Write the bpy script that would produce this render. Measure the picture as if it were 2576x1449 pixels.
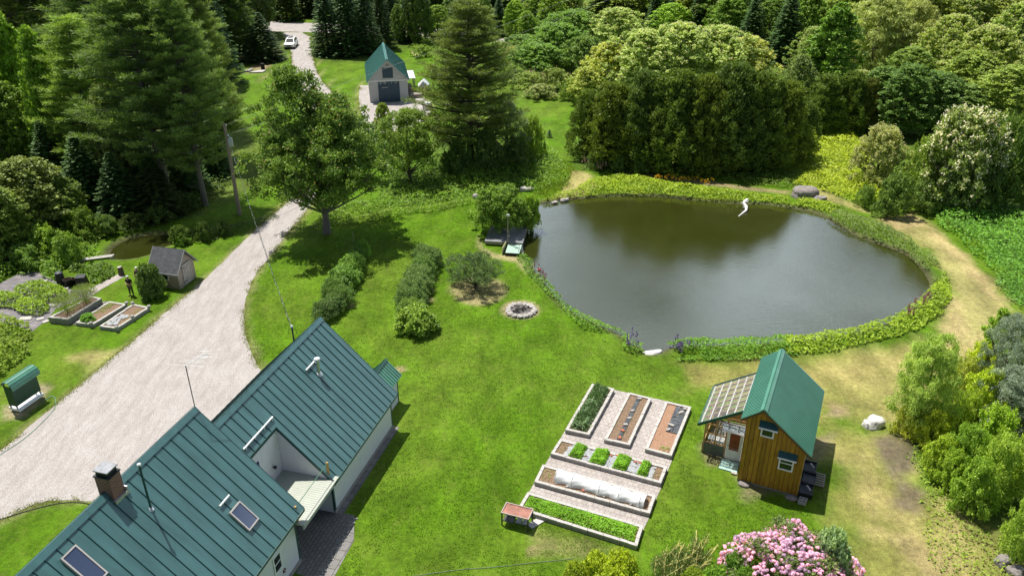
import bpy, math, random
import numpy as np
from mathutils import Vector, Matrix

for o in list(bpy.data.objects): bpy.data.objects.remove(o)
scene = bpy.context.scene
COL = scene.collection
R = math.radians

# ---------------------------------------------------------------- camera
F_PX, PITCH, CAM_H = 2031.4, R(27.81), 30.0
cam_d = bpy.data.cameras.new('camera')
cam = bpy.data.objects.new('camera', cam_d); COL.objects.link(cam)
cam.location = (0, 0, CAM_H); cam.rotation_euler = (math.pi/2 - PITCH, 0, 0)
cam_d.sensor_width = 36; cam_d.lens = 36*F_PX/2576
cam_d.clip_start = 0.5; cam_d.clip_end = 3000
scene.camera = cam

# ---------------------------------------------------------------- sun, sky, exposure
SUN = Vector((-.29, .30, 1.0)).normalized()
sun_el = math.asin(SUN.z); sun_az = math.atan2(SUN.x, SUN.y)
w = bpy.data.worlds.new('World'); scene.world = w; w.use_nodes = True
nt = w.node_tree; nt.nodes.clear()
def N(nt, t, **k):
    n = nt.nodes.new(t)
    for a, b in k.items(): setattr(n, a, b)
    return n
sky = N(nt, 'ShaderNodeTexSky', sky_type='NISHITA', sun_disc=False)
sky.sun_elevation = sun_el; sky.sun_rotation = sun_az; sky.air_density = 1.0; sky.dust_density = 1.6
bg = N(nt, 'ShaderNodeBackground'); bg.inputs[1].default_value = 0.05
tc = N(nt, 'ShaderNodeTexCoord'); mp = N(nt, 'ShaderNodeMapping'); mp.inputs['Scale'].default_value = (1, 1, 2.0)
cn = N(nt, 'ShaderNodeTexNoise'); cn.inputs['Scale'].default_value = 4.6; cn.inputs['Detail'].default_value = 7; cn.inputs['Roughness'].default_value = .55
cr = N(nt, 'ShaderNodeMapRange'); cr.inputs[1].default_value = .43; cr.inputs[2].default_value = .60
mx = N(nt, 'ShaderNodeMix', data_type='RGBA'); mx.inputs[7].default_value = (40, 47, 54, 1)
out = N(nt, 'ShaderNodeOutputWorld')
L = nt.links.new
L(tc.outputs['Generated'], mp.inputs[0]); L(mp.outputs[0], cn.inputs[0]); L(cn.outputs[0], cr.inputs[0])
# unseen cloud bank low ahead, shaped and brightened for the pond reflection; clear above
sz = N(nt, 'ShaderNodeSeparateXYZ'); L(tc.outputs['Generated'], sz.inputs[0])
lo = N(nt, 'ShaderNodeMapRange'); lo.inputs[1].default_value = .50; lo.inputs[2].default_value = .72; lo.inputs[3].default_value = 1; lo.inputs[4].default_value = .12
L(sz.outputs[2], lo.inputs[0]); cm = N(nt, 'ShaderNodeMath', operation='MULTIPLY'); L(cr.outputs[0], cm.inputs[0]); L(lo.outputs[0], cm.inputs[1])
no = N(nt, 'ShaderNodeMapRange'); no.inputs[1].default_value = -.1; no.inputs[2].default_value = .45; no.inputs[3].default_value = .1; no.inputs[4].default_value = 1; L(sz.outputs[1], no.inputs[0])
cm2 = N(nt, 'ShaderNodeMath', operation='MULTIPLY'); L(cm.outputs[0], cm2.inputs[0]); L(no.outputs[0], cm2.inputs[1])
L(sky.outputs[0], mx.inputs[6]); L(cm2.outputs[0], mx.inputs[0]); L(mx.outputs[2], bg.inputs[0]); L(bg.outputs[0], out.inputs[0])
sd = bpy.data.lights.new('sun', 'SUN'); so = bpy.data.objects.new('sun', sd); COL.objects.link(so)
sd.energy = 5.0; sd.angle = R(.53); sd.color = (1, .955, .88)
so.rotation_euler = SUN.to_track_quat('Z', 'Y').to_euler(); so.location = (0, 0, 60)
scene.view_settings.view_transform = 'Standard'; scene.view_settings.look = 'None'
scene.view_settings.exposure = 0.36; scene.view_settings.gamma = 1
scene.render.engine = 'CYCLES'
scene.cycles.max_bounces = 7; scene.cycles.diffuse_bounces = 3; scene.cycles.transparent_max_bounces = 8
scene.cycles.glossy_bounces = 3; scene.cycles.transmission_bounces = 4

# ---------------------------------------------------------------- plan helpers: a sight line of the survey photograph meets the ground
def at(px, py, z=0.0):
    a = (px-1288)/F_PX; b = -(py-724.5)/F_PX
    d = (a, math.cos(PITCH)+b*math.sin(PITCH), -math.sin(PITCH)+b*math.cos(PITCH))
    t = (z-CAM_H)/d[2]
    return Vector((d[0]*t, d[1]*t, z))
def project(p):
    X, Y, Z = p[0], p[1], p[2]-CAM_H
    y = Y*math.sin(PITCH)+Z*math.cos(PITCH); z = Y*math.cos(PITCH)-Z*math.sin(PITCH)
    return 1288+F_PX*X/z, 724.5-F_PX*y/z, z
def height_at(g, py):
    # the height above ground point g whose top stands at row py
    b = -(py-724.5)/F_PX
    dy = math.cos(PITCH)+b*math.sin(PITCH); dz = -math.sin(PITCH)+b*math.cos(PITCH)
    return CAM_H + g[1]*dz/dy

# ---------------------------------------------------------------- object helpers
def tag(o, label=None, cat=None, group=None, kind=None):
    if label: o['label'] = label
    if cat: o['category'] = cat
    if group: o['group'] = group
    if kind: o['kind'] = kind
    return o
def empty(name, loc=(0, 0, 0), rz=0.0):
    o = bpy.data.objects.new(name, None); COL.objects.link(o)
    o.location = loc; o.rotation_euler = (0, 0, rz); o.empty_display_size = .3
    return o
def link(name, me, parent=None, loc=None):
    o = bpy.data.objects.new(name, me); COL.objects.link(o)
    if parent is not None: o.parent = parent
    if loc is not None: o.location = loc
    return o
def copy_tree(o, parent=None, kids=None):
    c = o.copy(); COL.objects.link(c); c.parent = parent
    for ch in [x for x in o.children]: copy_tree(ch, c)
    return c

class MB:
    """collects simple shapes into one mesh"""
    def __init__(s, frame=None): s.v = []; s.f = []; s.m = []; s.frame = frame; s.smooth = []
    def add(s, vs, fs, m=0, smooth=False):
        b = len(s.v)
        for p in vs: s.v.append(tuple(p))
        for f in fs: s.f.append(tuple(b+i for i in f)); s.m.append(m); s.smooth.append(smooth)
    def box(s, x0, x1, y0, y1, z0, z1, m=0):
        v = [(x0,y0,z0),(x1,y0,z0),(x1,y1,z0),(x0,y1,z0),(x0,y0,z1),(x1,y0,z1),(x1,y1,z1),(x0,y1,z1)]
        s.add(v, [(0,3,2,1),(4,5,6,7),(0,1,5,4),(1,2,6,5),(2,3,7,6),(3,0,4,7)], m)
    def obox(s, c, ex, ey, ez, hx, hy, hz, m=0):
        c = Vector(c); ex = Vector(ex).normalized()*hx; ey = Vector(ey).normalized()*hy; ez = Vector(ez).normalized()*hz
        v = [c-ex-ey-ez, c+ex-ey-ez, c+ex+ey-ez, c-ex+ey-ez, c-ex-ey+ez, c+ex-ey+ez, c+ex+ey+ez, c-ex+ey+ez]
        s.add(v, [(0,3,2,1),(4,5,6,7),(0,1,5,4),(1,2,6,5),(2,3,7,6),(3,0,4,7)], m)
    def prism(s, pts, off, m=0):
        """polygon pts extruded by vector off"""
        n = len(pts); off = Vector(off); P = [Vector(p) for p in pts]
        s.add(P+[p+off for p in P], [tuple(range(n))[::-1], tuple(range(n, 2*n))]+[(i, (i+1) % n, n+(i+1) % n, n+i) for i in range(n)], m)
    def tube(s, pts, rad, n=8, m=0, cap=True, smooth=True):
        P = [Vector(p) for p in pts]
        if not isinstance(rad, (list, tuple)): rad = [rad]*len(P)
        rings = []; ref = None
        for i, p in enumerate(P):
            d = (P[min(i+1, len(P)-1)]-P[max(i-1, 0)])
            d = d.normalized() if d.length > 1e-9 else Vector((0, 0, 1))
            if ref is None: ref = Vector((1, 0, 0)) if abs(d.x) < .8 else Vector((0, 1, 0))
            a = (ref-d*ref.dot(d)).normalized(); ref = a; b = d.cross(a)
            rings.append([p+(a*math.cos(2*math.pi*k/n)+b*math.sin(2*math.pi*k/n))*rad[i] for k in range(n)])
        vs = [q for r in rings for q in r]; fs = []
        for i in range(len(P)-1):
            for k in range(n):
                fs.append((i*n+k, i*n+(k+1) % n, (i+1)*n+(k+1) % n, (i+1)*n+k))
        s.add(vs, fs, m, smooth)
        if cap:
            s.add(rings[0][::-1], [tuple(range(n))], m); s.add(rings[-1], [tuple(range(n))], m)
    def lathe(s, prof, c=(0, 0, 0), n=16, m=0, smooth=True):
        c = Vector(c); vs = []
        for r, z in prof:
            for k in range(n): vs.append(c+Vector((r*math.cos(2*math.pi*k/n), r*math.sin(2*math.pi*k/n), z)))
        fs = [(i*n+k, i*n+(k+1) % n, (i+1)*n+(k+1) % n, (i+1)*n+k) for i in range(len(prof)-1) for k in range(n)]
        s.add(vs, fs, m, smooth)
    def build(s, name, mats, parent=None, bevel=0):
        me = bpy.data.meshes.new(name); me.from_pydata([tuple(p) for p in s.v], [], s.f)
        if not isinstance(mats, (list, tuple)): mats = [mats]
        for m in mats: me.materials.append(m)
        me.polygons.foreach_set('material_index', s.m); me.polygons.foreach_set('use_smooth', s.smooth)
        me.update()
        o = link(name, me, parent)
        if bevel:
            b = o.modifiers.new('bevel', 'BEVEL'); b.width = bevel; b.segments = 2; b.limit_method = 'ANGLE'; b.angle_limit = R(40)
        return o

# ---------------------------------------------------------------- materials
MATS = {}
def newmat(name):
    m = bpy.data.materials.new(name); m.use_nodes = True
    nt = m.node_tree; nt.nodes.clear()
    o = N(nt, 'ShaderNodeOutputMaterial'); b = N(nt, 'ShaderNodeBsdfPrincipled')
    nt.links.new(b.outputs[0], o.inputs[0]); MATS[name] = m
    return m, nt, b, o
def noise(nt, scale, detail=4, rough=.6, coord='Object', vec=None, stretch=None):
    n = N(nt, 'ShaderNodeTexNoise'); n.inputs['Scale'].default_value = scale
    n.inputs['Detail'].default_value = detail; n.inputs['Roughness'].default_value = rough
    if vec is None:
        t = N(nt, 'ShaderNodeTexCoord'); vec = t.outputs[coord]
    if stretch:
        mm = N(nt, 'ShaderNodeMapping'); mm.inputs['Scale'].default_value = stretch
        nt.links.new(vec, mm.inputs[0]); vec = mm.outputs[0]
    nt.links.new(vec, n.inputs['Vector'])
    return n
def ramp(nt, src, stops):
    r = N(nt, 'ShaderNodeValToRGB'); e = r.color_ramp.elements
    while len(e) < len(stops): e.new(.5)
    for i, (p, c) in enumerate(stops): e[i].position = p; e[i].color = tuple(c)+((1,) if len(c) == 3 else ())
    nt.links.new(src, r.inputs[0]); return r
def bump(nt, b, src, strength=.3, dist=.02):
    u = N(nt, 'ShaderNodeBump'); u.inputs['Strength'].default_value = strength; u.inputs['Distance'].default_value = dist
    nt.links.new(src, u.inputs['Height']); nt.links.new(u.outputs[0], b.inputs['Normal']); return u
def mat(name, col, rough=.7, var=.25, scale=6, metal=0, bmp=.2, bd=.01, spec=.4, stretch=None, detail=5, col2=None, coord='Object'):
    """plain surface with mottled colour and a little relief"""
    if name in MATS: return MATS[name]
    m, nt, b, o = newmat(name)
    c = Vector(col[:3]); lo = tuple(c*(1-var)); hi = tuple(Vector(col2) if col2 else c*(1+var))
    n = noise(nt, scale, detail, stretch=stretch, coord=coord)
    r = ramp(nt, n.outputs[0], [(.3, lo), (.5, tuple(c)), (.72, hi)])
    nt.links.new(r.outputs[0], b.inputs['Base Color'])
    b.inputs['Roughness'].default_value = rough; b.inputs['Metallic'].default_value = metal
    b.inputs['Specular IOR Level'].default_value = spec
    if bmp: bump(nt, b, n.outputs[0], bmp, bd)
    return m

m_teal = mat('teal_metal_roof', (.050, .128, .130), .40, .20, .9, bmp=.06, bd=.02, spec=.5, detail=7, stretch=(2.5, .6, .6))
m_teal_dark = mat('dark_teal_trim_seam_shade', (.022, .072, .072), .45, .1, 3, bmp=0)  # trim colour; on roof seams it paints in their shadow lines
m_green = mat('green_metal_roof', (.068, .22, .15), .42, .18, 1.2, bmp=.0, spec=.5, detail=7)
m_green_dark = mat('dark_green_trim_seam_shade', (.02, .085, .06), .45, .1, 3, bmp=0)
m_bgreen = mat('barn_green_roof', (.065, .21, .18), .40, .14, .8, bmp=0, spec=.6)
m_white = mat('white_paint', (.76, .76, .77), .6, .05, 3, bmp=.0)
m_galv = mat('galvanised_steel', (.6, .61, .63), .35, .1, 9, metal=.7, bmp=0)
m_galvw = mat('white_galvanised_sheet', (.74, .75, .76), .4, .08, 9, metal=.2, bmp=0)
m_black = mat('black_plastic', (.02, .02, .022), .45, .2, 8, bmp=.1)
m_dark = mat('dark_interior', (.018, .016, .014), .8, .3, 4, bmp=0)
m_conc = mat('pale_concrete_block', (.44, .42, .39), .85, .16, 9, bmp=.5, bd=.008)
m_concd = mat('grey_concrete_block', (.27, .255, .235), .88, .2, 9, bmp=.5, bd=.008)
m_wstone = mat('white_boulder_stone', (.56, .54, .52), .85, .25, 3, bmp=.9, bd=.04)
m_stone = mat('pale_fieldstone', (.38, .355, .33), .85, .3, 5, bmp=.8, bd=.03)
m_stone2 = mat('grey_fieldstone', (.24, .215, .20), .9, .35, 3.5, bmp=1, bd=.05)
m_soil = mat('garden_soil', (.19, .125, .08), .95, .3, 14, bmp=.9, bd=.03, col2=(.36, .25, .16))
m_bark = mat('bark', (.10, .078, .06), .95, .4, 5, bmp=1, bd=.03, stretch=(3, 3, .6))
m_barkg = mat('grey_bark', (.17, .15, .13), .95, .35, 5, bmp=1, bd=.03, stretch=(3, 3, .6))
m_cedarw = mat('weathered_grey_boards', (.30, .26, .21), .85, .35, 3, bmp=.4, stretch=(9, 9, .5), col2=(.46, .41, .34))
m_pole = mat('weathered_pole_wood', (.30, .245, .19), .9, .3, 3, bmp=.3, stretch=(12, 12, .5))
m_ywood = mat('yellow_pine_wood', (.50, .27, .08), .6, .3, 4, bmp=.2, stretch=(8, 8, .6))
m_glassd = None
def glassmat(name, col, rough=.06):
    m, nt, b, o = newmat(name); b.inputs['Base Color'].default_value = (*col, 1)
    b.inputs['Roughness'].default_value = rough; b.inputs['Specular IOR Level'].default_value = .8
    return m
m_glass = glassmat('dark_window_glass', (.012, .018, .016)); m_skyglass = glassmat('blue_skylight_glass', (.03, .045, .10), .12)

def siding(name, col, step, axis=2, depth=.012, groove=.10, var=.04):
    """painted boards laid in rows; the lap is real relief through bump"""
    m, nt, b, o = newmat(name)
    t = N(nt, 'ShaderNodeTexCoord'); sx = N(nt, 'ShaderNodeSeparateXYZ'); nt.links.new(t.outputs['Object'], sx.inputs[0])
    a = N(nt, 'ShaderNodeMath', operation='MULTIPLY'); a.inputs[1].default_value = 1/step; nt.links.new(sx.outputs[axis], a.inputs[0])
    fr = N(nt, 'ShaderNodeMath', operation='FRACT'); nt.links.new(a.outputs[0], fr.inputs[0])
    g = ramp(nt, fr.outputs[0], [(0, (0, 0, 0)), (groove, (1, 1, 1)), (1.0, (.75, .75, .75))])
    n = noise(nt, 2.5, 5)
    c = ramp(nt, n.outputs[0], [(.3, tuple(Vector(col)*(1-var))), (.7, tuple(Vector(col)*(1+var)))])
    nt.links.new(c.outputs[0], b.inputs['Base Color']); b.inputs['Roughness'].default_value = .55
    bump(nt, b, g.outputs[0], 1.0, depth)
    return m
m_siding = siding('white_lap_siding', (.66, .66, .71), .115)
m_board_white = siding('pale_vertical_boards', (.50, .50, .53), .22, axis=0, depth=.02, groove=.12)
m_deck = siding('pale_green_deck_boards', (.40, .425, .36), .145, axis=0, depth=.02, groove=.14, var=.06)
# ---------------------------------------------------------------- ground: one sheet with pond hollows, out past the trees
def W(pts, z=0): return np.array([[*at(x, y, z)[:2]] for x, y in pts])
POND = [(1318,640),(1320,600),(1333,560),(1350,525),(1365,512),(1400,506),(1438,502),(1537,496),(1657,495),(1747,506),(1852,515),(1927,516),(2032,531),(2077,548),(2134,586),(2217,618),(2284,640),(2330,690),(2344,726),(2325,756),(2284,785),(2234,813),(2151,838),(2051,853),(1917,864),(1800,868),(1717,870),(1680,876),(1664,890),(1628,890),(1612,875),(1559,842),(1492,812),(1425,778),(1392,738),(1359,698),(1332,660)]
POOL2 = [(270,645),(290,618),(330,600),(380,592),(440,592),(455,600),(440,615),(400,625),(380,640),(340,652),(300,655)]
def smooth_poly(P, it=2):
    for _ in range(it):
        Q = []
        for i in range(len(P)):
            a, b = P[i], P[(i+1) % len(P)]
            Q += [a*.75+b*.25, a*.25+b*.75]
        P = np.array(Q)
    return P
def sdist(P, X, Y):
    """signed distance to polygon P (negative inside)"""
    X = np.asarray(X, float); Y = np.asarray(Y, float)
    d = np.full(X.shape, 1e18); ins = np.zeros(X.shape, bool); n = len(P)
    for i in range(n):
        ax, ay = P[i]; bx, by = P[(i+1) % n]; ex, ey = bx-ax, by-ay
        t = np.clip(((X-ax)*ex+(Y-ay)*ey)/(ex*ex+ey*ey+1e-12), 0, 1)
        d = np.minimum(d, (X-ax-t*ex)**2+(Y-ay-t*ey)**2)
        c = ((ay > Y) != (by > Y)) & (X < (bx-ax)*(Y-ay)/(by-ay+1e-12)+ax)
        ins ^= c
    d = np.sqrt(d); return np.where(ins, -d, d)
WZ = -0.22
pondP = smooth_poly(W(POND, WZ)); poolP = smooth_poly(W(POOL2, WZ))
def vnoise(X, Y, s, seed=0):
    """smooth value noise 0..1"""
    rs = np.random.RandomState(seed); T = rs.rand(256, 256)
    x = X/s+1000; y = Y/s+1000; xi = np.floor(x).astype(int); yi = np.floor(y).astype(int)
    fx = x-xi; fy = y-yi; fx = fx*fx*(3-2*fx); fy = fy*fy*(3-2*fy)
    g = lambda a, b: T[a % 256, b % 256]
    return (g(xi, yi)*(1-fx)+g(xi+1, yi)*fx)*(1-fy)+(g(xi, yi+1)*(1-fx)+g(xi+1, yi+1)*fx)*fy
def fbm(X, Y, s, seed=0): return vnoise(X, Y, s, seed)*.5+vnoise(X, Y, s/2, seed+1)*.3+vnoise(X, Y, s/4, seed+2)*.2

def axis_lines(a, b, fine, lo, hi):
    l = list(np.arange(a, b+1e-6, fine)); s = fine; p = a
    left = []
    while p > lo: s = min(s*1.25, 25); p -= s; left.append(p)
    s = fine; p = b; right = []
    while p < hi: s = min(s*1.25, 25); p += s; right.append(p)
    return np.array(left[::-1]+l+right)
gx = axis_lines(-42, 52, .33, -900, 900); gy = axis_lines(24, 100, .33, -300, 1200)
GX, GY = np.meshgrid(gx, gy)
def ground_z(X, Y):
    z = np.zeros(np.shape(X))
    for P, dep in ((pondP, 1.6), (poolP, .7)):
        d = sdist(P, X, Y)+ (fbm(X, Y, 2.2, 5)-.5)*.35
        z = np.where(d < .45, np.minimum(z, np.clip((d-.45)*.5, -dep, 0)), z)
    return z
GZ = ground_z(GX, GY)

# colour zones (what grows or lies there)
LAWN = (.086, .180, .006); LAWNY = (.150, .205, .025); HAY = (.46, .36, .17); DIRT = (.30, .22, .155)
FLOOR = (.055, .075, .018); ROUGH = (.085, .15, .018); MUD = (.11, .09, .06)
colr = np.zeros(GX.shape+(3,)); colr[:] = LAWN
def paint(P, c, soft=.8, amt=1.0, wob=1.2, seed=3):
    global colr
    P = np.array(P); x0, y0 = P.min(0)-6; x1, y1 = P.max(0)+6
    sel = (GX > x0) & (GX < x1) & (GY > y0) & (GY < y1)
    if not sel.any(): return
    X, Y = GX[sel], GY[sel]
    d = sdist(P, X, Y)+(fbm(X, Y, 2.5, seed)-.5)*wob*2
    a = np.clip(.5-d/soft, 0, 1)*amt; a = a[:, None]
    colr[sel] = colr[sel]*(1-a)+np.array(c)*a
# large-scale mottling of the mown grass: greener and yellower areas
m1 = np.clip((fbm(GX, GY, 9, 21)-.42)*3.2, 0, 1)[..., None]*.42
colr = colr*(1-m1)+np.array(LAWNY)*m1
far = np.clip((GY-215)/30, 0, 1)[..., None]; colr = colr*(1-far)+np.array(ROUGH)*far
# woodland floor and rough growth
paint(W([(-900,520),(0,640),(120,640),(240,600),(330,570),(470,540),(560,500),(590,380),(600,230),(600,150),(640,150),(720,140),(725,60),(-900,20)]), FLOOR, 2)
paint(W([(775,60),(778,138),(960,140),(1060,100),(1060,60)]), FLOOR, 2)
paint(W([(500,540),(650,470),(690,420),(660,400),(620,300),(590,300),(560,400)]), (.10, .14, .025), 1.5, .8)
paint(W([(1270,60),(1300,250),(1440,255),(1470,300),(1430,360),(1460,430),(1700,440),(2010,440),(2040,330),(2150,330),(2320,500),(2576,520),(3400,560),(3400,10),(1270,10)]), ROUGH, 2)
paint(W([(1080,340),(1100,480),(1330,470),(1400,400),(1350,370),(1300,340)]), ROUGH, 1)
paint(W([(940,470),(960,520),(1190,500),(1340,470),(1100,420),(960,440)]), ROUGH, 1)
paint(W([(1980,440),(2050,470),(2200,500),(2180,380),(2100,330),(2030,330)]), (.20, .27, .02), 2)
paint(W([(2340,530),(2480,620),(2560,760),(3200,1000),(3400,560),(2576,520)]), (.07, .16, .02), 1)
paint(W([(2360,1449),(2380,1250),(2350,1100),(2380,950),(2576,800),(3200,900),(3200,1700),(2500,1700)]), ROUGH, 2.5)
# dry mown hay round the pond and to the right
paint(W([(2205,548),(2300,528),(2345,575),(2410,625),(2475,690),(2530,765),(2580,810),(2500,880),(2420,900),(2330,870),(2385,800),(2395,740),(2375,685),(2335,625),(2260,582)]), HAY, 1.2, .62, 1.2)
paint(W([(2215,548),(2300,530),(2325,570),(2260,575)]), HAY, .6, .8, .6)
paint(W([(2345,575),(2410,625),(2475,690),(2545,780),(2520,790),(2450,700),(2390,640),(2330,590)]), HAY, .8, .8, .8)
paint(W([(2395,740),(2420,760),(2440,830),(2380,860),(2360,830)]), HAY, .9, .7, 1.)
paint(W([(2000,905),(2200,880),(2320,850),(2400,870),(2350,930),(2200,960),(2050,960)]), (.30, .27, .09), 1.5, .55, 1.5, 12)
paint(W([(2050,940),(2250,880),(2400,850),(2470,870),(2440,1000),(2300,1060),(2100,1010)]), HAY, 2.5, .45, 2.5, 8)
paint(W([(1750,960),(1900,915),(2050,930),(2060,1000),(1900,985)]), (.33, .25, .09), 2.5, .6, 2)
paint(W([(1960,960),(2230,1100),(2350,1250),(2620,1449),(2250,1600),(2080,1400),(2060,1150)]), (.31, .265, .09), 3, .66, 3.5, 9)
paint(W([(2120,1130),(2200,1110),(2230,1230),(2330,1300),(2460,1440),(2380,1449),(2250,1330),(2150,1260)]), HAY, 1.5, .45, 3, 15)
paint(W([(2380,1250),(2420,1290),(2450,1370),(2400,1380),(2370,1300)]), HAY, .7, .6, 1.2, 18)
paint(W([(2080,1010),(2150,1010),(2140,1050),(2070,1050)]), (.42, .30, .20), .6, .9, .8)
paint(W([(2210,1110),(2290,1100),(2300,1180),(2240,1200)]), (.17, .13, .10), .6, .85, .8)
paint(W([(2250,1200),(2320,1240),(2320,1300),(2270,1280)]), (.19, .145, .11), .6, .8, .9)
paint(W([(2200,1330),(2330,1350),(2430,1449),(2330,1449)]), HAY, 1.2, .7, 1.8)
paint(W([(1780,1170),(1850,1160),(1870,1250),(1960,1240),(2010,1260),(2100,1090),(2060,1100),(1860,1060),(1770,1130)]), (.27, .21, .14), .5, .7, .5)
paint(W([(1700,915),(1980,905),(2250,885),(2400,880),(2380,960),(2300,1100),(2120,1010),(1990,980),(1860,985),(1750,960)]), (.34, .28, .10), 2, .5, 2.2, 31)
# paths through rough grass above the pond
paint(W([(1440,430),(1480,440),(1500,470),(1440,500),(1400,500),(1420,470)]), HAY, .8, .65, .8)
paint(W([(1550,432),(1700,445),(1900,472),(1990,480),(1980,490),(1850,475),(1690,455),(1550,440)]), (.33, .24, .14), .6, .8, .3)
paint(W([(2000,470),(2080,480),(2200,540),(2120,520),(2050,500)]), HAY, .8, .6, .6)
# worn rings: apple tree, fire pit, dock, beds
def disc(cx, cy, rx, ry, n=18): return W([(cx+rx*math.cos(t*2*math.pi/n), cy+ry*math.sin(t*2*math.pi/n)) for t in range(n)])
paint(disc(1203, 733, 68, 36), (.33, .27, .14), .5, .85, .5)
paint(disc(1311, 780, 50, 24), (.40, .31, .19), .35, .95, .25)
paint(W([(1205,590),(1215,625),(1250,640),(1310,640),(1335,700),(1300,660),(1240,650),(1200,620)]), (.38, .31, .17), .4, .8, .3)
paint(disc(658, 179, 42, 14), (.30, .20, .14), .8, .95, .5)
for c in ((1087,668),(1078,700),(1078,730),(1080,755),(878,769),(1045,830),(1338,1385),(1005,930)): paint(disc(*c, 13, 7), (.34, .24, .15), .3, .85, .3)
paint(W([(1340,1340),(1560,1380),(1500,1400),(1350,1390)]), (.29, .25, .11), .8, .6, .8)
paint(W([(20,1000),(80,965),(230,930),(250,880),(180,890),(60,950)]), LAWNY, 2, .5, 2)
paint(W([(180,900),(300,870),(310,890),(220,920)]), HAY, .8, .6, 1)
paint(W([(0,1040),(10,1020),(60,1010),(80,960),(130,975),(110,1010),(60,1055),(0,1060)]), (.42, .34, .22), .5, .85, .5)
paint(W([(170,690),(180,820),(370,790),(370,760)]), LAWNY, 2, .3, 2)
# worn, sandy verges of the drive
# pond bed and banks
dp = np.minimum(sdist(pondP, GX, GY), sdist(poolP, GX, GY))
a = np.clip(.9-dp, 0, 1)[..., None]; colr = colr*(1-a)+np.array(MUD)*a
# verges
DRV = [(-700,1700),(-260,1330),(0,1135),(150,1008),(300,888),(400,800),(500,718),(590,632),(650,570),(700,528),(745,490),(765,465),(800,430),(830,390),(828,350),(800,300),(762,240),(745,200),(733,160),(733,130),(724,100),(700,82),(780,82),(783,130),(792,165),(805,200),(830,225),(865,262),(890,292),(912,300),(905,270),(902,240),(908,208),(990,238),(1035,232),(1062,238),(1085,268),(1078,300),(1020,330),(960,345),(930,372),(890,420),(850,455),(800,490),(762,545),(722,590),(682,640),(642,692),(617,750),(612,800),(620,850),(640,905),(670,960),(700,1010),(560,1200),(300,1290),(255,1262),(150,1256),(60,1276),(0,1310),(-300,1450),(-500,1900)]
drvP = W(DRV)
dd = sdist(drvP, GX, GY)+(fbm(GX, GY, 1.5, 33)-.5)*.9
a = np.clip(.55-np.abs(dd)*.9, 0, .75)[..., None]; colr = colr*(1-a)+np.array((.35, .29, .16))*a

def grid_mesh(name, X, Y, Z, keep=None):
    ny, nx = X.shape; idx = np.arange(ny*nx).reshape(ny, nx)
    f = np.stack([idx[:-1, :-1], idx[:-1, 1:], idx[1:, 1:], idx[1:, :-1]], -1).reshape(-1, 4)
    v = np.stack([X, Y, Z], -1).reshape(-1, 3)
    me = bpy.data.meshes.new(name)
    me.vertices.add(len(v)); me.vertices.foreach_set('co', v.astype(np.float32).ravel())
    me.loops.add(len(f)*4); me.loops.foreach_set('vertex_index', f.astype(np.int32).ravel())
    me.polygons.add(len(f)); me.polygons.foreach_set('loop_start', np.arange(0, len(f)*4, 4, dtype=np.int32))
    me.polygons.foreach_set('loop_total', np.full(len(f), 4, np.int32)); me.polygons.foreach_set('use_smooth', np.ones(len(f), bool))
    me.update(calc_edges=True); return me
gme = grid_mesh('ground', GX, GY, GZ)
ca = gme.color_attributes.new('turf', 'FLOAT_COLOR', 'POINT')
ca.data.foreach_set('color', np.concatenate([colr, np.ones(GX.shape+(1,))], -1).astype(np.float32).ravel())
m_ground, nt, b, o = newmat('grass_and_soil')
at_ = N(nt, 'ShaderNodeAttribute', attribute_name='turf')
n1 = noise(nt, 3.2, 8, .8); n2 = noise(nt, .42, 7, .68, stretch=(1, .6, 1)); n3 = noise(nt, 22, 3, .7)
s1 = N(nt, 'ShaderNodeMapRange'); s1.inputs[1].default_value = .36; s1.inputs[2].default_value = .64; s1.inputs[3].default_value = .64; s1.inputs[4].default_value = 1.34
nt.links.new(n1.outputs[0], s1.inputs[0])
s2 = N(nt, 'ShaderNodeMapRange'); s2.inputs[1].default_value = .36; s2.inputs[2].default_value = .64; s2.inputs[3].default_value = .66; s2.inputs[4].default_value = 1.28
nt.links.new(n2.outputs[0], s2.inputs[0])
mu = N(nt, 'ShaderNodeMath', operation='MULTIPLY'); nt.links.new(s1.outputs[0], mu.inputs[0]); nt.links.new(s2.outputs[0], mu.inputs[1])
s3 = N(nt, 'ShaderNodeMapRange'); s3.inputs[1].default_value = .34; s3.inputs[2].default_value = .66; s3.inputs[3].default_value = .55; s3.inputs[4].default_value = 1.45
nt.links.new(n3.outputs[0], s3.inputs[0])
mu2 = N(nt, 'ShaderNodeMath', operation='MULTIPLY'); nt.links.new(mu.outputs[0], mu2.inputs[0]); nt.links.new(s3.outputs[0], mu2.inputs[1])
sc = N(nt, 'ShaderNodeVectorMath', operation='SCALE'); nt.links.new(at_.outputs['Color'], sc.inputs[0]); nt.links.new(mu2.outputs[0], sc.inputs['Scale'])
# thatch showing through in streaks
n4 = noise(nt, .9, 9, .8, stretch=(1, .55, 1)); th = N(nt, 'ShaderNodeMapRange'); th.inputs[1].default_value = .50; th.inputs[2].default_value = .70; th.inputs[4].default_value = .42
nt.links.new(n4.outputs[0], th.inputs[0])
mxx = N(nt, 'ShaderNodeMix', data_type='RGBA'); mxx.inputs[7].default_value = (.21, .24, .045, 1)
nt.links.new(th.outputs[0], mxx.inputs[0]); nt.links.new(sc.outputs[0], mxx.inputs[6]); nt.links.new(mxx.outputs[2], b.inputs['Base Color'])
b.inputs['Roughness'].default_value = .95; b.inputs['Specular IOR Level'].default_value = .12
bb = N(nt, 'ShaderNodeMath', operation='ADD'); nt.links.new(n1.outputs[0], bb.inputs[0]); nt.links.new(n3.outputs[0], bb.inputs[1])
bump(nt, b, bb.outputs[0], .9, .06)
gme.materials.append(m_ground)
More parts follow.
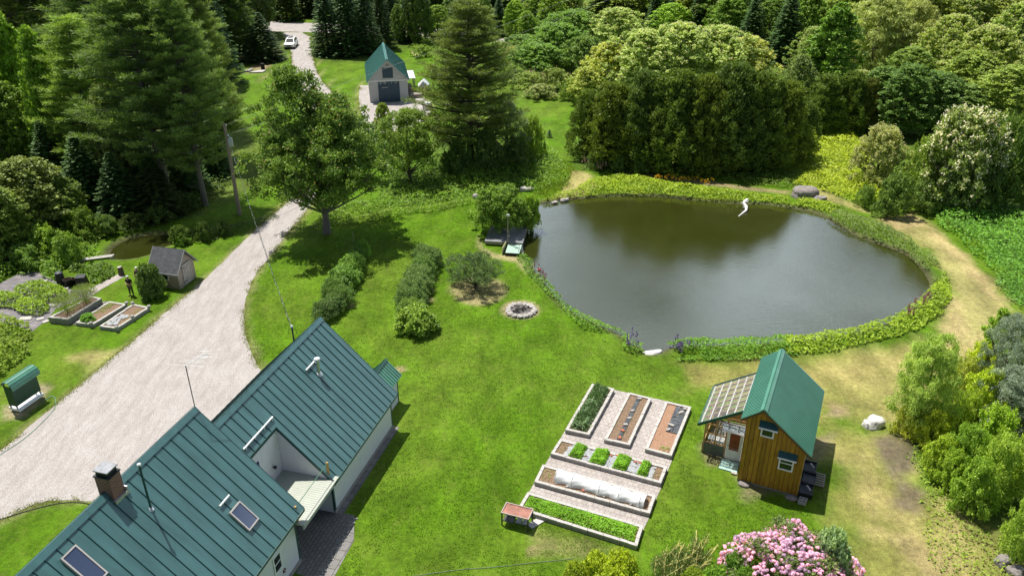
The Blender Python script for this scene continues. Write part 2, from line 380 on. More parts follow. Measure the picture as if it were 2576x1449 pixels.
tag(link('ground', gme), 'mown green lawn and rough grass with dry patches', kind='structure')

# ---------------------------------------------------------------- sheets laid on the ground
def dens(P, step):
    Q = []
    for i in range(len(P)):
        a, b = P[i], P[(i+1) % len(P)]; n = max(1, int(np.hypot(*(b-a))/step))
        for k in range(n): Q.append(a+(b-a)*k/n)
    return np.array(Q)
def sheet(name, P, z, m, label, jit=.0, step=.5, kind='structure'):
    P = dens(np.array(P), step) if jit else np.array(P)
    if jit:
        n = (fbm(P[:, 0], P[:, 1], .9, 7)-.5)*2*jit; n2_ = (fbm(P[:, 0], P[:, 1], .9, 17)-.5)*2*jit
        P = P+np.stack([n, n2_], -1)
    me = bpy.data.meshes.new(name); me.from_pydata([(x, y, z) for x, y in P], [], [tuple(range(len(P)))]); me.materials.append(m)
    o = link(name, me); tag(o, label, kind=kind); 
    if me.polygons[0].normal.z < 0: me.flip_normals()
    return o
m_gravel, nt, b, o = newmat('crushed_stone')
n1 = noise(nt, 16, 4, .8); n2 = noise(nt, .5, 6, .65); n3 = noise(nt, 1.5, 9, .8, stretch=(1.3, .28, 1))
r1 = ramp(nt, n1.outputs[0], [(.34, (.27, .25, .235)), (.5, (.43, .40, .385)), (.66, (.58, .55, .53))])
r2 = ramp(nt, n2.outputs[0], [(.3, (.90, .88, .86)), (.7, (1, 1, 1))]); r3 = ramp(nt, n3.outputs[0], [(.35, (.76, .74, .72)), (.6, (1, 1, 1))])
ma = N(nt, 'ShaderNodeMix', data_type='RGBA', blend_type='MULTIPLY'); ma.inputs[0].default_value = 1
mb = N(nt, 'ShaderNodeMix', data_type='RGBA', blend_type='MULTIPLY'); mb.inputs[0].default_value = 1
nt.links.new(r1.outputs[0], ma.inputs[6]); nt.links.new(r2.outputs[0], ma.inputs[7]); nt.links.new(ma.outputs[2], mb.inputs[6]); nt.links.new(r3.outputs[0], mb.inputs[7])
nt.links.new(mb.outputs[2], b.inputs['Base Color']); b.inputs['Roughness'].default_value = .95; b.inputs['Specular IOR Level'].default_value = .15
bump(nt, b, n1.outputs[0], .8, .03)
sheet('driveway', smooth_poly(drvP, 1), .012, m_gravel, 'pale gravel driveway curving from the house past the barn', .12, .4)
sheet('road', W([(480,74),(700,80),(790,82),(1100,98),(1300,112),(1300,86),(1080,72),(690,55),(480,50)]), .006, m_gravel, 'pale gravel road running behind the trees', .2, 1)

m_water, nt, b, o = newmat('murky_pond_water')
n1 = noise(nt, .09, 5, .6); r1 = ramp(nt, n1.outputs[0], [(.35, (.026, .031, .005)), (.65, (.036, .041, .010))])
nt.links.new(r1.outputs[0], b.inputs['Base Color']); b.inputs['Roughness'].default_value = .05; b.inputs['IOR'].default_value = 1.5
b.inputs['Specular IOR Level'].default_value = .85
n2 = noise(nt, 2.2, 5, .7, stretch=(1, 2.2, 1)); n3 = noise(nt, .12, 3, .5)
mm_ = N(nt, 'ShaderNodeMath', operation='MULTIPLY'); nt.links.new(n2.outputs[0], mm_.inputs[0]); nt.links.new(n3.outputs[0], mm_.inputs[1])
bump(nt, b, mm_.outputs[0], .5, .035)
def grow(P, d):
    c = P.mean(0); out_ = []
    n = len(P)
    for i in range(n):
        t = P[(i+1) % n]-P[i-1]; nn = np.array([t[1], -t[0]]); nn = nn/(np.hypot(*nn)+1e-9)
        q = P[i]+nn*d
        out_.append(q)
    out_ = np.array(out_)
    if sdist(P, out_[:1, 0], out_[:1, 1])[0] < 0: return grow(P, -d)
    return out_
sheet('pond', grow(pondP, .9), WZ, m_water, 'large murky pond reflecting grey sky')
m_water2 = m_water.copy(); m_water2.name = 'brown_pool_water'
sheet('small_pond', grow(poolP, .5), WZ, m_water2, 'small brown pool in the shade behind the garden shed')
# ---------------------------------------------------------------- foliage
m_leaf, nt, b, o = newmat('leaves')
oi = N(nt, 'ShaderNodeObjectInfo'); ta = N(nt, 'ShaderNodeAttribute', attribute_name='tint')
n1 = noise(nt, .45, 4, .6); n1.inputs['Scale'].default_value = .45
ad = N(nt, 'ShaderNodeMath', operation='MULTIPLY_ADD'); ad.inputs[1].default_value = .9; nt.links.new(n1.outputs[0], ad.inputs[0]); nt.links.new(ta.outputs['Fac'], ad.inputs[2])
mr = N(nt, 'ShaderNodeMapRange'); mr.inputs[1].default_value = .25; mr.inputs[2].default_value = 1.25; nt.links.new(ad.outputs[0], mr.inputs[0])
d1 = N(nt, 'ShaderNodeVectorMath', operation='MULTIPLY'); d1.inputs[1].default_value = (.32, .42, .45); nt.links.new(oi.outputs['Color'], d1.inputs[0])
d2 = N(nt, 'ShaderNodeVectorMath', operation='MULTIPLY'); d2.inputs[1].default_value = (1.85, 1.62, 1.3); nt.links.new(oi.outputs['Color'], d2.inputs[0])
mx = N(nt, 'ShaderNodeMix', data_type='RGBA'); nt.links.new(mr.outputs[0], mx.inputs[0]); nt.links.new(d1.outputs[0], mx.inputs[6]); nt.links.new(d2.outputs[0], mx.inputs[7])
nt.links.new(mx.outputs[2], b.inputs['Base Color']); b.inputs['Roughness'].default_value = .55; b.inputs['Specular IOR Level'].default_value = .28
tr = N(nt, 'ShaderNodeBsdfTranslucent'); t2 = N(nt, 'ShaderNodeVectorMath', operation='MULTIPLY'); t2.inputs[1].default_value = (1.25, 1.25, .6); nt.links.new(mx.outputs[2], t2.inputs[0]); nt.links.new(t2.outputs[0], tr.inputs[0])
ms = N(nt, 'ShaderNodeMixShader'); ms.inputs[0].default_value = .28
nt.links.new(b.outputs[0], ms.inputs[1]); nt.links.new(tr.outputs[0], ms.inputs[2]); nt.links.new(ms.outputs[0], o.inputs[0])

def unit(v): return v/(np.linalg.norm(v, axis=-1, keepdims=True)+1e-9)
def leaf_mesh(name, P, D, Nn, size, asp, tint, m=None, fold=.18):
    """one diamond leaf (or leaf spray) per point, folded along its rib"""
    D = unit(D); S = unit(np.cross(Nn, D)); Nn = np.cross(D, S)
    s = np.asarray(size)[:, None] if np.ndim(size) else size
    a = asp if np.ndim(asp) == 0 else np.asarray(asp)[:, None]
    base = P-D*s*.5; tip = P+D*s*.5; l = P+S*s*a*.5-Nn*s*fold*a+D*s*.05; r = P-S*s*a*.5-Nn*s*fold*a+D*s*.05
    v = np.stack([base, l, tip, r], 1).reshape(-1, 3); n = len(P)
    me = bpy.data.meshes.new(name)
    me.vertices.add(n*4); me.vertices.foreach_set('co', v.astype(np.float32).ravel())
    f = np.arange(n*4, dtype=np.int32)
    me.loops.add(n*4); me.loops.foreach_set('vertex_index', f)
    me.polygons.add(n); me.polygons.foreach_set('loop_start', np.arange(0, n*4, 4, dtype=np.int32)); me.polygons.foreach_set('loop_total', np.full(n, 4, np.int32))
    me.update(calc_edges=True)
    A = me.attributes.new('tint', 'FLOAT', 'FACE'); A.data.foreach_set('value', np.clip(tint, 0, 1).astype(np.float32))
    me.materials.append(m or m_leaf); return me

def rand_dirs(rs, n):
    v = rs.normal(size=(n, 3)); return unit(v)
def clump_leaves(rs, C, Rr, per, flat=.7, up=.45, hang=0., shell=.55, outc=None):
    """leaves on the outer skins of clumps centred at C"""
    n = len(C); k = per; d = rand_dirs(rs, n*k); d[:, 2] = np.where(rs.rand(n*k) < .72, np.abs(d[:, 2]), d[:, 2])
    rr = np.repeat(Rr, k)[:, None]; rad = (shell+(1-shell)*rs.rand(n*k)**.6)[:, None]
    off = d*rr*rad; off[:, 2] *= flat
    P = np.repeat(C, k, 0)+off
    out = d.copy()
    if outc is not None: out = unit(out+.7*unit(P-outc))
    Nn = unit(out*(1-up)+np.array([0, 0, 1.])*up+rand_dirs(rs, n*k)*.72)
    D = unit(np.cross(Nn, rand_dirs(rs, n*k))+out*.4-np.array([0, 0, hang]))
    return P, D, Nn
def trunk_mesh(name, rs, h, r0, limbs, m, top=.86, lean=.02, fork=None):
    b = MB(); n = 9; pts = []; rad = []
    wx, wy = rs.normal(size=2)*lean*h
    for i in range(n):
        t = i/(n-1); pts.append((wx*math.sin(t*2.2)*.7+rs.normal()*.01*h*.3, wy*math.sin(t*2.5)*.7, h*top*t-.15))
        rad.append(r0*(1.35 if i == 0 else 1)*(1-t)**.8+.02)
    b.tube(pts, rad, 8)
    P = [Vector(p) for p in pts]
    for c in limbs:
        c = Vector(c); z0 = max(.15*h, c.z-math.hypot(c.x, c.y)*.9)*.95; z0 = min(z0, h*top*.93)
        t = z0/(h*top)*(n-1); i = min(int(t), n-2); s = P[i].lerp(P[i+1], t-i)
        q = s.lerp(c, .5)+Vector((0, 0, -.06*h*rs.rand()+.02*h)); r = max(.025, r0*.42*(1-z0/h)**.6)
        b.tube([s, s.lerp(q, .5), q, q.lerp(c, .55)+Vector((0, 0, .01*h)), c], [r, r*.8, r*.6, r*.4, .012], 5, cap=False)
    o = b.build(name, m); me = o.data; bpy.data.objects.remove(o); return me

def gen_deciduous(seed, h=12, Rw=4.5, hb=2.2, ncl=170, per=95, leaf=.34, asp=.62, prof=None, clr=(.6, 1.25), flat=.72, up=.42, hang=0., r0=.25, bark=None, nl=14, lean=.02, blossom=0, bl_size=.2, ascend=0., gap=.0, lobes=5, lobed=.24, parts=None):
    rs = np.random.RandomState(seed)
    prof = prof or (lambda t: np.sin(np.pi*np.clip(t*.86+.12, 0, 1))**.62)
    t = rs.rand(ncl)**.85; ang = rs.rand(ncl)*2*np.pi
    lob = 1+lobed*np.sin(ang*lobes+rs.rand()*6+t*3)+.12*np.sin(ang*2+rs.rand()*6+t*5)
    rad = Rw*prof(t)*lob*np.where(rs.rand(ncl) < .62, .78+.22*rs.rand(ncl), .25+.5*rs.rand(ncl))
    C = np.stack([rad*np.cos(ang), rad*np.sin(ang), hb+(h-hb)*t], -1)
    Rr = clr[0]+(clr[1]-clr[0])*rs.rand(ncl)**1.6*1.15
    Rr *= (1-.35*t)
    if parts:      # several leaders, each with a crown of its own: (dx, dy, height, radius, share)
        w_ = np.array([p[4] for p in parts]); w_ = w_/w_.sum(); idx = rs.choice(len(parts), ncl, p=w_)
        for k, (dx, dy, hh, rr_, _) in enumerate(parts):
            s_ = idx == k; C[s_, 0] = C[s_, 0]*rr_/Rw+dx*np.clip(t[s_]*2+.3, 0, 1); C[s_, 1] = C[s_, 1]*rr_/Rw+dy*np.clip(t[s_]*2+.3, 0, 1); C[s_, 2] = hb+(hh-hb)*t[s_]
    C[:, 2] = np.minimum(C[:, 2], h-Rr*flat*.7)
    oc = np.array([0, 0, hb+(h-hb)*.45])
    P, D, Nn = clump_leaves(rs, C, Rr, per, flat, up, hang, outc=oc)
    if ascend: D = unit(D+np.array([0, 0, ascend]))
    P = P+rs.normal(size=P.shape)*.14*clr[1]
    tint = np.repeat(rs.rand(ncl), per)*.35+rs.rand(len(P))**1.5*.75
    crown = leaf_mesh('crown', P, D, Nn, leaf*(.65+.7*rs.rand(len(P))), asp, tint)
    far_ = np.argsort(-rad)[:nl*3]; pick = rs.choice(far_, min(nl, len(far_)), replace=False)
    tr = trunk_mesh('trunk', rs, h, r0, C[pick], bark or m_bark, lean=lean)
    out_ = {'trunk': tr, 'crown': crown, 'h': h, 'r': Rw}
    if blossom:
        pc = rs.choice(len(P), blossom); k = 5
        Q = np.repeat(P[pc], k, 0)+rs.normal(size=(blossom*k, 3))*bl_size*.6+unit(P[pc]-oc).repeat(k, 0)*.12
        NN = unit(rand_dirs(rs, len(Q))+np.array([0, 0, .9]))
        out_['blossom'] = leaf_mesh('blossom', Q, np.cross(NN, rand_dirs(rs, len(Q))), NN, bl_size*(.7+.6*rs.rand(len(Q))), .8, rs.rand(len(Q)))
    return out_
def gen_spruce(seed, h=14, Rw=2.6, hb=.3, lev=.32, bpl=13, leaf=.34, droop=.32, ragged=.16, power=.85, bark=None):
    rs = np.random.RandomState(seed); Ps = []; Ds = []; Ns = []; T = []
    z = hb; b = MB(); b.tube([(0, 0, -.1), (0, 0, h*.5), (0, 0, h*.98)], [h*.017, h*.01, .015], 7)
    while z < h-.15:
        t = (z-hb)/(h-hb); Lr = Rw*(1-t)**power+.12
        nb = max(5, int(bpl*(1-t*.55)))
        a0 = rs.rand()*6.28
        for k in range(nb):
            a = a0+k*6.283/nb+rs.normal()*.18; Lb = Lr*(1-ragged+ragged*2*rs.rand()*.9)
            u = np.array([math.cos(a), math.sin(a), 0]); sgn = np.array([-u[1], u[0], 0])
            m = max(4, int(Lb/.15)); s = np.linspace(.12 if Lb < 1 else .3, 1, m); s = s+rs.normal(size=m)*.03
            dz = -droop*Lb*s+.16*Lb*s**3
            c = u*(s*Lb)[:, None]; c[:, 2] = z+dz+rs.normal()*.06
            for side in (-1, 1, 0):
                wv = (.34*Lb*(1-s)+.12)*(.5+.7*rs.rand(m))
                p = c+sgn*(side*wv*.5)[:, None]; p[:, 2] -= np.abs(side)*wv*.25+rs.rand(m)*.05
                Ps.append(p); dd = u*.9+sgn*side*.75; dd = np.tile(dd, (m, 1)); dd[:, 2] = -.35+rs.normal(size=m)*.12
                Ds.append(dd); nn = np.tile(np.array([u[0]*.25, u[1]*.25, 1.]), (m, 1))+rs.normal(size=(m, 3))*.3; Ns.append(nn)
                T.append(rs.rand(m)*.4+.25*(s > .8)+.1)
            if k % 4 == 0 and Lb > .7:
                e = u*Lb*.8; b.tube([(0, 0, z), (e[0]*.5, e[1]*.5, z-droop*Lb*.4), (e[0], e[1], z-droop*Lb*.7)], [.03, .02, .008], 4, cap=False)
        z += lev*(.75+.5*rs.rand())*(1-.35*t)
    P = np.concatenate(Ps); D = np.concatenate(Ds); Nn = np.concatenate(Ns)
    crown = leaf_mesh('crown', P, D, unit(Nn), leaf*(.7+.6*rs.rand(len(P))), .42, np.concatenate(T), fold=.25)
    o = b.build('trunk', bark or m_bark); me = o.data; bpy.data.objects.remove(o)
    return {'trunk': me, 'crown': crown, 'h': h, 'r': Rw}
def gen_pine(seed, h=24, Rw=5.2, hb=5, whorl=.7, leaf=.5, per=36, prof=None, upc=.20, bark=None, dead=5, r0=None):
    rs = np.random.RandomState(seed); Cs = []; Rs = []; b = MB(); r0 = r0 or h*.0155
    pts = [(math.sin(i*.7+seed)*.12, math.cos(i*.9+seed)*.12, h*i/9*.99-.1) for i in range(10)]
    b.tube(pts, [r0*(1-i/9)**.8+.03+(.1*r0 if i == 0 else 0) for i in range(10)], 8)
    prof = prof or (lambda t: (1-t)**.72*(.55+.45*min(1, t*5)))
    z = hb
    while z < h-.3:
        t = (z-hb)/(h-hb); nb = rs.randint(4, 7); a0 = rs.rand()*6.28
        for k in range(nb):
            Lb = Rw*prof(t)*(.6+.55*rs.rand())+.35; a = a0+6.283*k/nb+rs.normal()*.25
            u = np.array([math.cos(a), math.sin(a)]); zz = z+rs.normal()*.25
            pt = lambda s: np.array([u[0]*Lb*s, u[1]*Lb*s, zz+Lb*(upc*s*s-.02+.10*s)])
            b.tube([pt(0), pt(.35), pt(.7), pt(.97)], [max(.02, .022*Lb), .016*Lb+.008, .01*Lb+.006, .008], 5, cap=False)
            nn = max(2, int(Lb*1.9))
            for j in range(nn):
                s = .38+.64*(j+rs.rand()*.6)/nn if Lb > 1.2 else .3+.8*rs.rand()
                w_ = (.22*Lb*(1.15-s))*rs.uniform(-1, 1)*1.5
                c = pt(s)+np.array([-u[1]*w_, u[0]*w_, rs.normal()*.08+.08]); Cs.append(c); Rs.append(.30+.30*rs.rand()+.03*Lb)
        z += whorl*(.6+.7*rs.rand())*(1-.45*t)
    C = np.array(Cs); Rr = np.array(Rs); n = len(C); k = per
    d = rand_dirs(rs, n*k); off = d*(np.repeat(Rr, k)*(rs.rand(n*k)**.5))[:, None]; off[:, 2] *= .42; off[:, :2] *= 1.15
    P = np.repeat(C, k, 0)+off
    outd = P.copy(); outd[:, 2] = 0; outd = unit(outd)
    D = unit(d*1.0+outd*.55+np.array([0, 0, .45])); Nn = unit(rand_dirs(rs, n*k)+np.array([0, 0, .8]))
    tint = np.repeat(rs.rand(n), k)*.4+rs.rand(n*k)*.3+np.clip(off[:, 2]*1.2, 0, .3)
    crown = leaf_mesh('crown', P, D, Nn, leaf*(.6+.7*rs.rand(n*k)), .17, tint, fold=.1)
    for i in range(dead):
        a = rs.rand()*6.28; z = hb*(.35+.6*rs.rand()); l = 1.2+rs.rand()*2
        b.tube([(0, 0, z), (math.cos(a)*l*.6, math.sin(a)*l*.6, z-.1), (math.cos(a)*l, math.sin(a)*l, z+.15)], [.04, .025, .01], 4, cap=False)
    o = b.build('trunk', bark or m_barkg); me = o.data; bpy.data.objects.remove(o)
    return {'trunk': me, 'crown': crown, 'h': h, 'r': Rw}
def gen_shrub(seed, h=1.6, Rw=1.2, ncl=46, per=75, leaf=.13, asp=.6, clr=(.22, .42), up=.4, blossom=0, bl_size=.1, flat=.85, ascend=.0, hang=0., lobed=.12):
    pf = lambda t: np.sqrt(np.clip(1-(t*.92)**2, 0, 1))
    return gen_deciduous(seed, h=h, Rw=Rw, hb=.08*h, ncl=ncl, per=per, leaf=leaf, asp=asp, prof=pf, clr=clr, up=up, r0=.05, nl=8, blossom=blossom, bl_size=bl_size, flat=flat, ascend=ascend, hang=hang, lobed=lobed, bark=m_bark)

SP = {}
def proto(key):
    if key in SP: return SP[key]
    k, s = key.split(':'); s = int(s)
    if k == 'dec': g = gen_deciduous(100+s, h=12+s % 3, Rw=4.0, hb=.8, ncl=640, per=34, leaf=.33, clr=(.28, .72), lobes=3+s % 4, bark=m_barkg)
    elif k == 'col': g = gen_deciduous(130+s, h=13, Rw=3.0, hb=1.0, ncl=520, per=36, leaf=.30, clr=(.25, .6), prof=lambda t: (1-t)**.55*(.5+.5*np.minimum(1, t*6)), ascend=.5, bark=m_barkg)
    elif k == 'locust': g = gen_deciduous(160+s, h=11, Rw=4.6, hb=1.2, ncl=560, per=34, leaf=.32, clr=(.28, .7), flat=.6, hang=.5, blossom=3200, bl_size=.10, bark=m_barkg, lobed=.3)
    elif k == 'willow': g = gen_deciduous(190+s, h=9, Rw=3.2, hb=.6, ncl=420, per=60, leaf=.32, asp=.22, clr=(.28, .65), hang=1.1, up=.2, lobed=.2, bark=m_barkg)
    elif k == 'silver': g = gen_deciduous(210+s, h=6, Rw=2.5, hb=.4, ncl=200, per=100, leaf=.17, asp=.34, clr=(.3, .6), up=.3, lobed=.15)
    elif k == 'sumac': g = gen_deciduous(230+s, h=5.5, Rw=4.2, hb=1.0, ncl=330, per=44, leaf=.34, asp=.5, clr=(.32, .7), flat=.32, up=.75, prof=lambda t: np.sqrt(np.clip(1-(t*.95)**2, 0, 1)), lobed=.3)
    elif k == 'blossom': g = gen_deciduous(250+s, h=6, Rw=3.4, hb=.6, ncl=400, per=50, leaf=.22, clr=(.25, .55), flat=.7, blossom=1500, bl_size=.13, prof=lambda t: np.sqrt(np.clip(1-(t*.93)**2, 0, 1)))
    elif k == 'spruce': g = gen_spruce(300+s, h=14, Rw=2.9+.2*(s % 2))
    elif k == 'sapling': g = gen_spruce(320+s, h=1.6, Rw=.6, lev=.14, bpl=8, leaf=.18)
    elif k == 'pine': g = gen_pine(340+s, h=24+s % 3, Rw=6.0, hb=3.5, leaf=.55)
    elif k == 'cedar': g = gen_deciduous(370+s, h=9, Rw=2.5, hb=.1, ncl=620, per=42, leaf=.24, asp=.42, clr=(.22, .50), flat=1.5, up=.05, ascend=.9, prof=lambda t: (1-t)**.4*(.85+.15*np.minimum(1, t*7)), lobed=.30, r0=.2, nl=6)
    elif k == 'brush': g = gen_shrub(400+s, h=2.6, Rw=2.2, ncl=150, per=42, leaf=.21, clr=(.22, .5), lobed=.3)
    elif k == 'hedge': g = gen_shrub(430+s, h=1.5, Rw=1.15, ncl=170, per=50, leaf=.105, asp=.45, clr=(.18, .34), ascend=.4)
    elif k == 'round': g = gen_shrub(450+s, h=1.6, Rw=1.35, ncl=190, per=48, leaf=.17, asp=.6, clr=(.2, .4))
    SP[key] = g; return g
LIFT = 1.95
def plant(key, name, loc, h=None, r=None, col=(.06, .11, .02), label=None, cat='tree', group=None, bcol=None, rz=None, crown='crown'):
    g = proto(key) if isinstance(key, str) else key
    sz = (h/g['h']) if h else 1; sr = (r/g['r']) if r else sz
    rs = random.Random(hash((round(loc[0], 2), round(loc[1], 2))) & 0xffff)
    e = empty(name, loc, rs.random()*6.28 if rz is None else rz); e.scale = (sr, sr, sz)
    tag(e, label, cat, group)
    link('trunk' if cat == 'tree' else 'stem', g['trunk'], e)
    c = link(crown, g['crown'], e); c.color = (col[0]*LIFT*1.1, col[1]*LIFT, col[2]*LIFT, 1)
    if 'blossom' in g:
        q = link('blossom', g['blossom'], e); q.color = (*(bcol or (.60, .62, .42)), 1)
    return e
def tree_px(key, name, cx, top, by, wpx, col, label=None, cat='tree', group=None, bcol=None, jit=.0, grow_=1.0):
    """stand a tree whose foot is on the ground along row by and whose crown shows round column cx up to row top"""
    bx = cx
    for _ in range(6):
        g = at(bx, by); h = height_at(g, top)
        px, py, d = project((g.x, g.y, h*.55)); bx += (cx-px)
    g = at(bx, by); h = height_at(g, top); px, py, d = project((g.x, g.y, h*.5))
    r = wpx/2*d/F_PX*(.95 if cat == 'tree' else .84)
    return plant(key, name, (g.x, g.y, 0), h*grow_, r, col, label, cat, group, bcol)

def ordinal(i): return ['leftmost', 'second from the left', 'third from the left', 'fourth from the left', 'fifth from the left', 'sixth from the left', 'seventh from the left', 'eighth from the left', 'ninth from the left', 'tenth from the left'][i] if i < 10 else f'number {i+1} from the left'
def tree_row(rows, name, group, desc, cat='tree', key=None, shared=False):
    """rows: (key, cx, top, by, w, col). Labels count them along the group from the left"""
    rows = sorted(rows, key=lambda q: q[1])
    for i, q in enumerate(rows):
        n = len(rows)
        o_ = '' if shared or n == 1 else (', rightmost of them' if i == n-1 else ', '+ordinal(i))
        tree_px(q[0], name, q[1], q[2], q[3], q[4], q[5], desc+o_, cat, group, q[6] if len(q) > 6 else None)

# colours of foliage
SPR = (.030, .072, .022); PIN = (.080, .142, .044); PINL = (.12, .205, .048); DEC = (.075, .15, .022); DECL = (.12, .23, .025)
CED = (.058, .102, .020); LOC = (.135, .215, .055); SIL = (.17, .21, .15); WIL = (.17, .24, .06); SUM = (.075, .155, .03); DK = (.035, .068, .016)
# ---------------------------------------------------------------- roofs
def roof_slope(b, A, B, C, D_, t=.06, m=0):
    """slab over quad A-B (eave) C-D (ridge), thickness downwards"""
    A, B, C, D_ = [Vector(p) for p in (A, B, C, D_)]; n = (B-A).cross(D_-A).normalized()
    if n.z < 0: n = -n
    b.prism([A, B, C, D_], -n*t, m)
    return n
def ribs(b, e0, e1, r0, r1, step, wd, ht, m=0, first=None, ext=.0):
    """raised seams running from the eave line e0-e1 to the ridge line r0-r1"""
    e0, e1, r0, r1 = [Vector(p) for p in (e0, e1, r0, r1)]; Lh = (e1-e0).length; ax = (e1-e0).normalized()
    n = (e1-e0).cross(r0-e0).normalized(); n = n if n.z > 0 else -n
    k = first if first is not None else step*.5
    while k < Lh:
        t = k/Lh; p = e0.lerp(e1, t); q = r0.lerp(r1, t); d = (q-p)
        b.obox((p+q)/2+n*ht*.5, ax, d, n, wd/2, d.length/2-.01, ht/2, m); k += step
def cap(b, p, q, n1, n2, wd=.17, t=.02, m=0):
    """folded ridge cap from p to q over slopes that fall along n1 and n2"""
    p, q = Vector(p), Vector(q)
    for n in (Vector(n1).normalized(), Vector(n2).normalized()):
        up = (q-p).cross(n).normalized(); up = up if up.z > 0 else -up
        b.prism([p+up*.03, q+up*.03, q+n*wd+up*.03, p+n*wd+up*.03], up*t, m)
def window(parent, frame_pts, nrm, wd, m_f, m_g, name='window', bars=(), proud=.04, label=None):
    """frame_pts: four corners (bl, br, tr, tl); nrm outward"""
    P = [Vector(p) for p in frame_pts]; n = Vector(nrm).normalized(); b = MB(); c = sum(P, Vector())/4
    for i in range(4):
        a, d = P[i], P[(i+1) % 4]; ex = (d-a).normalized(); ey = n.cross(ex)
        b.obox((a+d)/2+n*proud*.5, ex, ey, n, (d-a).length/2+(wd/2 if i % 2 == 0 else -wd/2-.001), wd/2, proud/2+.01*(1-i % 2)*.1)
    for t in bars:
        a = P[0].lerp(P[3], t); d = P[1].lerp(P[2], t); ex = (d-a).normalized()
        b.obox((a+d)/2+n*proud*.35, ex, n.cross(ex), n, (d-a).length/2-wd/2, wd*.35, proud*.3)
    f = b.build(name, m_f, parent)
    if label: f['label'] = label
    g = MB(); g.prism([p+n*.004 for p in P], n*.008); g.build('pane', m_g, f)
    return f

# ================================================================ the white house
HT = R(74.24); HO = at(845, 1290)
house = empty('house', (HO.x, HO.y, 0), HT)
tag(house, 'long white house with two teal standing seam metal roofs and a corner deck', 'house')
# local frame: x along the ridge, y away from the lawn, z up
EZ, EY, RZ, RY = 2.36, -.35, 6.82, 4.13      # far wing eave and ridge
NZ, NY, NRZ, NRY = 3.14, -.24, 7.98, 4.68    # near wing
FX1, NX0, NX1 = 7.74, -22.0, -3.05
# walls
b = MB()
def gable_wall(b, x0, x1, y0, y1, ze, ry, rz, m=0):
    b.prism([(x0, y0, 0), (x0, y1, 0), (x0, y1, ze), (x0, ry, rz), (x0, y0, ze)], (x1-x0, 0, 0), m)
gable_wall(b, -.0, 7.47, .0, 8.2, 2.58, 4.13, 6.68)
b.build('wall', m_siding, house)
b = MB(); gable_wall(b, NX0+.4, -3.46, .12, 9.2, 3.38, 4.68, 7.84); b.build('wall', m_siding, house)
b = MB(); b.prism([(-3.45, 2.62, 0), (-3.45, 8.15, 0), (-3.45, 8.15, 2.4), (-3.45, 5.2, 5.5), (-3.45, 2.62, 5.0)], (3.43, 0, 0))
b.build('wall', m_siding, house)
# corner boards and foundation
for x, y in ((-.0, .0), (7.47, .0)): b = MB(); b.box(x-.02 if x < 1 else x-.09, x+.09 if x < 1 else x+.02, y-.02, y+.09, .12, 2.5); b.build('corner_board', m_teal_dark, house)
b = MB(); b.box(-3.55, -3.44, .10, .21, .12, 3.2); b.build('corner_board', m_teal_dark, house)
b = MB(); b.box(-.03, 7.5, -.035, .03, 0, .22); b.build('foundation', m_concd, house); b = MB(); b.box(-21, -3.44, .08, .14, 0, .25); b.build('foundation', m_concd, house)
# far wing roof, with the notch over the deck
b = MB()
NCH_Y, NCH_X = 2.55, -.25
zf = lambda y: EZ+(y-EY)*(RZ-EZ)/(RY-EY)
zn = lambda y: NZ+(y-NY)*(NRZ-NZ)/(NRY-NY)
roof_slope(b, (NCH_X, EY, EZ), (FX1, EY, EZ), (FX1, RY, RZ), (NCH_X, RY, RZ), .10)
roof_slope(b, (NX1-.3, NCH_Y, zf(NCH_Y)), (NCH_X-.001, NCH_Y, zf(NCH_Y)), (NCH_X-.001, RY, RZ), (NX1-.3, RY, RZ), .10)
roof_slope(b, (NX1-.3, 2*RY-EY, EZ), (FX1, 2*RY-EY, EZ), (FX1, RY+.01, RZ), (NX1-.3, RY+.01, RZ), .10)
rf = b.build('roof', m_teal, house)
b = MB()
ribs(b, (NCH_X, EY, EZ), (FX1, EY, EZ), (NCH_X, RY, RZ), (FX1, RY, RZ), .515, .020, .042, first=.37)
ribs(b, (NX1, NCH_Y, zf(NCH_Y)), (NCH_X, NCH_Y, zf(NCH_Y)), (NX1, RY, RZ), (NCH_X, RY, RZ), .515, .020, .042, first=.3)
ribs(b, (NX1, 2*RY-EY, EZ), (FX1, 2*RY-EY, EZ), (NX1, RY, RZ), (FX1, RY, RZ), .515, .020, .042)
b.build('roof_seams', m_teal_dark, rf)  # seams darker than the sheets: shadow lines put into the colour
b = MB(); cap(b, (NX1-.2, RY, RZ), (FX1+.02, RY, RZ), (0, -1, -.995), (0, 1, -.995), .26, .025); b.build('ridge_cap', m_teal, rf)
b = MB()   # trims: eave drip edge, rake and the raking edge of the notch
b.box(NCH_X, FX1, EY-.03, EY-.002, EZ-.14, EZ-.01)
for x in (FX1+.003,): b.prism([(x, EY, EZ-.16), (x, RY, RZ-.16), (x, RY, RZ+.02), (x, EY, EZ+.02)], (.03, 0, 0))
b.prism([(NCH_X-.035, EY, EZ-.22), (NCH_X-.035, NCH_Y, zf(NCH_Y)-.22), (NCH_X-.035, NCH_Y, zf(NCH_Y)+.02), (NCH_X-.035, EY, EZ+.02)], (.03, 0, 0))
b.box(NX1-.3, NCH_X-.04, NCH_Y-.03, NCH_Y-.002, zf(NCH_Y)-.16, zf(NCH_Y)+.01); b.build('fascia', m_teal_dark, rf)
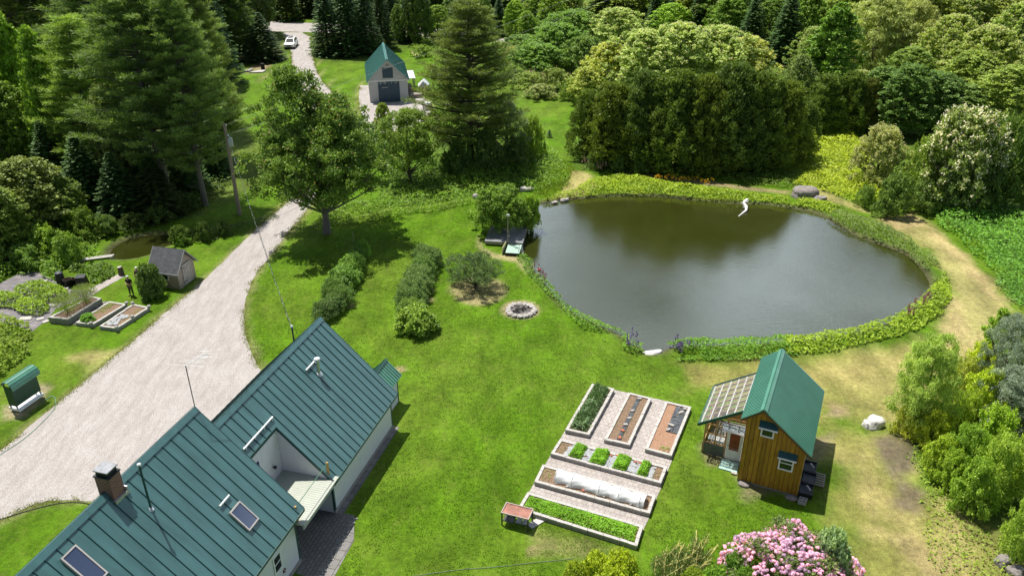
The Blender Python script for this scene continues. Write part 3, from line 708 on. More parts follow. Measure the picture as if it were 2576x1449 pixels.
# near wing roof
b = MB(); roof_slope(b, (NX0, NY, NZ), (NX1, NY, NZ), (NX1, NRY, NRZ), (NX0, NRY, NRZ), .12)
roof_slope(b, (NX0, 2*NRY-NY, NZ), (NX1, 2*NRY-NY, NZ), (NX1, NRY+.01, NRZ), (NX0, NRY+.01, NRZ), .12)
rn = b.build('roof', m_teal, house)
b = MB(); ribs(b, (NX0, NY, NZ), (NX1, NY, NZ), (NX0, NRY, NRZ), (NX1, NRY, NRZ), .55, .020, .042, first=.36)
b.build('roof_seams', m_teal_dark, rn)  # dark seam colour stands in for the shade beside each rib
b = MB(); cap(b, (NX0, NRY, NRZ), (NX1+.02, NRY, NRZ), (0, -1, -.99), (0, 1, -.99), .28, .025); b.build('ridge_cap', m_teal, rn)
b = MB(); b.box(NX0, NX1, NY-.03, NY-.002, NZ-.15, NZ-.01)
b.prism([(NX1+.003, NY, NZ-.17), (NX1+.003, NRY, NRZ-.17), (NX1+.003, NRY, NRZ+.02), (NX1+.003, NY, NZ+.02)], (.03, 0, 0))
b.prism([(NX1+.003, 2*NRY-NY, NZ-.17), (NX1+.003, NRY, NRZ-.17), (NX1+.003, NRY, NRZ+.02), (NX1+.003, 2*NRY-NY, NZ+.02)], (.03, 0, 0))
b.build('fascia', m_teal_dark, rn)
# annex at the far gable
b = MB(); b.prism([(7.472, .72, 0), (7.472, 2.3, 0), (7.472, 2.3, 1.95), (7.472, 1.5, 2.72), (7.472, .72, 1.95)], (2.6, 0, 0)); ax_ = b.build('annex', m_siding, house)
b = MB(); AX = 10.35
roof_slope(b, (7.48, .48, 1.82), (AX, .48, 1.82), (AX, 1.5, 2.82), (7.48, 1.5, 2.82), .05)
roof_slope(b, (7.48, 2.52, 1.82), (AX, 2.52, 1.82), (AX, 1.502, 2.82), (7.48, 1.502, 2.82), .05); ar = b.build('roof', m_green, ax_)
b = MB(); ribs(b, (7.8, .48, 1.82), (AX, .48, 1.82), (7.8, 1.5, 2.82), (AX, 1.5, 2.82), .23, .03, .03)
ribs(b, (7.8, 2.52, 1.82), (AX, 2.52, 1.82), (7.8, 1.5, 2.82), (AX, 1.5, 2.82), .23, .03, .03)
cap(b, (7.5, 1.5, 2.84), (AX+.01, 1.5, 2.84), (0, -1, -.98), (0, 1, -.98), .13); b.build('roof_seams', m_green_dark, ax_)  # annex seams coloured darker too, painting in their shadow lines
b = MB(); b.box(10.03, 10.1, .69, .78, 0, 1.95); b.build('corner_board', m_teal_dark, ax_)
# deck in the notch
b = MB(); b.box(-3.5, .06, -.42, 2.62, 2.44, 2.50); dk = b.build('deck', m_deck, house)
b = MB(); b.box(-3.44, .02, -.33, -.25, 2.16, 2.436); b.box(-3.44, .02, -.24, 2.6, 2.38, 2.43); b.build('beam', mat('grey_beam', (.33, .34, .35), .7, .1), dk)
# wall of the notch with its door and lamp, and the triangular end wall
b = MB(); b.prism([(-.26, 2.60, 2.51), (-.26, -.02, 2.51), (-.26, -.02, zf(-.02)-.13), (-.26, 2.60, zf(2.6)-.13)], (.24, 0, 0)); b.build('end_wall', m_siding, house)
b = MB(); b.box(-3.4, -.27, 2.56, 2.615, 2.51, 5.02); b.build('deck_wall', siding('white_panel_wall', (.64, .64, .68), .6, 0), house)
dr = MB(); dr.box(-2.95, -2.1, 2.50, 2.555, 2.52, 4.55); dr = dr.build('door', mat('dark_blue_door', (.02, .025, .10), .4, .1, bmp=0), house)
g = MB(); g.box(-2.8, -2.25, 2.47, 2.498, 3.0, 4.4); g.build('pane', m_glass, dr)
lp = MB(); lp.tube([(-1.05, 2.55, 3.3), (-1.05, 2.46, 3.34)], .03, 6); lp.lathe([(.02, -.02), (.07, 0), (.09, .12), (.02, .16)], (-1.05, 2.42, 3.28), 8); lp.build('wall_lamp', m_black, house)
b = MB(); b.tube([(-2.65, NCH_Y+.26, zf(NCH_Y+.26)+.12), (-.02, NCH_Y+.26, zf(NCH_Y+.26)+.12)], .055, 6)
for x in (-2.5, -1.7, -.9, -.15): b.box(x-.02, x+.02, NCH_Y+.2, NCH_Y+.34, zf(NCH_Y+.2)+.01, zf(NCH_Y+.3)+.1)
b.build('snow_rail', m_galvw, rf)
for (x, y) in ((-.12, .05), (-3.35, .02)):
    p = MB(); p.box(x-.045, x+.045, y-.045, y+.045, 2.505, 3.45); p = p.build('railing_post', m_ywood, dk)
r_ = MB()
for z in (3.38,): r_.tube([(-.12, .05, z), (-3.35, .02, z)], .018, 5)
r_.build('rail', mat('green_rail', (.08, .22, .13), .5), dk)
# porch under the deck
b = MB(); b.box(-2.6, -1.7, 2.57, 2.61, .1, 2.15); b.build('porch_door', mat('grey_door', (.25, .26, .28), .5), house)
# roof lights
def skylight(parent, x0, x1, y0, y1, zfun):
    s = (zfun(1)-zfun(0)); n = Vector((0, -s, 1)).normalized(); up = Vector((0, 1, s)).normalized()
    c = Vector(((x0+x1)/2, (y0+y1)/2, zfun((y0+y1)/2))); hx = (x1-x0)/2; hy = (Vector((0, y1, zfun(y1)))-Vector((0, y0, zfun(y0)))).length/2
    b = MB()
    for sx in (-1, 1): b.obox(c+Vector((sx*hx, 0, 0))+n*.06, (1, 0, 0), up, n, .03, hy+.03, .07)
    for sy in (-1, 1): b.obox(c+up*sy*hy+n*.06, (1, 0, 0), up, n, hx-.031, .03, .068)
    f = b.build('skylight', mat('pale_tan_frame', (.46, .42, .40), .6, .1), parent)
    g = MB(); g.obox(c+n*.085, (1, 0, 0), up, n, hx-.03, hy-.03, .012); g.build('pane', m_skyglass, f)
skylight(rn, -5.92, -5.2, .78, 1.58, zn)
skylight(rn, -11.93, -11.25, 3.1, 4.2, zn)
b = MB(); b.tube([(-6.02, 1.9, zn(1.9)+.12), (-5.29, 1.9, zn(1.9)+.12)], .05, 6); b.build('snow_rail', m_galvw, rn)
# chimney, pipes, aerial
m_brick, nt, bb_, o = newmat('red_brick'); br = N(nt, 'ShaderNodeTexBrick'); br.inputs['Color1'].default_value = (.22, .075, .05, 1); br.inputs['Color2'].default_value = (.15, .055, .04, 1); br.inputs['Mortar'].default_value = (.30, .26, .22, 1)
br.inputs['Scale'].default_value = 1; br.inputs['Brick Width'].default_value = .22; br.inputs['Row Height'].default_value = .075; br.inputs['Mortar Size'].default_value = .008
tcc = N(nt, 'ShaderNodeTexCoord'); sxx = N(nt, 'ShaderNodeSeparateXYZ'); cxx = N(nt, 'ShaderNodeCombineXYZ'); adx = N(nt, 'ShaderNodeMath', operation='ADD')
nt.links.new(tcc.outputs['Object'], sxx.inputs[0]); nt.links.new(sxx.outputs[0], adx.inputs[0]); nt.links.new(sxx.outputs[1], adx.inputs[1]); nt.links.new(adx.outputs[0], cxx.inputs[0]); nt.links.new(sxx.outputs[2], cxx.inputs[1])
nt.links.new(cxx.outputs[0], br.inputs[0]); nt.links.new(br.outputs[0], bb_.inputs['Base Color']); bb_.inputs['Roughness'].default_value = .9
CX0, CX1, CY0, CY1 = -8.90, -8.28, 4.30, 4.98
b = MB(); b.box(CX0, CX1, CY0, CY1, 6.8, 8.72); ch = b.build('chimney', m_brick, house)
b = MB(); b.box(CX0-.03, CX1+.03, CY0-.03, CY1+.03, 8.68, 8.74); b.box(CX0+.06, CX1-.06, CY0+.06, CY1-.06, 8.74, 8.96)
b.build('flue', m_black, ch)
b = MB(); b.box(CX0+.0, CX1-.0, CY0+.0, CY1-.0, 8.94, 9.0); b.build('chimney_cap', mat('dull_zinc_cap', (.24, .245, .26), .5, .35, 6, metal=.3), ch, .02)
b = MB(); b.box(CX0-.07, CX1+.07, CY0-.12, CY0-.003, zn(CY0)-.1, zn(CY0)+.05); b.box(CX1+.003, CX1+.08, CY0-.1, CY1+.05, zn(CY0)-.1, zn(CY0)+.24); b.build('flashing', m_galv, ch)
b = MB(); b.tube([(-8.14, 3.41, zn(3.41)-.1), (-8.14, 3.41, 9.0)], .045, 10); b.lathe([(.045, 0), (.08, .0), (.08, .08), (.0, .1)], (-8.14, 3.41, 9.0), 10, 1); b.lathe([(.12, 0), (.06, .12), (.05, .12)], (-8.14, 3.41, zn(3.41)-.03), 10, 2)
b.build('vent_pipe', [m_teal_dark, m_galvw, m_galv], rn)
b = MB(); zb = zf(2.66); b.tube([(4.45, 2.66, zb-.1), (4.45, 2.66, zb+.82)], .10, 14); b.lathe([(.17, 0), (.17, .10), (.12, .14), (0, .15)], (4.45, 2.66, zb+.85), 14, 1); b.lathe([(.2, -.12), (.13, .06), (.10, .07)], (4.45, 2.66, zb), 14, 1)
b.build('stove_pipe', [m_galv, m_galvw], rf)
b = MB(); b.tube([(3.85, 3.05, zf(3.05)+.1), (5.0, 3.05, zf(3.05)+.1)], .06, 6); b.build('snow_rail', m_galvw, rf)
b = MB(); AP = Vector((-3.0, 4.7, 7.95)); b.tube([AP, AP+Vector((0, 0, 2.25))], .022, 6)
an = b.build('aerial_mast', m_black, house)
b = MB(); top = AP+Vector((0, 0, 2.25)); ca, sa = math.cos(-HT), math.sin(-HT)
def hl(x, y, z=0): return Vector((x*ca-y*sa, x*sa+y*ca, z))     # world direction into the house frame
bd = hl(.55, .84).normalized(); el = hl(.98, -.1).normalized()
b.tube([top-bd*.1, top+bd*1.2+Vector((0, 0, .05))], .015, 5)
for t, l in ((0, .85), (.35, .62), (.5, .5), (.75, .3), (.9, .28), (1.05, .26), (1.18, .24)):
    c = top+bd*t; b.tube([c-el*l, c+el*l], .008, 4)
for k in (-.16, .16): b.tube([top+bd*1.1+Vector((0, 0, k))-el*.28, top+bd*1.1+Vector((0, 0, k))+el*.28], .012, 5)
b.build('aerial_elements', m_galvw, an)
b = MB(); mx0 = Vector((6.1, 5.0, 5.6)); b.tube([mx0, mx0+Vector((0, 0, 1.35))], .045, 8); b.lathe([(.05, 0), (.085, .03), (.05, .14), (0, .16)], mx0+Vector((0, 0, 1.33)), 10, 1)
for a in (-1, 1): b.tube([mx0+Vector((0, 0, 1.25)), mx0+hl(a*.2, 0, 1.2), mx0+hl(a*.24, 0, .95)], .012, 5)
b.build('service_mast', [m_black, m_galvw], house); MAST = (Matrix.Translation(HO)@Matrix.Rotation(HT, 4, 'Z'))@(mx0+Vector((0, 0, 1.3)))
window(house, [(-5.52, .119, 1.25), (-4.95, .119, 1.25), (-4.95, .119, 2.2), (-5.52, .119, 2.2)], (0, -1, 0), .07, m_white, m_glass, bars=(.5,))
# downpipe-like edge at the near corner, small red ornament
b = MB()
for a in range(5): b.lathe([(0, -.05), (.05, 0), (0, .05)], (-4.85+.09*math.cos(a*1.257), .1, .85+.09*math.sin(a*1.257)), 6)
b.build('wall_ornament', mat('dark_red_iron', (.12, .01, .015), .5), house)
# patio slabs and gravel strip by the house
HM = Matrix.Translation((HO.x, HO.y, 0))@Matrix.Rotation(HT, 4, 'Z')
def hsheet(name, pts, z, m, label, kind='structure'):
    return sheet(name, [((HM@Vector((x, y, 0))).x, (HM@Vector((x, y, 0))).y) for x, y in pts], z, m, label, kind=kind)
def pavermat(name, c1, c2, mo, bw, rh, ms, rot=0.0):
    m, nt, b, o = newmat(name); br = N(nt, 'ShaderNodeTexBrick'); t = N(nt, 'ShaderNodeTexCoord'); mpp = N(nt, 'ShaderNodeMapping'); mpp.inputs['Rotation'].default_value = (0, 0, rot)
    nt.links.new(t.outputs['Object'], mpp.inputs[0]); nt.links.new(mpp.outputs[0], br.inputs[0])
    br.inputs['Color1'].default_value = (*c1, 1); br.inputs['Color2'].default_value = (*c2, 1); br.inputs['Mortar'].default_value = (*mo, 1)
    br.inputs['Scale'].default_value = 1; br.inputs['Brick Width'].default_value = bw; br.inputs['Row Height'].default_value = rh; br.inputs['Mortar Size'].default_value = ms; br.offset = .5
    n = noise(nt, 3, 5); r = ramp(nt, n.outputs[0], [(.3, (.82, .8, .78)), (.7, (1.08, 1.08, 1.08))])
    q = N(nt, 'ShaderNodeMix', data_type='RGBA', blend_type='MULTIPLY'); q.inputs[0].default_value = 1; nt.links.new(br.outputs[0], q.inputs[6]); nt.links.new(r.outputs[0], q.inputs[7])
    nt.links.new(q.outputs[2], b.inputs['Base Color']); b.inputs['Roughness'].default_value = .9; bump(nt, b, br.outputs['Fac'], -.6, .01); return m
m_pavd = pavermat('dark_patio_pavers', (.17, .16, .15), (.21, .20, .19), (.05, .05, .045), .3, .2, .012, -HT)
m_slab = pavermat('grey_stepping_slabs', (.17, .165, .16), (.22, .21, .20), (.08, .08, .07), .6, .45, .02, -HT)
hsheet('patio', [(-3.44, 2.55), (-3.44, .1), (-4.2, .0), (-4.2, -1.15), (-1.0, -1.0), (-.02, -.8), (-.02, 2.55)], .010, m_pavd, 'dark brick patio under the deck')
hsheet('slab_path', [(-4.6, -.9), (-4.6, -1.9), (-1.5, -1.75), (.1, -1.0), (.1, -.42), (7.6, -.38), (7.6, -.04), (-.02, -.04), (-.02, -.82), (-1.2, -.95)], .016, m_slab, 'grey slabs and gravel strip along the lawn side of the house')
rs = np.random.RandomState(4); b = MB()
for i in range(150):
    u = rs.uniform(-4.4, .0); v = -1.25+rs.normal()*.07+(.12 if u > -1 else 0); r = rs.uniform(.025, .06); p = HM@Vector((u, v, .02)); b.lathe([(0, -r*.3), (r, 0), (r*.7, r*.6), (0, r*.75)], p, 6)
tag(b.build('stone_strip', m_stone), 'strip of small pale stones between the patio slabs', 'pebbles', kind='stuff')

# ================================================================ yellow board cottage
co = at(*[v*2576/3000 for v in (2000+460/2.898, 1000+1180/2.898)]); CA = R(-24.5)
cot = empty('garden_cottage', (co.x, co.y, 0), CA)
tag(cot, 'small yellow board cottage with steep green metal roof and a glazed lean-to', 'cottage')
m_yb, nt, bq, o = newmat('yellow_stained_boards')
t = N(nt, 'ShaderNodeTexCoord'); sx = N(nt, 'ShaderNodeSeparateXYZ'); nt.links.new(t.outputs['Object'], sx.inputs[0]); am = N(nt, 'ShaderNodeMath', operation='ADD'); nt.links.new(sx.outputs[0], am.inputs[0]); nt.links.new(sx.outputs[1], am.inputs[1])
ml = N(nt, 'ShaderNodeMath', operation='MULTIPLY'); ml.inputs[1].default_value = 1/.235; nt.links.new(am.outputs[0], ml.inputs[0]); flr = N(nt, 'ShaderNodeMath', operation='FLOOR'); nt.links.new(ml.outputs[0], flr.inputs[0])
wn = N(nt, 'ShaderNodeTexWhiteNoise', noise_dimensions='1D'); nt.links.new(flr.outputs[0], wn.inputs['W'])
n1 = noise(nt, 2.2, 6, .7, stretch=(7, 7, .7)); n2 = noise(nt, 5, 2, .5, stretch=(1.2, 1.2, 1.6))
r1 = ramp(nt, n1.outputs[0], [(.28, (.17, .085, .009)), (.5, (.42, .225, .018)), (.75, (.54, .31, .035))]); kn = ramp(nt, n2.outputs[0], [(.22, (.35, .3, .25)), (.33, (1, 1, 1))])
wv = ramp(nt, wn.outputs[0], [(0, (.72, .70, .66)), (1, (1.12, 1.12, 1.1))])
q1 = N(nt, 'ShaderNodeMix', data_type='RGBA', blend_type='MULTIPLY'); q1.inputs[0].default_value = 1; q2 = N(nt, 'ShaderNodeMix', data_type='RGBA', blend_type='MULTIPLY'); q2.inputs[0].default_value = 1
nt.links.new(r1.outputs[0], q1.inputs[6]); nt.links.new(kn.outputs[0], q1.inputs[7]); nt.links.new(q1.outputs[2], q2.inputs[6]); nt.links.new(wv.outputs[0], q2.inputs[7]); nt.links.new(q2.outputs[2], bq.inputs['Base Color']); bq.inputs['Roughness'].default_value = .6
bump(nt, bq, n1.outputs[0], .25, .01)
m_brownt = mat('brown_trim_board', (.13, .065, .025), .7, .2)
ax, az, lx, lz, rx, rz = .78, 5.22, -.28, 4.36, 3.46, 3.08   # ridge, left eave, right eave (local x, z)
CDEP = 6.0
sl = (az-lz)/(ax-lx); sr = (az-rz)/(rx-ax)
b = MB(); b.prism([(0, 0, .12), (3.16, 0, .12), (3.16, 0, az-sr*(3.16-ax)-.14), (ax, 0, az-.14), (0, 0, az-sl*ax-.14)], (0, CDEP-.2, 0)); b.build('wall', m_yb, cot)
b = MB()   # battens over the board joints
x = .0
while x < 3.16:
    zt = (az-sl*(ax-x) if x < ax else az-sr*(x-ax))-.16; b.box(x, x+.022, -.022, -.001, .12, zt); x += .235
b.build('batten', mat('dark_joint_battens', (.17, .085, .015), .7, .3, 3), cot)
m_wrap = mat('white_house_wrap', (.68, .69, .72), .6, .0, 9, bmp=0)
nt = m_wrap.node_tree; n_ = noise(nt, 4, 3, .8, stretch=(1, 3, 6)); r_ = ramp(nt, n_.outputs[0], [(.5, (.70, .71, .74)), (.56, (.16, .24, .55))]); nt.links.new(r_.outputs[0], nt.nodes['Principled BSDF'].inputs['Base Color'])
b = MB(); b.box(3.162, 3.175, .05, CDEP-.25, .2, az-sr*(3.16-ax)-.2); b.build('side_wall', m_wrap, cot)
b = MB(); Y0, Y1 = -.36, 6.05
roof_slope(b, (lx, Y0, lz), (lx, Y1, lz), (ax, Y1, az), (ax, Y0, az), .05); roof_slope(b, (rx, Y0, rz), (rx, Y1, rz), (ax+.002, Y1, az), (ax+.002, Y0, az), .05)
cr_ = b.build('roof', m_green, cot)
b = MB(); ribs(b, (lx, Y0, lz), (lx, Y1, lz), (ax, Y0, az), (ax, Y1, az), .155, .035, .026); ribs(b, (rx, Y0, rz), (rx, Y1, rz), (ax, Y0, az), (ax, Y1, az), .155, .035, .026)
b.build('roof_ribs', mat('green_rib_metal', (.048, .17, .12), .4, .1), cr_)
b = MB(); cap(b, (ax, Y0-.01, az), (ax, Y1, az), (-1, 0, -sl), (1, 0, -sr), .19, .02); b.build('ridge_cap', m_green, cr_)
b = MB(); y = Y0+.02
b.prism([(lx, y, lz-.2), (ax, y, az-.2), (ax, y, az-.06), (lx, y, lz-.06)], (0, .04, 0)); b.prism([(ax, y, az-.2), (rx, y, rz-.2), (rx, y, rz-.06), (ax, y, az-.06)], (0, .04, 0))
b.box(rx-.06, rx-.02, Y0+.07, Y1, rz-.16, rz-.06); b.box(-.2, 3.2, Y0+.07, -.03, 3.0, 3.02) if False else None
b.build('bargeboard', m_brownt, cr_)
b = MB(); b.box(.0, 3.16, .02, CDEP-.2, .0, .118); b.build('sill_beam', m_concd, cot)
# front windows with their awnings
for (x0, x1, z0, z1, bars, wlab) in ((.82, 1.42, 3.42, 3.98, (), 'small square upper window'), (1.97, 2.65, 1.62, 2.30, (.6,), 'two-pane sash window lower on the gable')):
    window(cot, [(x0, -.03, z0), (x1, -.03, z0), (x1, -.03, z1), (x0, -.03, z1)], (0, -1, 0), .08, m_white, m_glass, bars=bars, label=wlab, proud=.06)
def awning(parent, x0, x1, y, ztop, dz, dy, m0, m1, step=.085):
    b = MB(); n = int((x1-x0)/step*2)
    for i in range(n):
        xa = x0+(x1-x0)*i/n; xb = x0+(x1-x0)*(i+1)/n; h = .022 if i % 2 else 0; h2 = 0 if i % 2 else .022
        b.prism([(xa, y, ztop+h), (xb, y, ztop+h2), (xb, y-dy, ztop-dz+h2), (xa, y-dy, ztop-dz+h)], (0, 0, -.012), 0)
        b.prism([(xa, y-dy*1.001-.001, ztop-dz+h+.001), (xb, y-dy*1.001-.001, ztop-dz+h2+.001), (xb, y-dy*1.12, ztop-dz-.075+h2), (xa, y-dy*1.12, ztop-dz-.075+h)], (0, -.008, 0), 1)
    return b.build('awning', [m0, m1], parent)
m_awn = mat('dark_teal_awning', (.012, .075, .075), .4, .1)
awning(cot, .66, 1.62, -.03, 4.33, .26, .28, m_awn, m_galvw); awning(cot, 1.84, 2.80, -.03, 2.74, .24, .28, m_awn, m_galvw)
# glazed lean-to
GY0, GY1, GX = 1.6, 5.2, -2.3
m_poly, nt, bp_, o = newmat('clear_corrugated_roofing'); bp_.inputs['Base Color'].default_value = (.78, .80, .80, 1); bp_.inputs['Transmission Weight'].default_value = .82; bp_.inputs['Roughness'].default_value = .12; bp_.inputs['IOR'].default_value = 1.05
bp_.inputs['Alpha'].default_value = .55
zg = lambda x: 2.2+(x+2.62)*(3.78-2.2)/(2.62-.28)
lt = MB(); nn = 46
for i in range(nn):
    y0 = 1.22+(5.25-1.22)*i/nn; y1 = 1.22+(5.25-1.22)*(i+1)/nn; h0 = .02*(i % 2); h1 = .02*((i+1) % 2)
    lt.add([(-2.62, y0, zg(-2.62)+h0), (-2.62, y1, zg(-2.62)+h1), (-.28, y1, zg(-.28)+h1), (-.28, y0, zg(-.28)+h0)], [(0, 1, 2, 3)])
lt = lt.build('glazed_roof', m_poly, cot)
m_wood2 = mat('orange_lumber', (.48, .27, .10), .7, .25, 3, stretch=(6, 6, 1))
b = MB()
for x in np.linspace(-2.5, -.38, 6): b.box(x-.03, x+.03, 1.3, 5.2, zg(x)-.09, zg(x)-.02)     # purlins
b.build('purlin', mat('white_purlins', (.7, .68, .66), .6, .1), lt)
b = MB()
for y in np.linspace(1.45, 5.0, 7):
    a_, c_ = Vector((-2.5, y, zg(-2.5)-.16)), Vector((-.3, y, zg(-.3)-.16)); d = c_-a_; b.obox((a_+c_)/2, d, (0, 1, 0), d.cross(Vector((0, 1, 0))), d.length/2, .025, .055)
b.build('rafter', mat('pinkish_rafters', (.55, .36, .26), .7, .15), lt)
b = MB(); a_, c_ = Vector((-2.64, 1.2, zg(-2.64)-.03)), Vector((-.28, 1.2, zg(-.28)-.03)); d = c_-a_; b.obox((a_+c_)/2, d, (0, 1, 0), d.cross(Vector((0, 1, 0))), d.length/2, .03, .08)
b.box(-2.68, -2.62, 1.17, 5.28, 2.08, 2.2)
a_, c_ = Vector((-2.6, 5.27, zg(-2.6)-.0)), Vector((-.28, 5.27, zg(-.28)-.0)); d = c_-a_; b.obox((a_+c_)/2, d, (0, 1, 0), d.cross(Vector((0, 1, 0))), d.length/2, .02, .05)
b.build('roof_edge', m_green_dark, lt)
b = MB()   # timber frame of the lean-to
for x in (-2.27, -1.66, -1.08, -.04): b.box(x-.04, x+.04, GY0-.03, GY0+.05, .1, min(zg(x)-.2, 3.5))
for z in (.80, 1.42, 2.05): b.box(-2.23, -1.12 if z < 2 else -.08, GY0-.02, GY0+.03, z, z+.06)
b.box(-1.6, -.1, GY0-.018, GY0+.028, 2.75, 2.81)
for y in (GY0+.9, GY0+1.8, GY0+2.7, GY1-.05): b.box(-2.31, -2.23, y-.04, y+.04, .1, 2.05)
for z in (.80, 2.0): b.box(-2.30, -2.24, GY0+.06, GY1, z, z+.06)
b.box(-2.30, -.05, GY1-.08, GY1-.02, .1, .9)
b.build('lean_to_frame', m_wood2, cot)
b = MB(); b.box(-2.24, -1.1, GY0-.05, GY0-.031, .05, .79); b.box(-2.335, -2.312, GY0-.04, GY1, .05, .79); b.build('lean_to_skirt', siding('grey_metal_skirt', (.10, .115, .11), .2, 0), cot)
m_clear = bpy.data.materials.new('clear_glazing'); m_clear.use_nodes = True; nt = m_clear.node_tree; nt.nodes.clear()
o = N(nt, 'ShaderNodeOutputMaterial'); gl = N(nt, 'ShaderNodeBsdfGlossy'); gl.inputs['Roughness'].default_value = .04; tp = N(nt, 'ShaderNodeBsdfTransparent'); tp.inputs[0].default_value = (.86, .9, .88, 1); mxs = N(nt, 'ShaderNodeMixShader'); fr_ = N(nt, 'ShaderNodeFresnel'); fr_.inputs[0].default_value = 1.5
nt.links.new(fr_.outputs[0], mxs.inputs[0]); nt.links.new(tp.outputs[0], mxs.inputs[1]); nt.links.new(gl.outputs[0], mxs.inputs[2]); nt.links.new(mxs.outputs[0], o.inputs[0])
b = MB(); b.add([(-2.23, GY0+.01, .82), (-1.1, GY0+.01, .82), (-1.1, GY0+.01, zg(-1.1)-.2), (-2.23, GY0+.01, zg(-2.23)-.2)], [(0, 1, 2, 3)]); b.add([(-1.04, GY0+.01, 2.1), (-.08, GY0+.01, 2.1), (-.08, GY0+.01, 3.5), (-1.04, GY0+.01, 3.05)], [(0, 1, 2, 3)])
b.add([(-2.27, GY0+.06, .86), (-2.27, GY1-.1, .86), (-2.27, GY1-.1, 2.0), (-2.27, GY0+.06, 2.0)], [(0, 1, 2, 3)]); b.build('pane', m_clear, cot)
b = MB(); b.box(-1.02, -.16, GY0-.045, GY0, .06, 2.02); dr = b.build('door', m_white, cot)
b = MB(); b.box(-.86, -.32, GY0-.053, GY0-.046, .72, 1.86); b.build('pane', mat('mottled_red_door_glass', (.20, .035, .035), .15, .5, 5, bmp=0), dr)  # door pane coloured a mottled dark red
b = MB(); b.box(-.93, -.89, GY0-.09, GY0-.05, .98, 1.06); b.build('handle', m_black, dr)
awning(cot, -1.3, -.05, GY0-.04, 2.44, .14, .45, mat('grey_teal_awning', (.28, .33, .34), .4, .1), m_galvw)
# things seen through the lean-to glazing: a bench with pots (part of the fit-out)
b = MB(); b.box(-2.1, -1.2, GY0+.25, GY0+.8, .82, .88)
for x, y in ((-2.05, GY0+.3), (-1.25, GY0+.3), (-2.05, GY0+.75), (-1.25, GY0+.75)): b.box(x-.03, x+.03, y-.03, y+.03, 0.05, .82)
tag(b.build('potting_bench', mat('white_bench_paint', (.6, .6, .6), .6), cot), 'white bench behind the lean-to glazing')
b = MB(); b.box(-2.25, -.0, GY0+.05, GY1-.1, .02, .05); b.build('floor', m_concd, cot)
CM = Matrix.Translation((co.x, co.y, 0))@Matrix.Rotation(CA, 4, 'Z')
def cloc(x, y, z=0): return CM@Vector((x, y, z))
def at_c(name, x, y, z=0, rz=0): return empty(name, cloc(x, y, z), CA+rz)
t = at_c('step_mat', -.6, 1.05); b = MB(); b.box(-.52, .48, -.5, .42, 0.02, .07); b.build('slab', mat('mint_green_slab', (.33, .50, .45), .85, .2), t); b = MB(); b.box(.2, .5, -.68, -.51, .02, .11); b.build('brick', m_stone, t)
tag(t, 'mint green doorstep slab before the cottage lean-to door', 'doorstep')
def crate(x, y, rz, lab, full=0):
    t = at_c('crate', x, y, 0.0, rz); b = MB(); w_, l, h = .33, .45, .34; th = .02
    b.box(-w_, w_, -l, l, .02, .04); b.box(-w_, -w_+th, -l, l, .04, h); b.box(w_-th, w_, -l, l, .04, h); b.box(-w_+th, w_-th, -l, -l+th, .04, h); b.box(-w_+th, w_-th, l-th, l, .04, h)
    b.box(-w_-.02, w_+.02, -l-.02, -l+.0, h-.05, h); b.box(-w_-.02, w_+.02, l, l+.02, h-.05, h)
    b.build('bin', m_black, t)
    b = MB(); b.box(-w_+th, w_-th, -l+th, l-th, .22, .24); b.build('contents', mat('dark_blue_tarp', (.025, .028, .05), .5, .3), t)
    if full: b = MB(); b.obox((.1, .05, .37), (1, .6, 0), (-.6, 1, 0), (0, 0, 1), .04, .2, .015); b.build('board', m_conc, t)
    tag(t, lab, 'crate', 'black crates beside the cottage')
crate(3.55, .52, .05, 'black crate with a stick on it, nearest the concrete blocks by the cottage', 1)
crate(3.58, 1.50, -.04, 'black crate, middle of the row beside the cottage wrap wall'); crate(3.52, 2.5, .03, 'black crate with a pale offcut, farthest along the cottage wall', 1)
t = at_c('pallet', 4.12, 1.85); b = MB()
for k in range(6): b.box(-.28, .28, -.55+k*.2, -.45+k*.2, .10, .12)
b.box(-.28, -.2, -.55, .55, .02, .10); b.box(.2, .28, -.55, .55, .02, .10); b.build('slats', m_cedarw, t); tag(t, 'small slatted wooden pallet in the cottage shade beside the crates', 'pallet')
for k, (x, y) in enumerate(((3.5, -.18), (3.46, -.42))):
    t = at_c('concrete_block', x, y, 0, .05*k); b = MB(); b.box(-.2, .2, -.1, -.07, 0, .2); b.box(-.2, .2, .07, .1, 0, .2)
    for xx in (-.2, -.015, .17): b.box(xx, xx+.03, -.07, .07, 0, .2)
    b.build('shell', m_conc, t); tag(t, ('hollow concrete block nearest the crates at the cottage corner', 'hollow concrete block just in front of the other at the cottage corner')[k], 'concrete block', 'concrete blocks by the cottage')
for k, (x, y) in enumerate(((2.9, -.25), (.42, -.22))):
    t = at_c('foundation_stone', x, y); b = MB(); b.lathe([(.28, 0), (.34, .06), (.30, .13), (.15, .16), (0, .165)], (0, 0, 0), 12); b.build('stone', m_stone2, t); t.scale = (1, .7, 1)
    tag(t, ('flat round stone under the right corner of the cottage', 'flat round stone under the left corner of the cottage front')[k], 'stone', 'footing stones of the cottage')

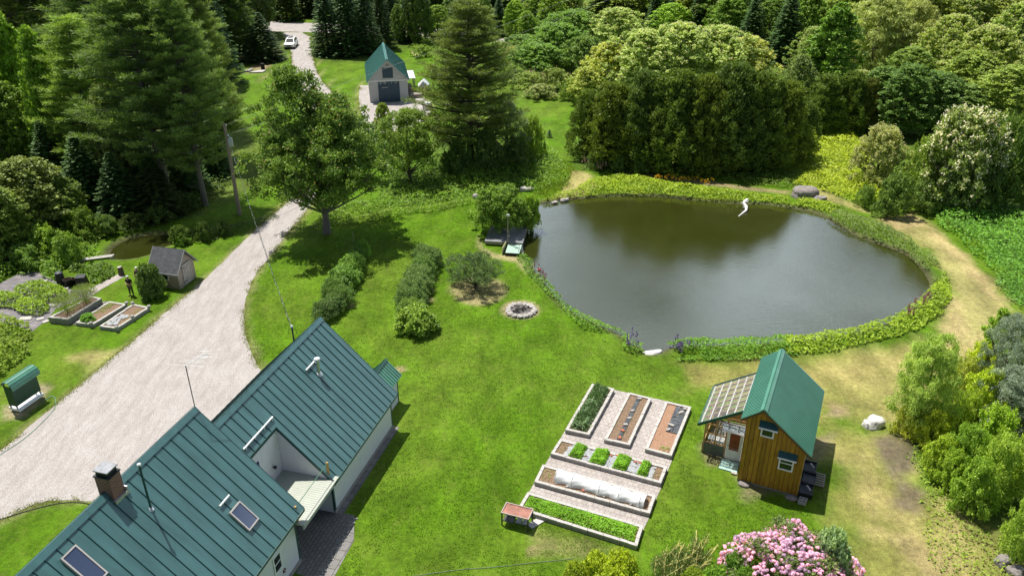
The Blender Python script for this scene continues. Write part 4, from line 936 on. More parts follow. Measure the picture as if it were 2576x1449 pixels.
# ================================================================ barn
bo = at(*[v*2576/3000 for v in (1000+410/4.83, 100+975/4.83)]); BA = R(10.5)
barn = empty('barn', (bo.x, bo.y, 0), BA); tag(barn, 'pale board barn with green metal roof and dark blue doors', 'barn')
BD = 11.4
b = MB(); b.prism([(0, 0, 0), (5.4, 0, 0), (5.4, 0, 2.92), (2.7, 0, 5.72), (0, 0, 2.92)], (0, BD, 0)); b.build('wall', m_board_white, barn)
b = MB(); Y0, Y1 = -.32, BD+.3; s_ = (5.92-3.0)/(2.7+.3)
roof_slope(b, (-.3, Y0, 2.98), (-.3, Y1, 2.98), (2.7, Y1, 5.95), (2.7, Y0, 5.95), .06); roof_slope(b, (5.7, Y0, 2.98), (5.7, Y1, 2.98), (2.702, Y1, 5.95), (2.702, Y0, 5.95), .06); r_ = b.build('roof', m_bgreen, barn)
b = MB(); ribs(b, (-.3, Y0, 2.98), (-.3, Y1, 2.98), (2.7, Y0, 5.95), (2.7, Y1, 5.95), .3, .04, .03); ribs(b, (5.7, Y0, 2.98), (5.7, Y1, 2.98), (2.7, Y0, 5.95), (2.7, Y1, 5.95), .3, .04, .03)
b.build('roof_ribs', mat('barn_rib_metal', (.055, .185, .16), .4, .1), r_)
b = MB(); cap(b, (2.7, Y0, 5.97), (2.7, Y1, 5.97), (-1, 0, -.99), (1, 0, -.99), .2); b.build('ridge_cap', m_bgreen, r_)
b = MB(); b.prism([(-.3, Y0-.03, 2.76), (2.7, Y0-.03, 5.70), (2.7, Y0-.03, 5.88), (-.3, Y0-.03, 2.93)], (0, .04, 0)); b.prism([(2.7, Y0-.03, 5.70), (5.7, Y0-.03, 2.76), (5.7, Y0-.03, 2.93), (2.7, Y0-.03, 5.88)], (0, .04, 0)); b.build('bargeboard', m_board_white, r_)
b = MB(); b.box(-.02, 5.42, -.03, -.002, 2.88, 3.06); b.build('band_board', m_white, barn)
m_bdoor = siding('dark_blue_door_boards', (.028, .065, .105), .2, 0, .012, .12, .15)
for x0, x1 in ((1.25, 2.72), (2.74, 4.22)):
    b = MB(); b.box(x0, x1, -.06, -.002, .03, 2.84); d = b.build('door', m_bdoor, barn)
    for xx in (x0+.35, x0+.85, x1-.43): h = MB(); h.box(xx, xx+.08, -.085, -.062, 2.62, 2.74); h.build('roller', m_galvw, d)
    if x0 < 2:
        h = MB(); h.box(x0+.5, x0+1.35, -.09, -.062, 2.0, 2.08); h.build('bar', m_conc, d)
b = MB(); b.box(1.98, 3.42, -.06, -.002, 3.34, 4.74); b.build('loft_door', m_bdoor, barn)
b = MB(); b.box(2.5, 2.9, -.05, -.002, 5.0, 5.2); b.build('gable_vent', m_concd, barn)
b = MB(); b.box(5.42, 6.8, 4.2, 9.2, 2.16, 2.2); lt = b.build('side_canopy', m_galvw, barn)
for y in (4.4, 6.6, 8.9): b = MB(); b.box(6.62, 6.72, y, y+.1, 0, 2.15); b.build('post', m_cedarw, lt)
BM = Matrix.Translation((bo.x, bo.y, 0))@Matrix.Rotation(BA, 4, 'Z')
# firewood and planks stacked along the barn side
t = empty('firewood_pile', BM@Vector((6.0, 5.0, 0)), BA); b = MB(); rs = np.random.RandomState(8)
for i in range(9):
    for j in range(4): b.tube([(-.25, -1.4+i*.32+rs.rand()*.06, .14+j*.22), (.28, -1.4+i*.32+rs.rand()*.06, .14+j*.22)], .11+.03*rs.rand(), 7)
b.build('logs', m_cedarw, t); tag(t, 'grey stacked firewood along the right side of the barn', 'firewood')
t = empty('lumber_stack', BM@Vector((6.5, 1.9, 0)), BA); b = MB()
for j in range(4):
    for i in range(4): b.box(-.85+rs.rand()*.2, .9+rs.rand()*.2, -.6+i*.3, -.35+i*.3, .05+j*.13, .15+j*.13)
b.build('boards', m_cedarw, t); tag(t, 'stack of weathered boards on the gravel between barn and trailer', 'lumber stack')

# ================================================================ grey garden shed
so_ = at(*[v*2576/3000 for v in (0+2270/4.293, 700+635/4.293)]); SA = R(76)
shed = empty('garden_shed', (so_.x, so_.y, 0), SA); tag(shed, 'small weathered board shed with grey shingled roof and white plank door', 'shed')
SL = 2.35
m_shed = siding('silvery_shed_boards', (.36, .31, .26), .17, 0, .014, .14, .3); m_shed_s = siding('brown_shed_boards', (.33, .26, .19), .17, 1, .014, .14, .3)
for y in (0, SL-.05): b = MB(); b.prism([(0, y, 0), (2.2, y, 0), (2.2, y, 1.62), (1.1, y, 2.84), (0, y, 1.62)], (0, .05, 0)); b.build('wall', m_shed, shed)
for x in (0, 2.15): b = MB(); b.box(x, x+.05, .052, SL-.052, 0, 1.66); b.build('wall', m_shed_s, shed)
m_shing = pavermat('grey_asphalt_shingles', (.085, .09, .098), (.12, .125, .135), (.04, .043, .05), .3, .14, .012)
# shingle courses follow the slope: use object coordinates mapped on the slope
nt = m_shing.node_tree; mpn = [n for n in nt.nodes if n.type == 'MAPPING'][0]; tcn = [n for n in nt.nodes if n.type == 'TEX_COORD'][0]; sx = N(nt, 'ShaderNodeSeparateXYZ'); cx_ = N(nt, 'ShaderNodeCombineXYZ')
nt.links.new(tcn.outputs['Object'], sx.inputs[0]); nt.links.new(sx.outputs[1], cx_.inputs[0]); nt.links.new(sx.outputs[2], cx_.inputs[1]); nt.links.new(cx_.outputs[0], mpn.inputs[0])
b = MB(); roof_slope(b, (-.28, -.22, 1.42), (-.28, SL+.22, 1.42), (1.1, SL+.22, 3.0), (1.1, -.22, 3.0), .05); roof_slope(b, (2.48, -.22, 1.42), (2.48, SL+.22, 1.42), (1.102, SL+.22, 3.0), (1.102, -.22, 3.0), .05); sr_ = b.build('roof', m_shing, shed)
b = MB()
for y in (-.25, SL+.22): b.prism([(-.28, y, 1.28), (1.1, y, 2.86), (1.1, y, 3.0), (-.28, y, 1.43)], (0, .028, 0)); b.prism([(1.1, y, 2.86), (2.48, y, 1.28), (2.48, y, 1.43), (1.1, y, 3.0)], (0, .028, 0))
b.box(-.31, -.282, -.22, SL+.22, 1.28, 1.42); b.build('bargeboard', mat('grey_painted_trim', (.33, .33, .34), .7, .12), sr_)
b = MB(); b.box(.62, 1.72, -.04, -.002, .08, 1.80); dr = b.build('door', siding('pale_door_boards', (.44, .41, .38), .17, 0, .014, .14, .2), shed)
b = MB(); mW = m_conc
b.box(.62, 1.72, -.065, -.041, 1.7, 1.8); b.box(.62, 1.72, -.065, -.041, .08, .18); b.box(.62, .72, -.064, -.041, .18, 1.7); b.box(1.62, 1.72, -.064, -.041, .18, 1.7); b.box(.72, 1.62, -.064, -.041, .88, .98)
for z0, z1 in ((.18, .88), (.98, 1.7)):
    a_, c_ = Vector((.72, -.055, z0)), Vector((1.62, -.055, z1)); d = c_-a_; b.obox((a_+c_)/2, d, (0, 1, 0), d.cross(Vector((0, 1, 0))), d.length/2, .008, .04)
b.build('door_brace', mat('white_washed_boards', (.46, .44, .41), .8, .15), dr)
for z in (.35, 1.5): b = MB(); b.box(.55, .95, -.075, -.066, z, z+.04); b.build('hinge', m_black, dr)
window(shed, [(-.002, .88, .72), (-.002, 1.48, .72), (-.002, 1.48, 1.16), (-.002, .88, 1.16)], (-1, 0, 0), .07, m_white, m_glass)
def cover(name, P, h, leaf, dens_, col, label, kind='stuff', style='leafy', seed=1, edge=.8, wob=.5, cat=None, asp=.55, z0=0., lump=1.2, wet=False, group=None, gap=0):
    """low growth filling polygon P (world xy)"""
    P = np.array(P); rs = np.random.RandomState(seed); x0, y0 = P.min(0); x1, y1 = P.max(0)
    n = int((x1-x0)*(y1-y0)*dens_); X = rs.uniform(x0, x1, n); Y = rs.uniform(y0, y1, n)
    d = sdist(P, X, Y)+(fbm(X, Y, 1.3, seed+50)-.5)*2*wob; k = d < 0; X, Y, d = X[k], Y[k], d[k]; n = len(X)
    if gap: k = vnoise(X, Y, 2.6, seed+77)*.6+vnoise(X, Y, .9, seed+78)*.4 > gap; X, Y, d = X[k], Y[k], d[k]; n = len(X)
    lum = fbm(X, Y, lump, seed+9); lum2 = vnoise(X, Y, lump*.35, seed+19)
    H = h*np.clip(-d/edge, .25, 1)**.6*(.45+.75*lum+.35*(lum2-.5))
    Z = H*(1-.55*rs.rand(n)**1.6)
    gz = ground_z(X, Y) if wet else 0
    PP = np.stack([X, Y, Z+z0+gz], -1)
    if style == 'grass':
        D = np.stack([rs.normal(size=n)*.28, rs.normal(size=n)*.28, np.ones(n)], -1); Nn = rand_dirs(rs, n); Nn[:, 2] *= .3; PP[:, 2] = z0+gz+H*.5
        s = H*(.8+.5*rs.rand(n)); a = asp
    else:
        Nn = unit(rand_dirs(rs, n)*.7+np.array([0, 0, .85])); D = unit(np.cross(Nn, rand_dirs(rs, n))+np.array([0, 0, .15])); s = leaf*(.6+.8*rs.rand(n)); a = asp
    me = leaf_mesh(name, PP, D, unit(Nn), s, a, lum*.7+rs.rand(n)*.45)
    o = link(name, me); o.color = (col[0]*1.45, col[1]*1.4, col[2]*1.4, 1); tag(o, label, cat, group, kind); return o
rs = np.random.RandomState(2)
bedc = lambda pts, z=0: W([((1460+x/2.683)*2576/3000, (1100+y/2.683)*2576/3000) for x, y in pts], z)
shc = lambda pts, z=0: W([((x/4.293)*2576/3000, (700+y/4.293)*2576/3000) for x, y in pts], z)
def inset(P, d):
    P = np.array(P); n = len(P); c = P.mean(0); out_ = []
    for i in range(n):
        a, b, c2 = P[i-1], P[i], P[(i+1) % n]; u = (b-a)/np.hypot(*(b-a)); v = (c2-b)/np.hypot(*(c2-b))
        w_ = (v-u); w_ = w_/(np.hypot(*w_)+1e-9); s = abs(u[0]*w_[1]-u[1]*w_[0]); q = b+w_*d/max(s, .3)
        out_.append(q)
    return np.array(out_)
def raised_bed(quad, h, label, mcap=None, mside=None, soil=None, wd=.17, blk=.42, knobs=()):
    c = quad.mean(0); t = empty('raised_bed', (c[0], c[1], 0)); tag(t, label, 'raised bed', None)
    Q = quad-c; I = inset(Q, wd); b = MB(); b2 = MB(); r = np.random.RandomState(int(abs(c[0]*100)) % 1000)
    for i in range(4):
        a, d = Q[i], Q[(i+1) % 4]; ai, di = I[i], I[(i+1) % 4]; Lh = np.hypot(*(d-a)); n = max(2, int(Lh/blk))
        for k in range(n):
            t0, t1 = k/n, (k+1)/n-.008/Lh*1.5; dz = r.normal()*.006; g = r.normal()*.006
            p = [a+(d-a)*t0, a+(d-a)*t1, ai+(di-ai)*t1, ai+(di-ai)*t0]; e = (ai-a)/np.hypot(*(ai-a))
            p = [q+e*g for q in p]
            b.prism([(q[0], q[1], h-.09+dz) for q in p], (0, 0, .09), 0)
            b2.prism([(q[0]*.997, q[1]*.997, .0) for q in p], (0, 0, h-.093+min(dz, 0)), 0)
    b2.build('edging', mside or m_concd, t); b.build('coping', mcap or m_conc, t)
    s = MB(); J = inset(Q, wd-.005); s.add([(q[0], q[1], h-.07) for q in J], [tuple(range(4))] if (np.cross(J[1]-J[0], J[2]-J[1]) > 0) else [tuple(range(4))[::-1]])
    s.build('soil', soil or m_soil, t)
    for (fx, fy) in knobs:
        q = Q[0]*(1-fx)*(1-fy)+Q[1]*fx*(1-fy)+Q[2]*fx*fy+Q[3]*(1-fx)*fy; kk = MB(); kk.lathe([(.12, 0), (.15, .07), (.13, .16), (.06, .2), (0, .21)], (q[0]*.985, q[1]*.985, h), 8); kk.build('corner_stone', m_stone, t)
    return t, c
def lerpq(Q, fx, fy): return Q[0]*(1-fx)*(1-fy)+Q[1]*fx*(1-fy)+Q[2]*fx*fy+Q[3]*(1-fx)*fy
def subq(Q, x0, x1, y0, y1): return np.array([lerpq(Q, x0, y0), lerpq(Q, x1, y0), lerpq(Q, x1, y1), lerpq(Q, x0, y1)])
h_ = .30
# quads: near-left, near-right, far-right, far-left
B1 = bedc([(525,425),(715,465),(912,102),(737,60)], h_); B2 = bedc([(832,500),(1032,545),(1205,175),(1022,130)], h_); B3 = bedc([(1153,575),(1362,630),(1517,245),(1315,200)], h_)
B4 = bedc([(410,610),(1278,845),(1330,715),(487,495)], h_); B5 = bedc([(282,832),(1190,1082),(1240,940),(350,695)], h_); B6 = bedc([(150,1045),(1092,1338),(1140,1175),(230,912)], h_)
beds_ang = math.atan2(*(B6[1]-B6[0])[::-1])
m_pav = pavermat('pinkish_grey_pavers', (.37, .335, .315), (.44, .40, .375), (.17, .145, .12), .30, .30, .010, -beds_ang)
sheet('garden_paving', bedc([(515,450),(735,95),(900,112),(1340,205),(1500,258),(1368,660),(1335,740),(1288,860),(1245,960),(1190,1105),(1145,1200),(1092,1350),(150,1070)]), .02, m_pav, 'pinkish grey paving between the six raised beds')
raised_bed(B1, h_, 'block-edged raised bed packed with tall blue-green garlic')
raised_bed(B2, h_, 'raised bed of bare soil with a line of stones and cloth down its middle')
m_rsoil = mat('reddish_mulch', (.33, .19, .12), .95, .3, 16, bmp=.9, bd=.03)
raised_bed(B3, h_, 'raised bed with reddish mulch and a sheet of black plastic', soil=m_rsoil)
raised_bed(B4, h_, 'long raised bed with four square clumps of parsley green among slate pieces')
raised_bed(B5, h_, 'long raised bed under a white fabric tunnel')
raised_bed(B6, h_, 'long raised bed filled with low bright green seedlings, beside the steel table')
def crop(name, Q, h, leaf, den, col, label, cat, z0=h_-.08, **k): return cover(name, Q, h, leaf, den, col, label, kind=k.pop('kind', 'stuff'), z0=z0, wob=k.pop('wob', .08), edge=k.pop('edge', .2), cat=cat, **k)
crop('garlic_crop', inset(B1, .24), .62, .3, 650, (.075, .14, .075), 'tall blue-green garlic leaves crowding the bed', None, style='grass', asp=.09, lump=.6)
crop('garlic_crop', inset(B1, .24), .5, .34, 200, (.11, .19, .11), 'drooping garlic leaf blades', None, asp=.12, lump=.5)
crop('seedling_crop', inset(B6, .22), .26, .10, 900, (.105, .245, .018), 'low bright green leafy crop filling the long bed', None, lump=.7, asp=.6)
crop('weeds', inset(B2, .25), .10, .06, 30, (.14, .17, .05), 'sparse weeds on the bare soil of the bed', None)
crop('weeds', inset(B3, .3), .10, .07, 18, (.16, .2, .06), 'sparse weeds on the reddish mulch', None)
crop('weeds', subq(B3, .45, .9, .04, .14), .16, .11, 150, (.12, .2, .05), 'small leafy weeds at the near end of the mulched bed', None)
crop('weeds', subq(B5, .03, .12, .15, .85), .14, .08, 170, (.17, .21, .09), 'greyish seedlings at the open end of the tunnel bed', None)
crop('weeds', subq(B4, .03, .1, .2, .8), .10, .07, 170, (.15, .17, .07), 'dry seedlings at the left end of the slate bed', None)
crop('weeds', subq(B4, .9, .98, .2, .8), .12, .07, 160, (.15, .17, .07), 'dry seedlings at the right end of the slate bed', None)
crop('weeds', np.array([(x, y) for x, y in subq(B2, -.02, .16, .25, .62)]), .2, .08, 50, (.12, .17, .05), 'green weeds along the left edge of the bare bed', None)
for k, (a, c) in enumerate(((.16, .27), (.35, .48), (.56, .68), (.78, .865))):
    q = subq(B4, a, c, .12, .94); o = crop('parsley_block', q, .42, .085, 2200, (.105, .25, .018), ['square clump of fine bright green herbs in the slate bed', ][0]+', '+['leftmost', 'second from the left', 'third from the left', 'smallest and rightmost'][k], 'herb clump', kind=None, edge=.12, wob=.05, group='herb clumps in the slate bed')
# slate pieces and brick scraps in the fourth bed
m_slate = mat('blue_grey_slate', (.33, .34, .35), .8, .3, 6, bmp=.4)
b = MB(); r = np.random.RandomState(6)
for (a, c) in ((.12, .16), (.27, .35), (.48, .56), (.68, .78), (.865, .9)):
    for i in range(int((c-a)*620)):
        p = lerpq(B4, r.uniform(a, c), r.uniform(.16, .84)); s = r.uniform(.06, .17); an_ = r.rand()*6
        pts = [(p[0]+s*math.cos(an_+t), p[1]+s*math.sin(an_+t)*.8, .235+i*.0006) for t in (0, 1.1, 2.3, 3.4, 4.9)]; b.prism(pts, (0, 0, .02))
tag(b.build('slate_chips', m_slate), 'broken blue-grey slate pieces laid between the herb clumps', 'slate', kind='stuff')
m_redb = mat('red_brick_scrap', (.42, .14, .08), .9, .2)
for k, (fx, fy) in enumerate(((.50, .8), (.72, .82), (.76, .82), (.55, .9))):
    p = lerpq(B4, fx, fy); t = empty('brick', (p[0], p[1], .25), beds_ang); q = MB(); q.box(-.1, .1, -.05, .05, 0, .06); q.build('brick_body', m_redb, t, .008); tag(t, 'red brick lying at the back of the slate bed, '+ordinal([0, 2, 3, 1][k]), 'brick', 'loose bricks in the slate bed')
# stones weighing cloth down the middle of bed two, black plastic in bed three
m_cloth = mat('black_plastic_sheet', (.05, .052, .055), .3, .6, 3, bmp=.8, bd=.03, stretch=(1, 5, 1), col2=(.18, .18, .19))
def wrinkled(name, Q, z, m, label, cat, nx=24, ny=24, amp=.04):
    fx, fy = np.meshgrid(np.linspace(0, 1, nx), np.linspace(0, 1, ny)); P = (Q[0][None, None]*((1-fx)*(1-fy))[..., None]+Q[1]*(fx*(1-fy))[..., None]+Q[2]*(fx*fy)[..., None]+Q[3]*((1-fx)*fy)[..., None])
    Z = z+amp*fbm(P[..., 0]*1.0, P[..., 1]*3., .5, 12); me = grid_mesh(name, P[..., 0], P[..., 1], Z); me.materials.append(m); o = link(name, me); tag(o, label, cat); return o
wrinkled('weed_cloth', subq(B2, .42, .6, .06, .93), .235, m_cloth, 'narrow strip of black cloth down the middle of the bare bed', 'cloth', 10, 50)
wrinkled('plastic_sheet', subq(B3, .45, .88, .42, .95), .238, m_cloth, 'crumpled black plastic sheet on the mulched bed', 'plastic sheet', 40, 40, .08)
def stone(name, loc, s, m, label, cat, group=None, seed=0, rz=None, sub=2):
    import bmesh
    bm = bmesh.new(); bmesh.ops.create_icosphere(bm, subdivisions=sub, radius=1); r = random.Random(seed)
    ph = [r.uniform(0, 6) for _ in range(6)]
    for v in bm.verts:
        c = v.co; k = 1+.14*math.sin(3*c.x+ph[0])*math.cos(2.5*c.y+ph[1])+.12*math.sin(4*c.z+ph[2]+2*c.x)+r.uniform(-.05, .05)
        c *= k; c.x = max(min(c.x, .86), -.88); c.z = max(min(c.z, .80), -.5); v.co = Vector((c.x*s[0], c.y*s[1], c.z*s[2]))
    me = bpy.data.meshes.new(name); bm.to_mesh(me); bm.free(); me.materials.append(m)
    for p in me.polygons: p.use_smooth = sub > 2
    o = link(name, me); o.location = loc; o.rotation_euler = (0, 0, r.uniform(0, 6) if rz is None else rz); tag(o, label, cat, group); return o
for k, (fx, fy) in enumerate(((.52, .1), (.5, .24), (.5, .36), (.52, .5), (.51, .66), (.54, .93))):
    p = lerpq(B2, fx, fy); stone('stone', (p[0], p[1], .29), (.16, .10, .06), [m_redb, m_stone][k > 1], 'stone holding down the cloth strip in the bare bed, '+['nearest', 'second', 'third', 'fourth', 'fifth', 'farthest'][k]+' along the strip', 'stone', 'stones on the cloth strip', k)
for k, (fx, fy) in enumerate(((.55, .55), (.72, .84), (.8, .93), (.52, .45))):
    p = lerpq(B3, fx, fy); stone('stone', (p[0], p[1], .32), (.24 if k < 2 else .15, .1, .06), m_stone, 'pale stone weighing down the black plastic, '+['beside the mulch', 'in the middle', 'farthest right', 'at its near corner'][k], 'stone', 'stones on the black plastic', 30+k)
# row cover tunnel on bed five
tc_ = lerpq(B5, .5, .5); tun = empty('row_cover_tunnel', (tc_[0], tc_[1], .28), beds_ang); tag(tun, 'translucent white fabric tunnel stretched over hoops on the long bed', 'row cover')
Lt = np.hypot(*(B5[1]-B5[0])); X0, X1 = -.335*Lt, .44*Lt; Wt = .46; m_fab, nt, bf_, o = newmat('white_row_cover'); n_ = noise(nt, 3, 5, .7); r_ = ramp(nt, n_.outputs[0], [(.3, (.82, .83, .85)), (.7, (.93, .94, .95))]); nt.links.new(r_.outputs[0], bf_.inputs['Base Color']); bf_.inputs['Roughness'].default_value = .5
tp = N(nt, 'ShaderNodeBsdfTranslucent'); tp.inputs[0].default_value = (.8, .8, .82, 1); tr_ = N(nt, 'ShaderNodeBsdfTransparent'); m1_ = N(nt, 'ShaderNodeMixShader'); m2_ = N(nt, 'ShaderNodeMixShader'); m1_.inputs[0].default_value = .15; m2_.inputs[0].default_value = .05
nt.links.new(bf_.outputs[0], m1_.inputs[1]); nt.links.new(tp.outputs[0], m1_.inputs[2]); nt.links.new(m1_.outputs[0], m2_.inputs[1]); nt.links.new(tr_.outputs[0], m2_.inputs[2]); nt.links.new(m2_.outputs[0], o.inputs[0]); bump(nt, bf_, n_.outputs[0], .7, .06)
hoops = [.0, .19, .5, .72, .95]
xs = np.linspace(0, 1, 70); th = np.linspace(0, math.pi, 17); TX, TT = np.meshgrid(xs, th)
dh = np.min([np.abs(TX-h0) for h0 in hoops], 0); sag = 1-np.clip(dh/.12, 0, 1)**.8*.26; sag = sag*(1+.02*np.sin(TX*90+TT*5)+.03*np.sin(TX*41-TT*9))
XX = X0+(X1-X0)*TX; YY = -np.cos(TT)*Wt*(sag*.9+.1)*(1+.04*np.sin(TX*37)); ZZ = np.sin(TT)**.8*.54*sag*(1-.12*(TX))
me = grid_mesh('cover', XX, YY, ZZ); me.materials.append(m_fab); link('cover', me, tun)
for h0 in hoops:
    q = MB(); x = X0+(X1-X0)*h0; q.tube([(x, -math.cos(t)*Wt, math.sin(t)**.8*.55*(1-.12*h0)+.01) for t in np.linspace(0, math.pi, 15)], .016, 5); q.build('hoop', m_galvw, tun)
for k, fx in enumerate((.28, .42, .6, .83)):
    p = lerpq(B5, fx, .22); stone('stone', (p[0], p[1], .3), (.11, .07, .05), m_redb if k == 1 else m_stone, 'stone at the near foot of the fabric tunnel, '+ordinal(k), 'stone', 'stones along the tunnel', 60+k)
# steel potting table
tp_ = at(1306, 1320); tt = empty('potting_table', (tp_.x-.1, tp_.y+.1, 0), beds_ang+.07); tag(tt, 'dark steel frame table with a rusty red tray top beside the seedling bed', 'table')
m_fr = mat('black_steel_frame', (.06, .06, .062), .5, .2, metal=.3)
w_, d_, hh = .70, .36, .82
for x in (-w_, w_):
    for y in (-d_, d_): q = MB(); q.box(x-.03, x+.03, y-.03, y+.03, 0, hh); q.build('leg', m_fr, tt)
q = MB(); q.box(-w_-.04, w_+.04, -d_-.04, -d_+.0, hh, hh+.07); q.box(-w_-.04, w_+.04, d_, d_+.04, hh, hh+.07); q.box(-w_-.04, -w_, -d_, d_, hh, hh+.07); q.box(w_, w_+.04, -d_, d_, hh, hh+.07); q.build('frame', mat('pinkish_steel_rim', (.45, .36, .33), .5, .2), tt)
q = MB(); q.box(-w_, w_, -d_, d_, hh-.0, hh+.02); q.build('tray', mat('rusty_red_tray', (.30, .13, .09), .6, .4, 3), tt)
q = MB(); q.box(-w_+.03, w_-.03, -d_, -d_+.03, .3, .34); q.box(-w_+.03, w_-.03, d_-.03, d_, .3, .34); q.box(-w_+.04, -.1, -d_+.04, d_-.04, .3, .32); q.build('shelf', m_fr, tt)
q = MB(); q.box(.02, .28, -.3, .25, .33, .38); q.box(.34, .58, -.28, .3, .33, .38); q.build('slate_slab', m_slate, tt); q = MB(); q.box(-.62, -.35, .05, .3, .325, .36); q.box(-.28, -.02, .08, .3, .325, .36); q.build('tile', m_conc, tt)
t = empty('board', (tp_.x+.95, tp_.y+.2, .02), beds_ang+1.1); q = MB(); q.box(-.55, .55, -.2, .2, 0, .04); q.build('plank', mat('pale_grey_board', (.5, .48, .47), .8, .1), t); tag(t, 'pale board on the grass between the steel table and the seedling bed', 'board')

# ---- left garden
m_fabric = mat('grey_weed_fabric', (.155, .145, .155), .75, .3, 1.1, bmp=.9, bd=.05, stretch=(1, 3.5, 1), col2=(.29, .26, .255))
sheet('weed_fabric', shc([(-300,700),(0,560),(140,490),(300,412),(480,420),(620,480),(720,560),(900,640),(1110,640),(1260,560),(1500,455),(1570,480),(1390,560),(1180,705),(700,885),(600,1010),(410,1160),(200,1090),(0,1040),(-300,1000)]), .014, m_fabric, 'grey weed fabric and old boards laid over the vegetable plot')
sheet('slab_path', shc([(850,1070),(1180,1110),(1250,1090),(960,1060),(1390,790),(1280,790)]), .02, m_slab, 'pale slab path between the left raised beds')
sheet('slab_path', shc([(1120,640),(1500,440),(1580,470),(1230,660),(1170,710)]), .022, m_pav, 'pinkish slab strip behind the tall-walled bed')
L1 = shc([(605,985),(850,1010),(1278,745),(1150,718)], .5); L2 = shc([(945,1050),(1165,1075),(1600,815),(1370,785)], .3); L3 = shc([(1250,1095),(1465,1125),(1880,860),(1670,815)], .3)
raised_bed(L1, .5, 'tall block raised bed with feathery asparagus left of the lawn', knobs=())
raised_bed(L2, .3, 'middle raised bed of the left garden with a round green clump', knobs=((0.9, 0), (1, 1)))
raised_bed(L3, .3, 'raised bed of the left garden nearest the drive with slates on it', knobs=((1, 0), (.0, 1), (1, 1), (.95, .5)))
crop('weeds', subq(L2, .1, .5, .45, .97), .16, .10, 150, (.12, .22, .03), 'low green rows in the middle bed', None, z0=.22)
plant('round:5', 'leafy_clump', (*lerpq(L2, .35, .18), .2), .5, .48, (.08, .19, .03), 'round bright green clump in the middle bed of the left garden', 'plant')
crop('weeds', subq(L3, .55, .95, .1, .9), .12, .08, 60, (.14, .19, .05), 'small green plants along the drive-side bed', None, z0=.22)
b = MB()
for i in range(26):
    p = lerpq(L3, r.uniform(.15, .6), r.uniform(.12, .55)); s = r.uniform(.1, .26); an_ = r.rand()*6; b.prism([(p[0]+s*math.cos(an_+t), p[1]+s*math.sin(an_+t)*.8, .25+i*.001) for t in (0, 1.3, 2.6, 3.9, 5.2)], (0, 0, .02))
tag(b.build('slate_chips', m_slate), 'flat grey slates laid in the drive-side bed', 'slate', kind='stuff')
def feathery(name, loc, h, r_, col, label, seed):
    rsq = np.random.RandomState(seed); n = 3800; a = rsq.rand(n)*6.283; t = rsq.rand(n)**.55; rr = r_*np.sqrt(rsq.rand(n))*(.25+.85*np.sin(np.clip(t, 0, 1)*2.5))
    P = np.stack([rr*np.cos(a), rr*np.sin(a), h*t], -1); D = unit(np.stack([np.cos(a)*.4, np.sin(a)*.4, np.ones(n)], -1)+rsq.normal(size=(n, 3))*.45)
    me = leaf_mesh('foliage', P, D, rand_dirs(rsq, n), .17, .09, rsq.rand(n)); e = empty(name, loc); c = link('foliage', me, e); c.color = (col[0]*1.9, col[1]*1.9, col[2]*1.9, 1)
    b = MB()
    for k in range(16): b.tube([(rsq.normal()*.1, rsq.normal()*.1, -.2), (rsq.normal()*r_*.35, rsq.normal()*r_*.35, h*.7)], .012, 4, cap=False)
    b.build('stem', mat('asparagus_stem', (.12, .16, .05)), e); tag(e, label, 'plant', 'asparagus ferns'); return e
feathery('asparagus_fern', (*lerpq(L1, .45, .3), .45), 1.35, .95, (.12, .17, .055), 'feathery grey-green asparagus fern at the near end of the tall bed', 5)
feathery('asparagus_fern', (*lerpq(L1, .45, .75), .45), 1.4, .85, (.12, .165, .06), 'feathery grey-green asparagus fern at the far end of the tall bed', 6)
POT = (.13, .225, .026)
cover('potato_patch', shc([(200,640),(500,560),(680,600),(850,660),(880,740),(640,840),(420,760),(180,680)]), .9, .2, 170, POT, 'leafy yellow-green potato plants on the weed fabric, rear row', seed=3, lump=.9, edge=.5, wob=.25)
cover('potato_patch', shc([(-200,760),(0,700),(250,720),(420,790),(640,850),(620,930),(480,980),(250,940),(80,880),(-200,900)]), .85, .2, 170, POT, 'leafy yellow-green potato plants on the weed fabric, front row', seed=4, lump=.9, edge=.5, wob=.25)
cover('weeds', shc([(-400,380),(0,280),(150,300),(420,280),(600,300),(760,330),(800,400),(720,520),(560,530),(470,430),(300,420),(150,480),(0,560),(-400,760)]), 1.0, .24, 62, (.085, .17, .03), 'dense weedy border behind the vegetable plot', seed=5, lump=1.6, wob=.4)
cover('weeds', shc([(850,420),(900,350),(1180,360),(1400,330),(1450,400),(1440,470),(1250,570),(1120,560),(1100,440)]), 1.0, .24, 80, (.07, .13, .028), 'dark green leafy squash plants beside the compost bins', seed=6, lump=1., wob=.2)
cover('weeds', shc([(-400,1050),(-50,1060),(160,1040),(350,1100),(420,1180),(360,1250),(330,1350),(400,1450),(250,1560),(60,1700),(-400,1900)]), 1.3, .28, 50, (.105, .17, .025), 'tall mixed weeds at the edge of the lawn left of the drive', seed=7, lump=1.8, wob=.4)
def grnd(px, py, s=4.293, ox=0, oy=700): return at((ox+px/s)*2576/3000, (oy+py/s)*2576/3000)
p = grnd(775, 570); t = empty('compost_barrel', p); q = MB(); q.lathe([(.28, 0), (.33, .3), (.335, .6), (.30, .95), (.27, .98), (.27, 1.02), (.0, 1.06)], (0, 0, 0), 18); q.build('barrel', m_black, t); q = MB(); q.lathe([(.30, 1.0), (.29, 1.05), (.1, 1.09), (0, 1.09)], (0, 0, 0), 18); q.build('lid', mat('dark_grey_lid', (.07, .08, .09), .5), t); tag(t, 'tall black compost barrel with a grey lid', 'barrel')
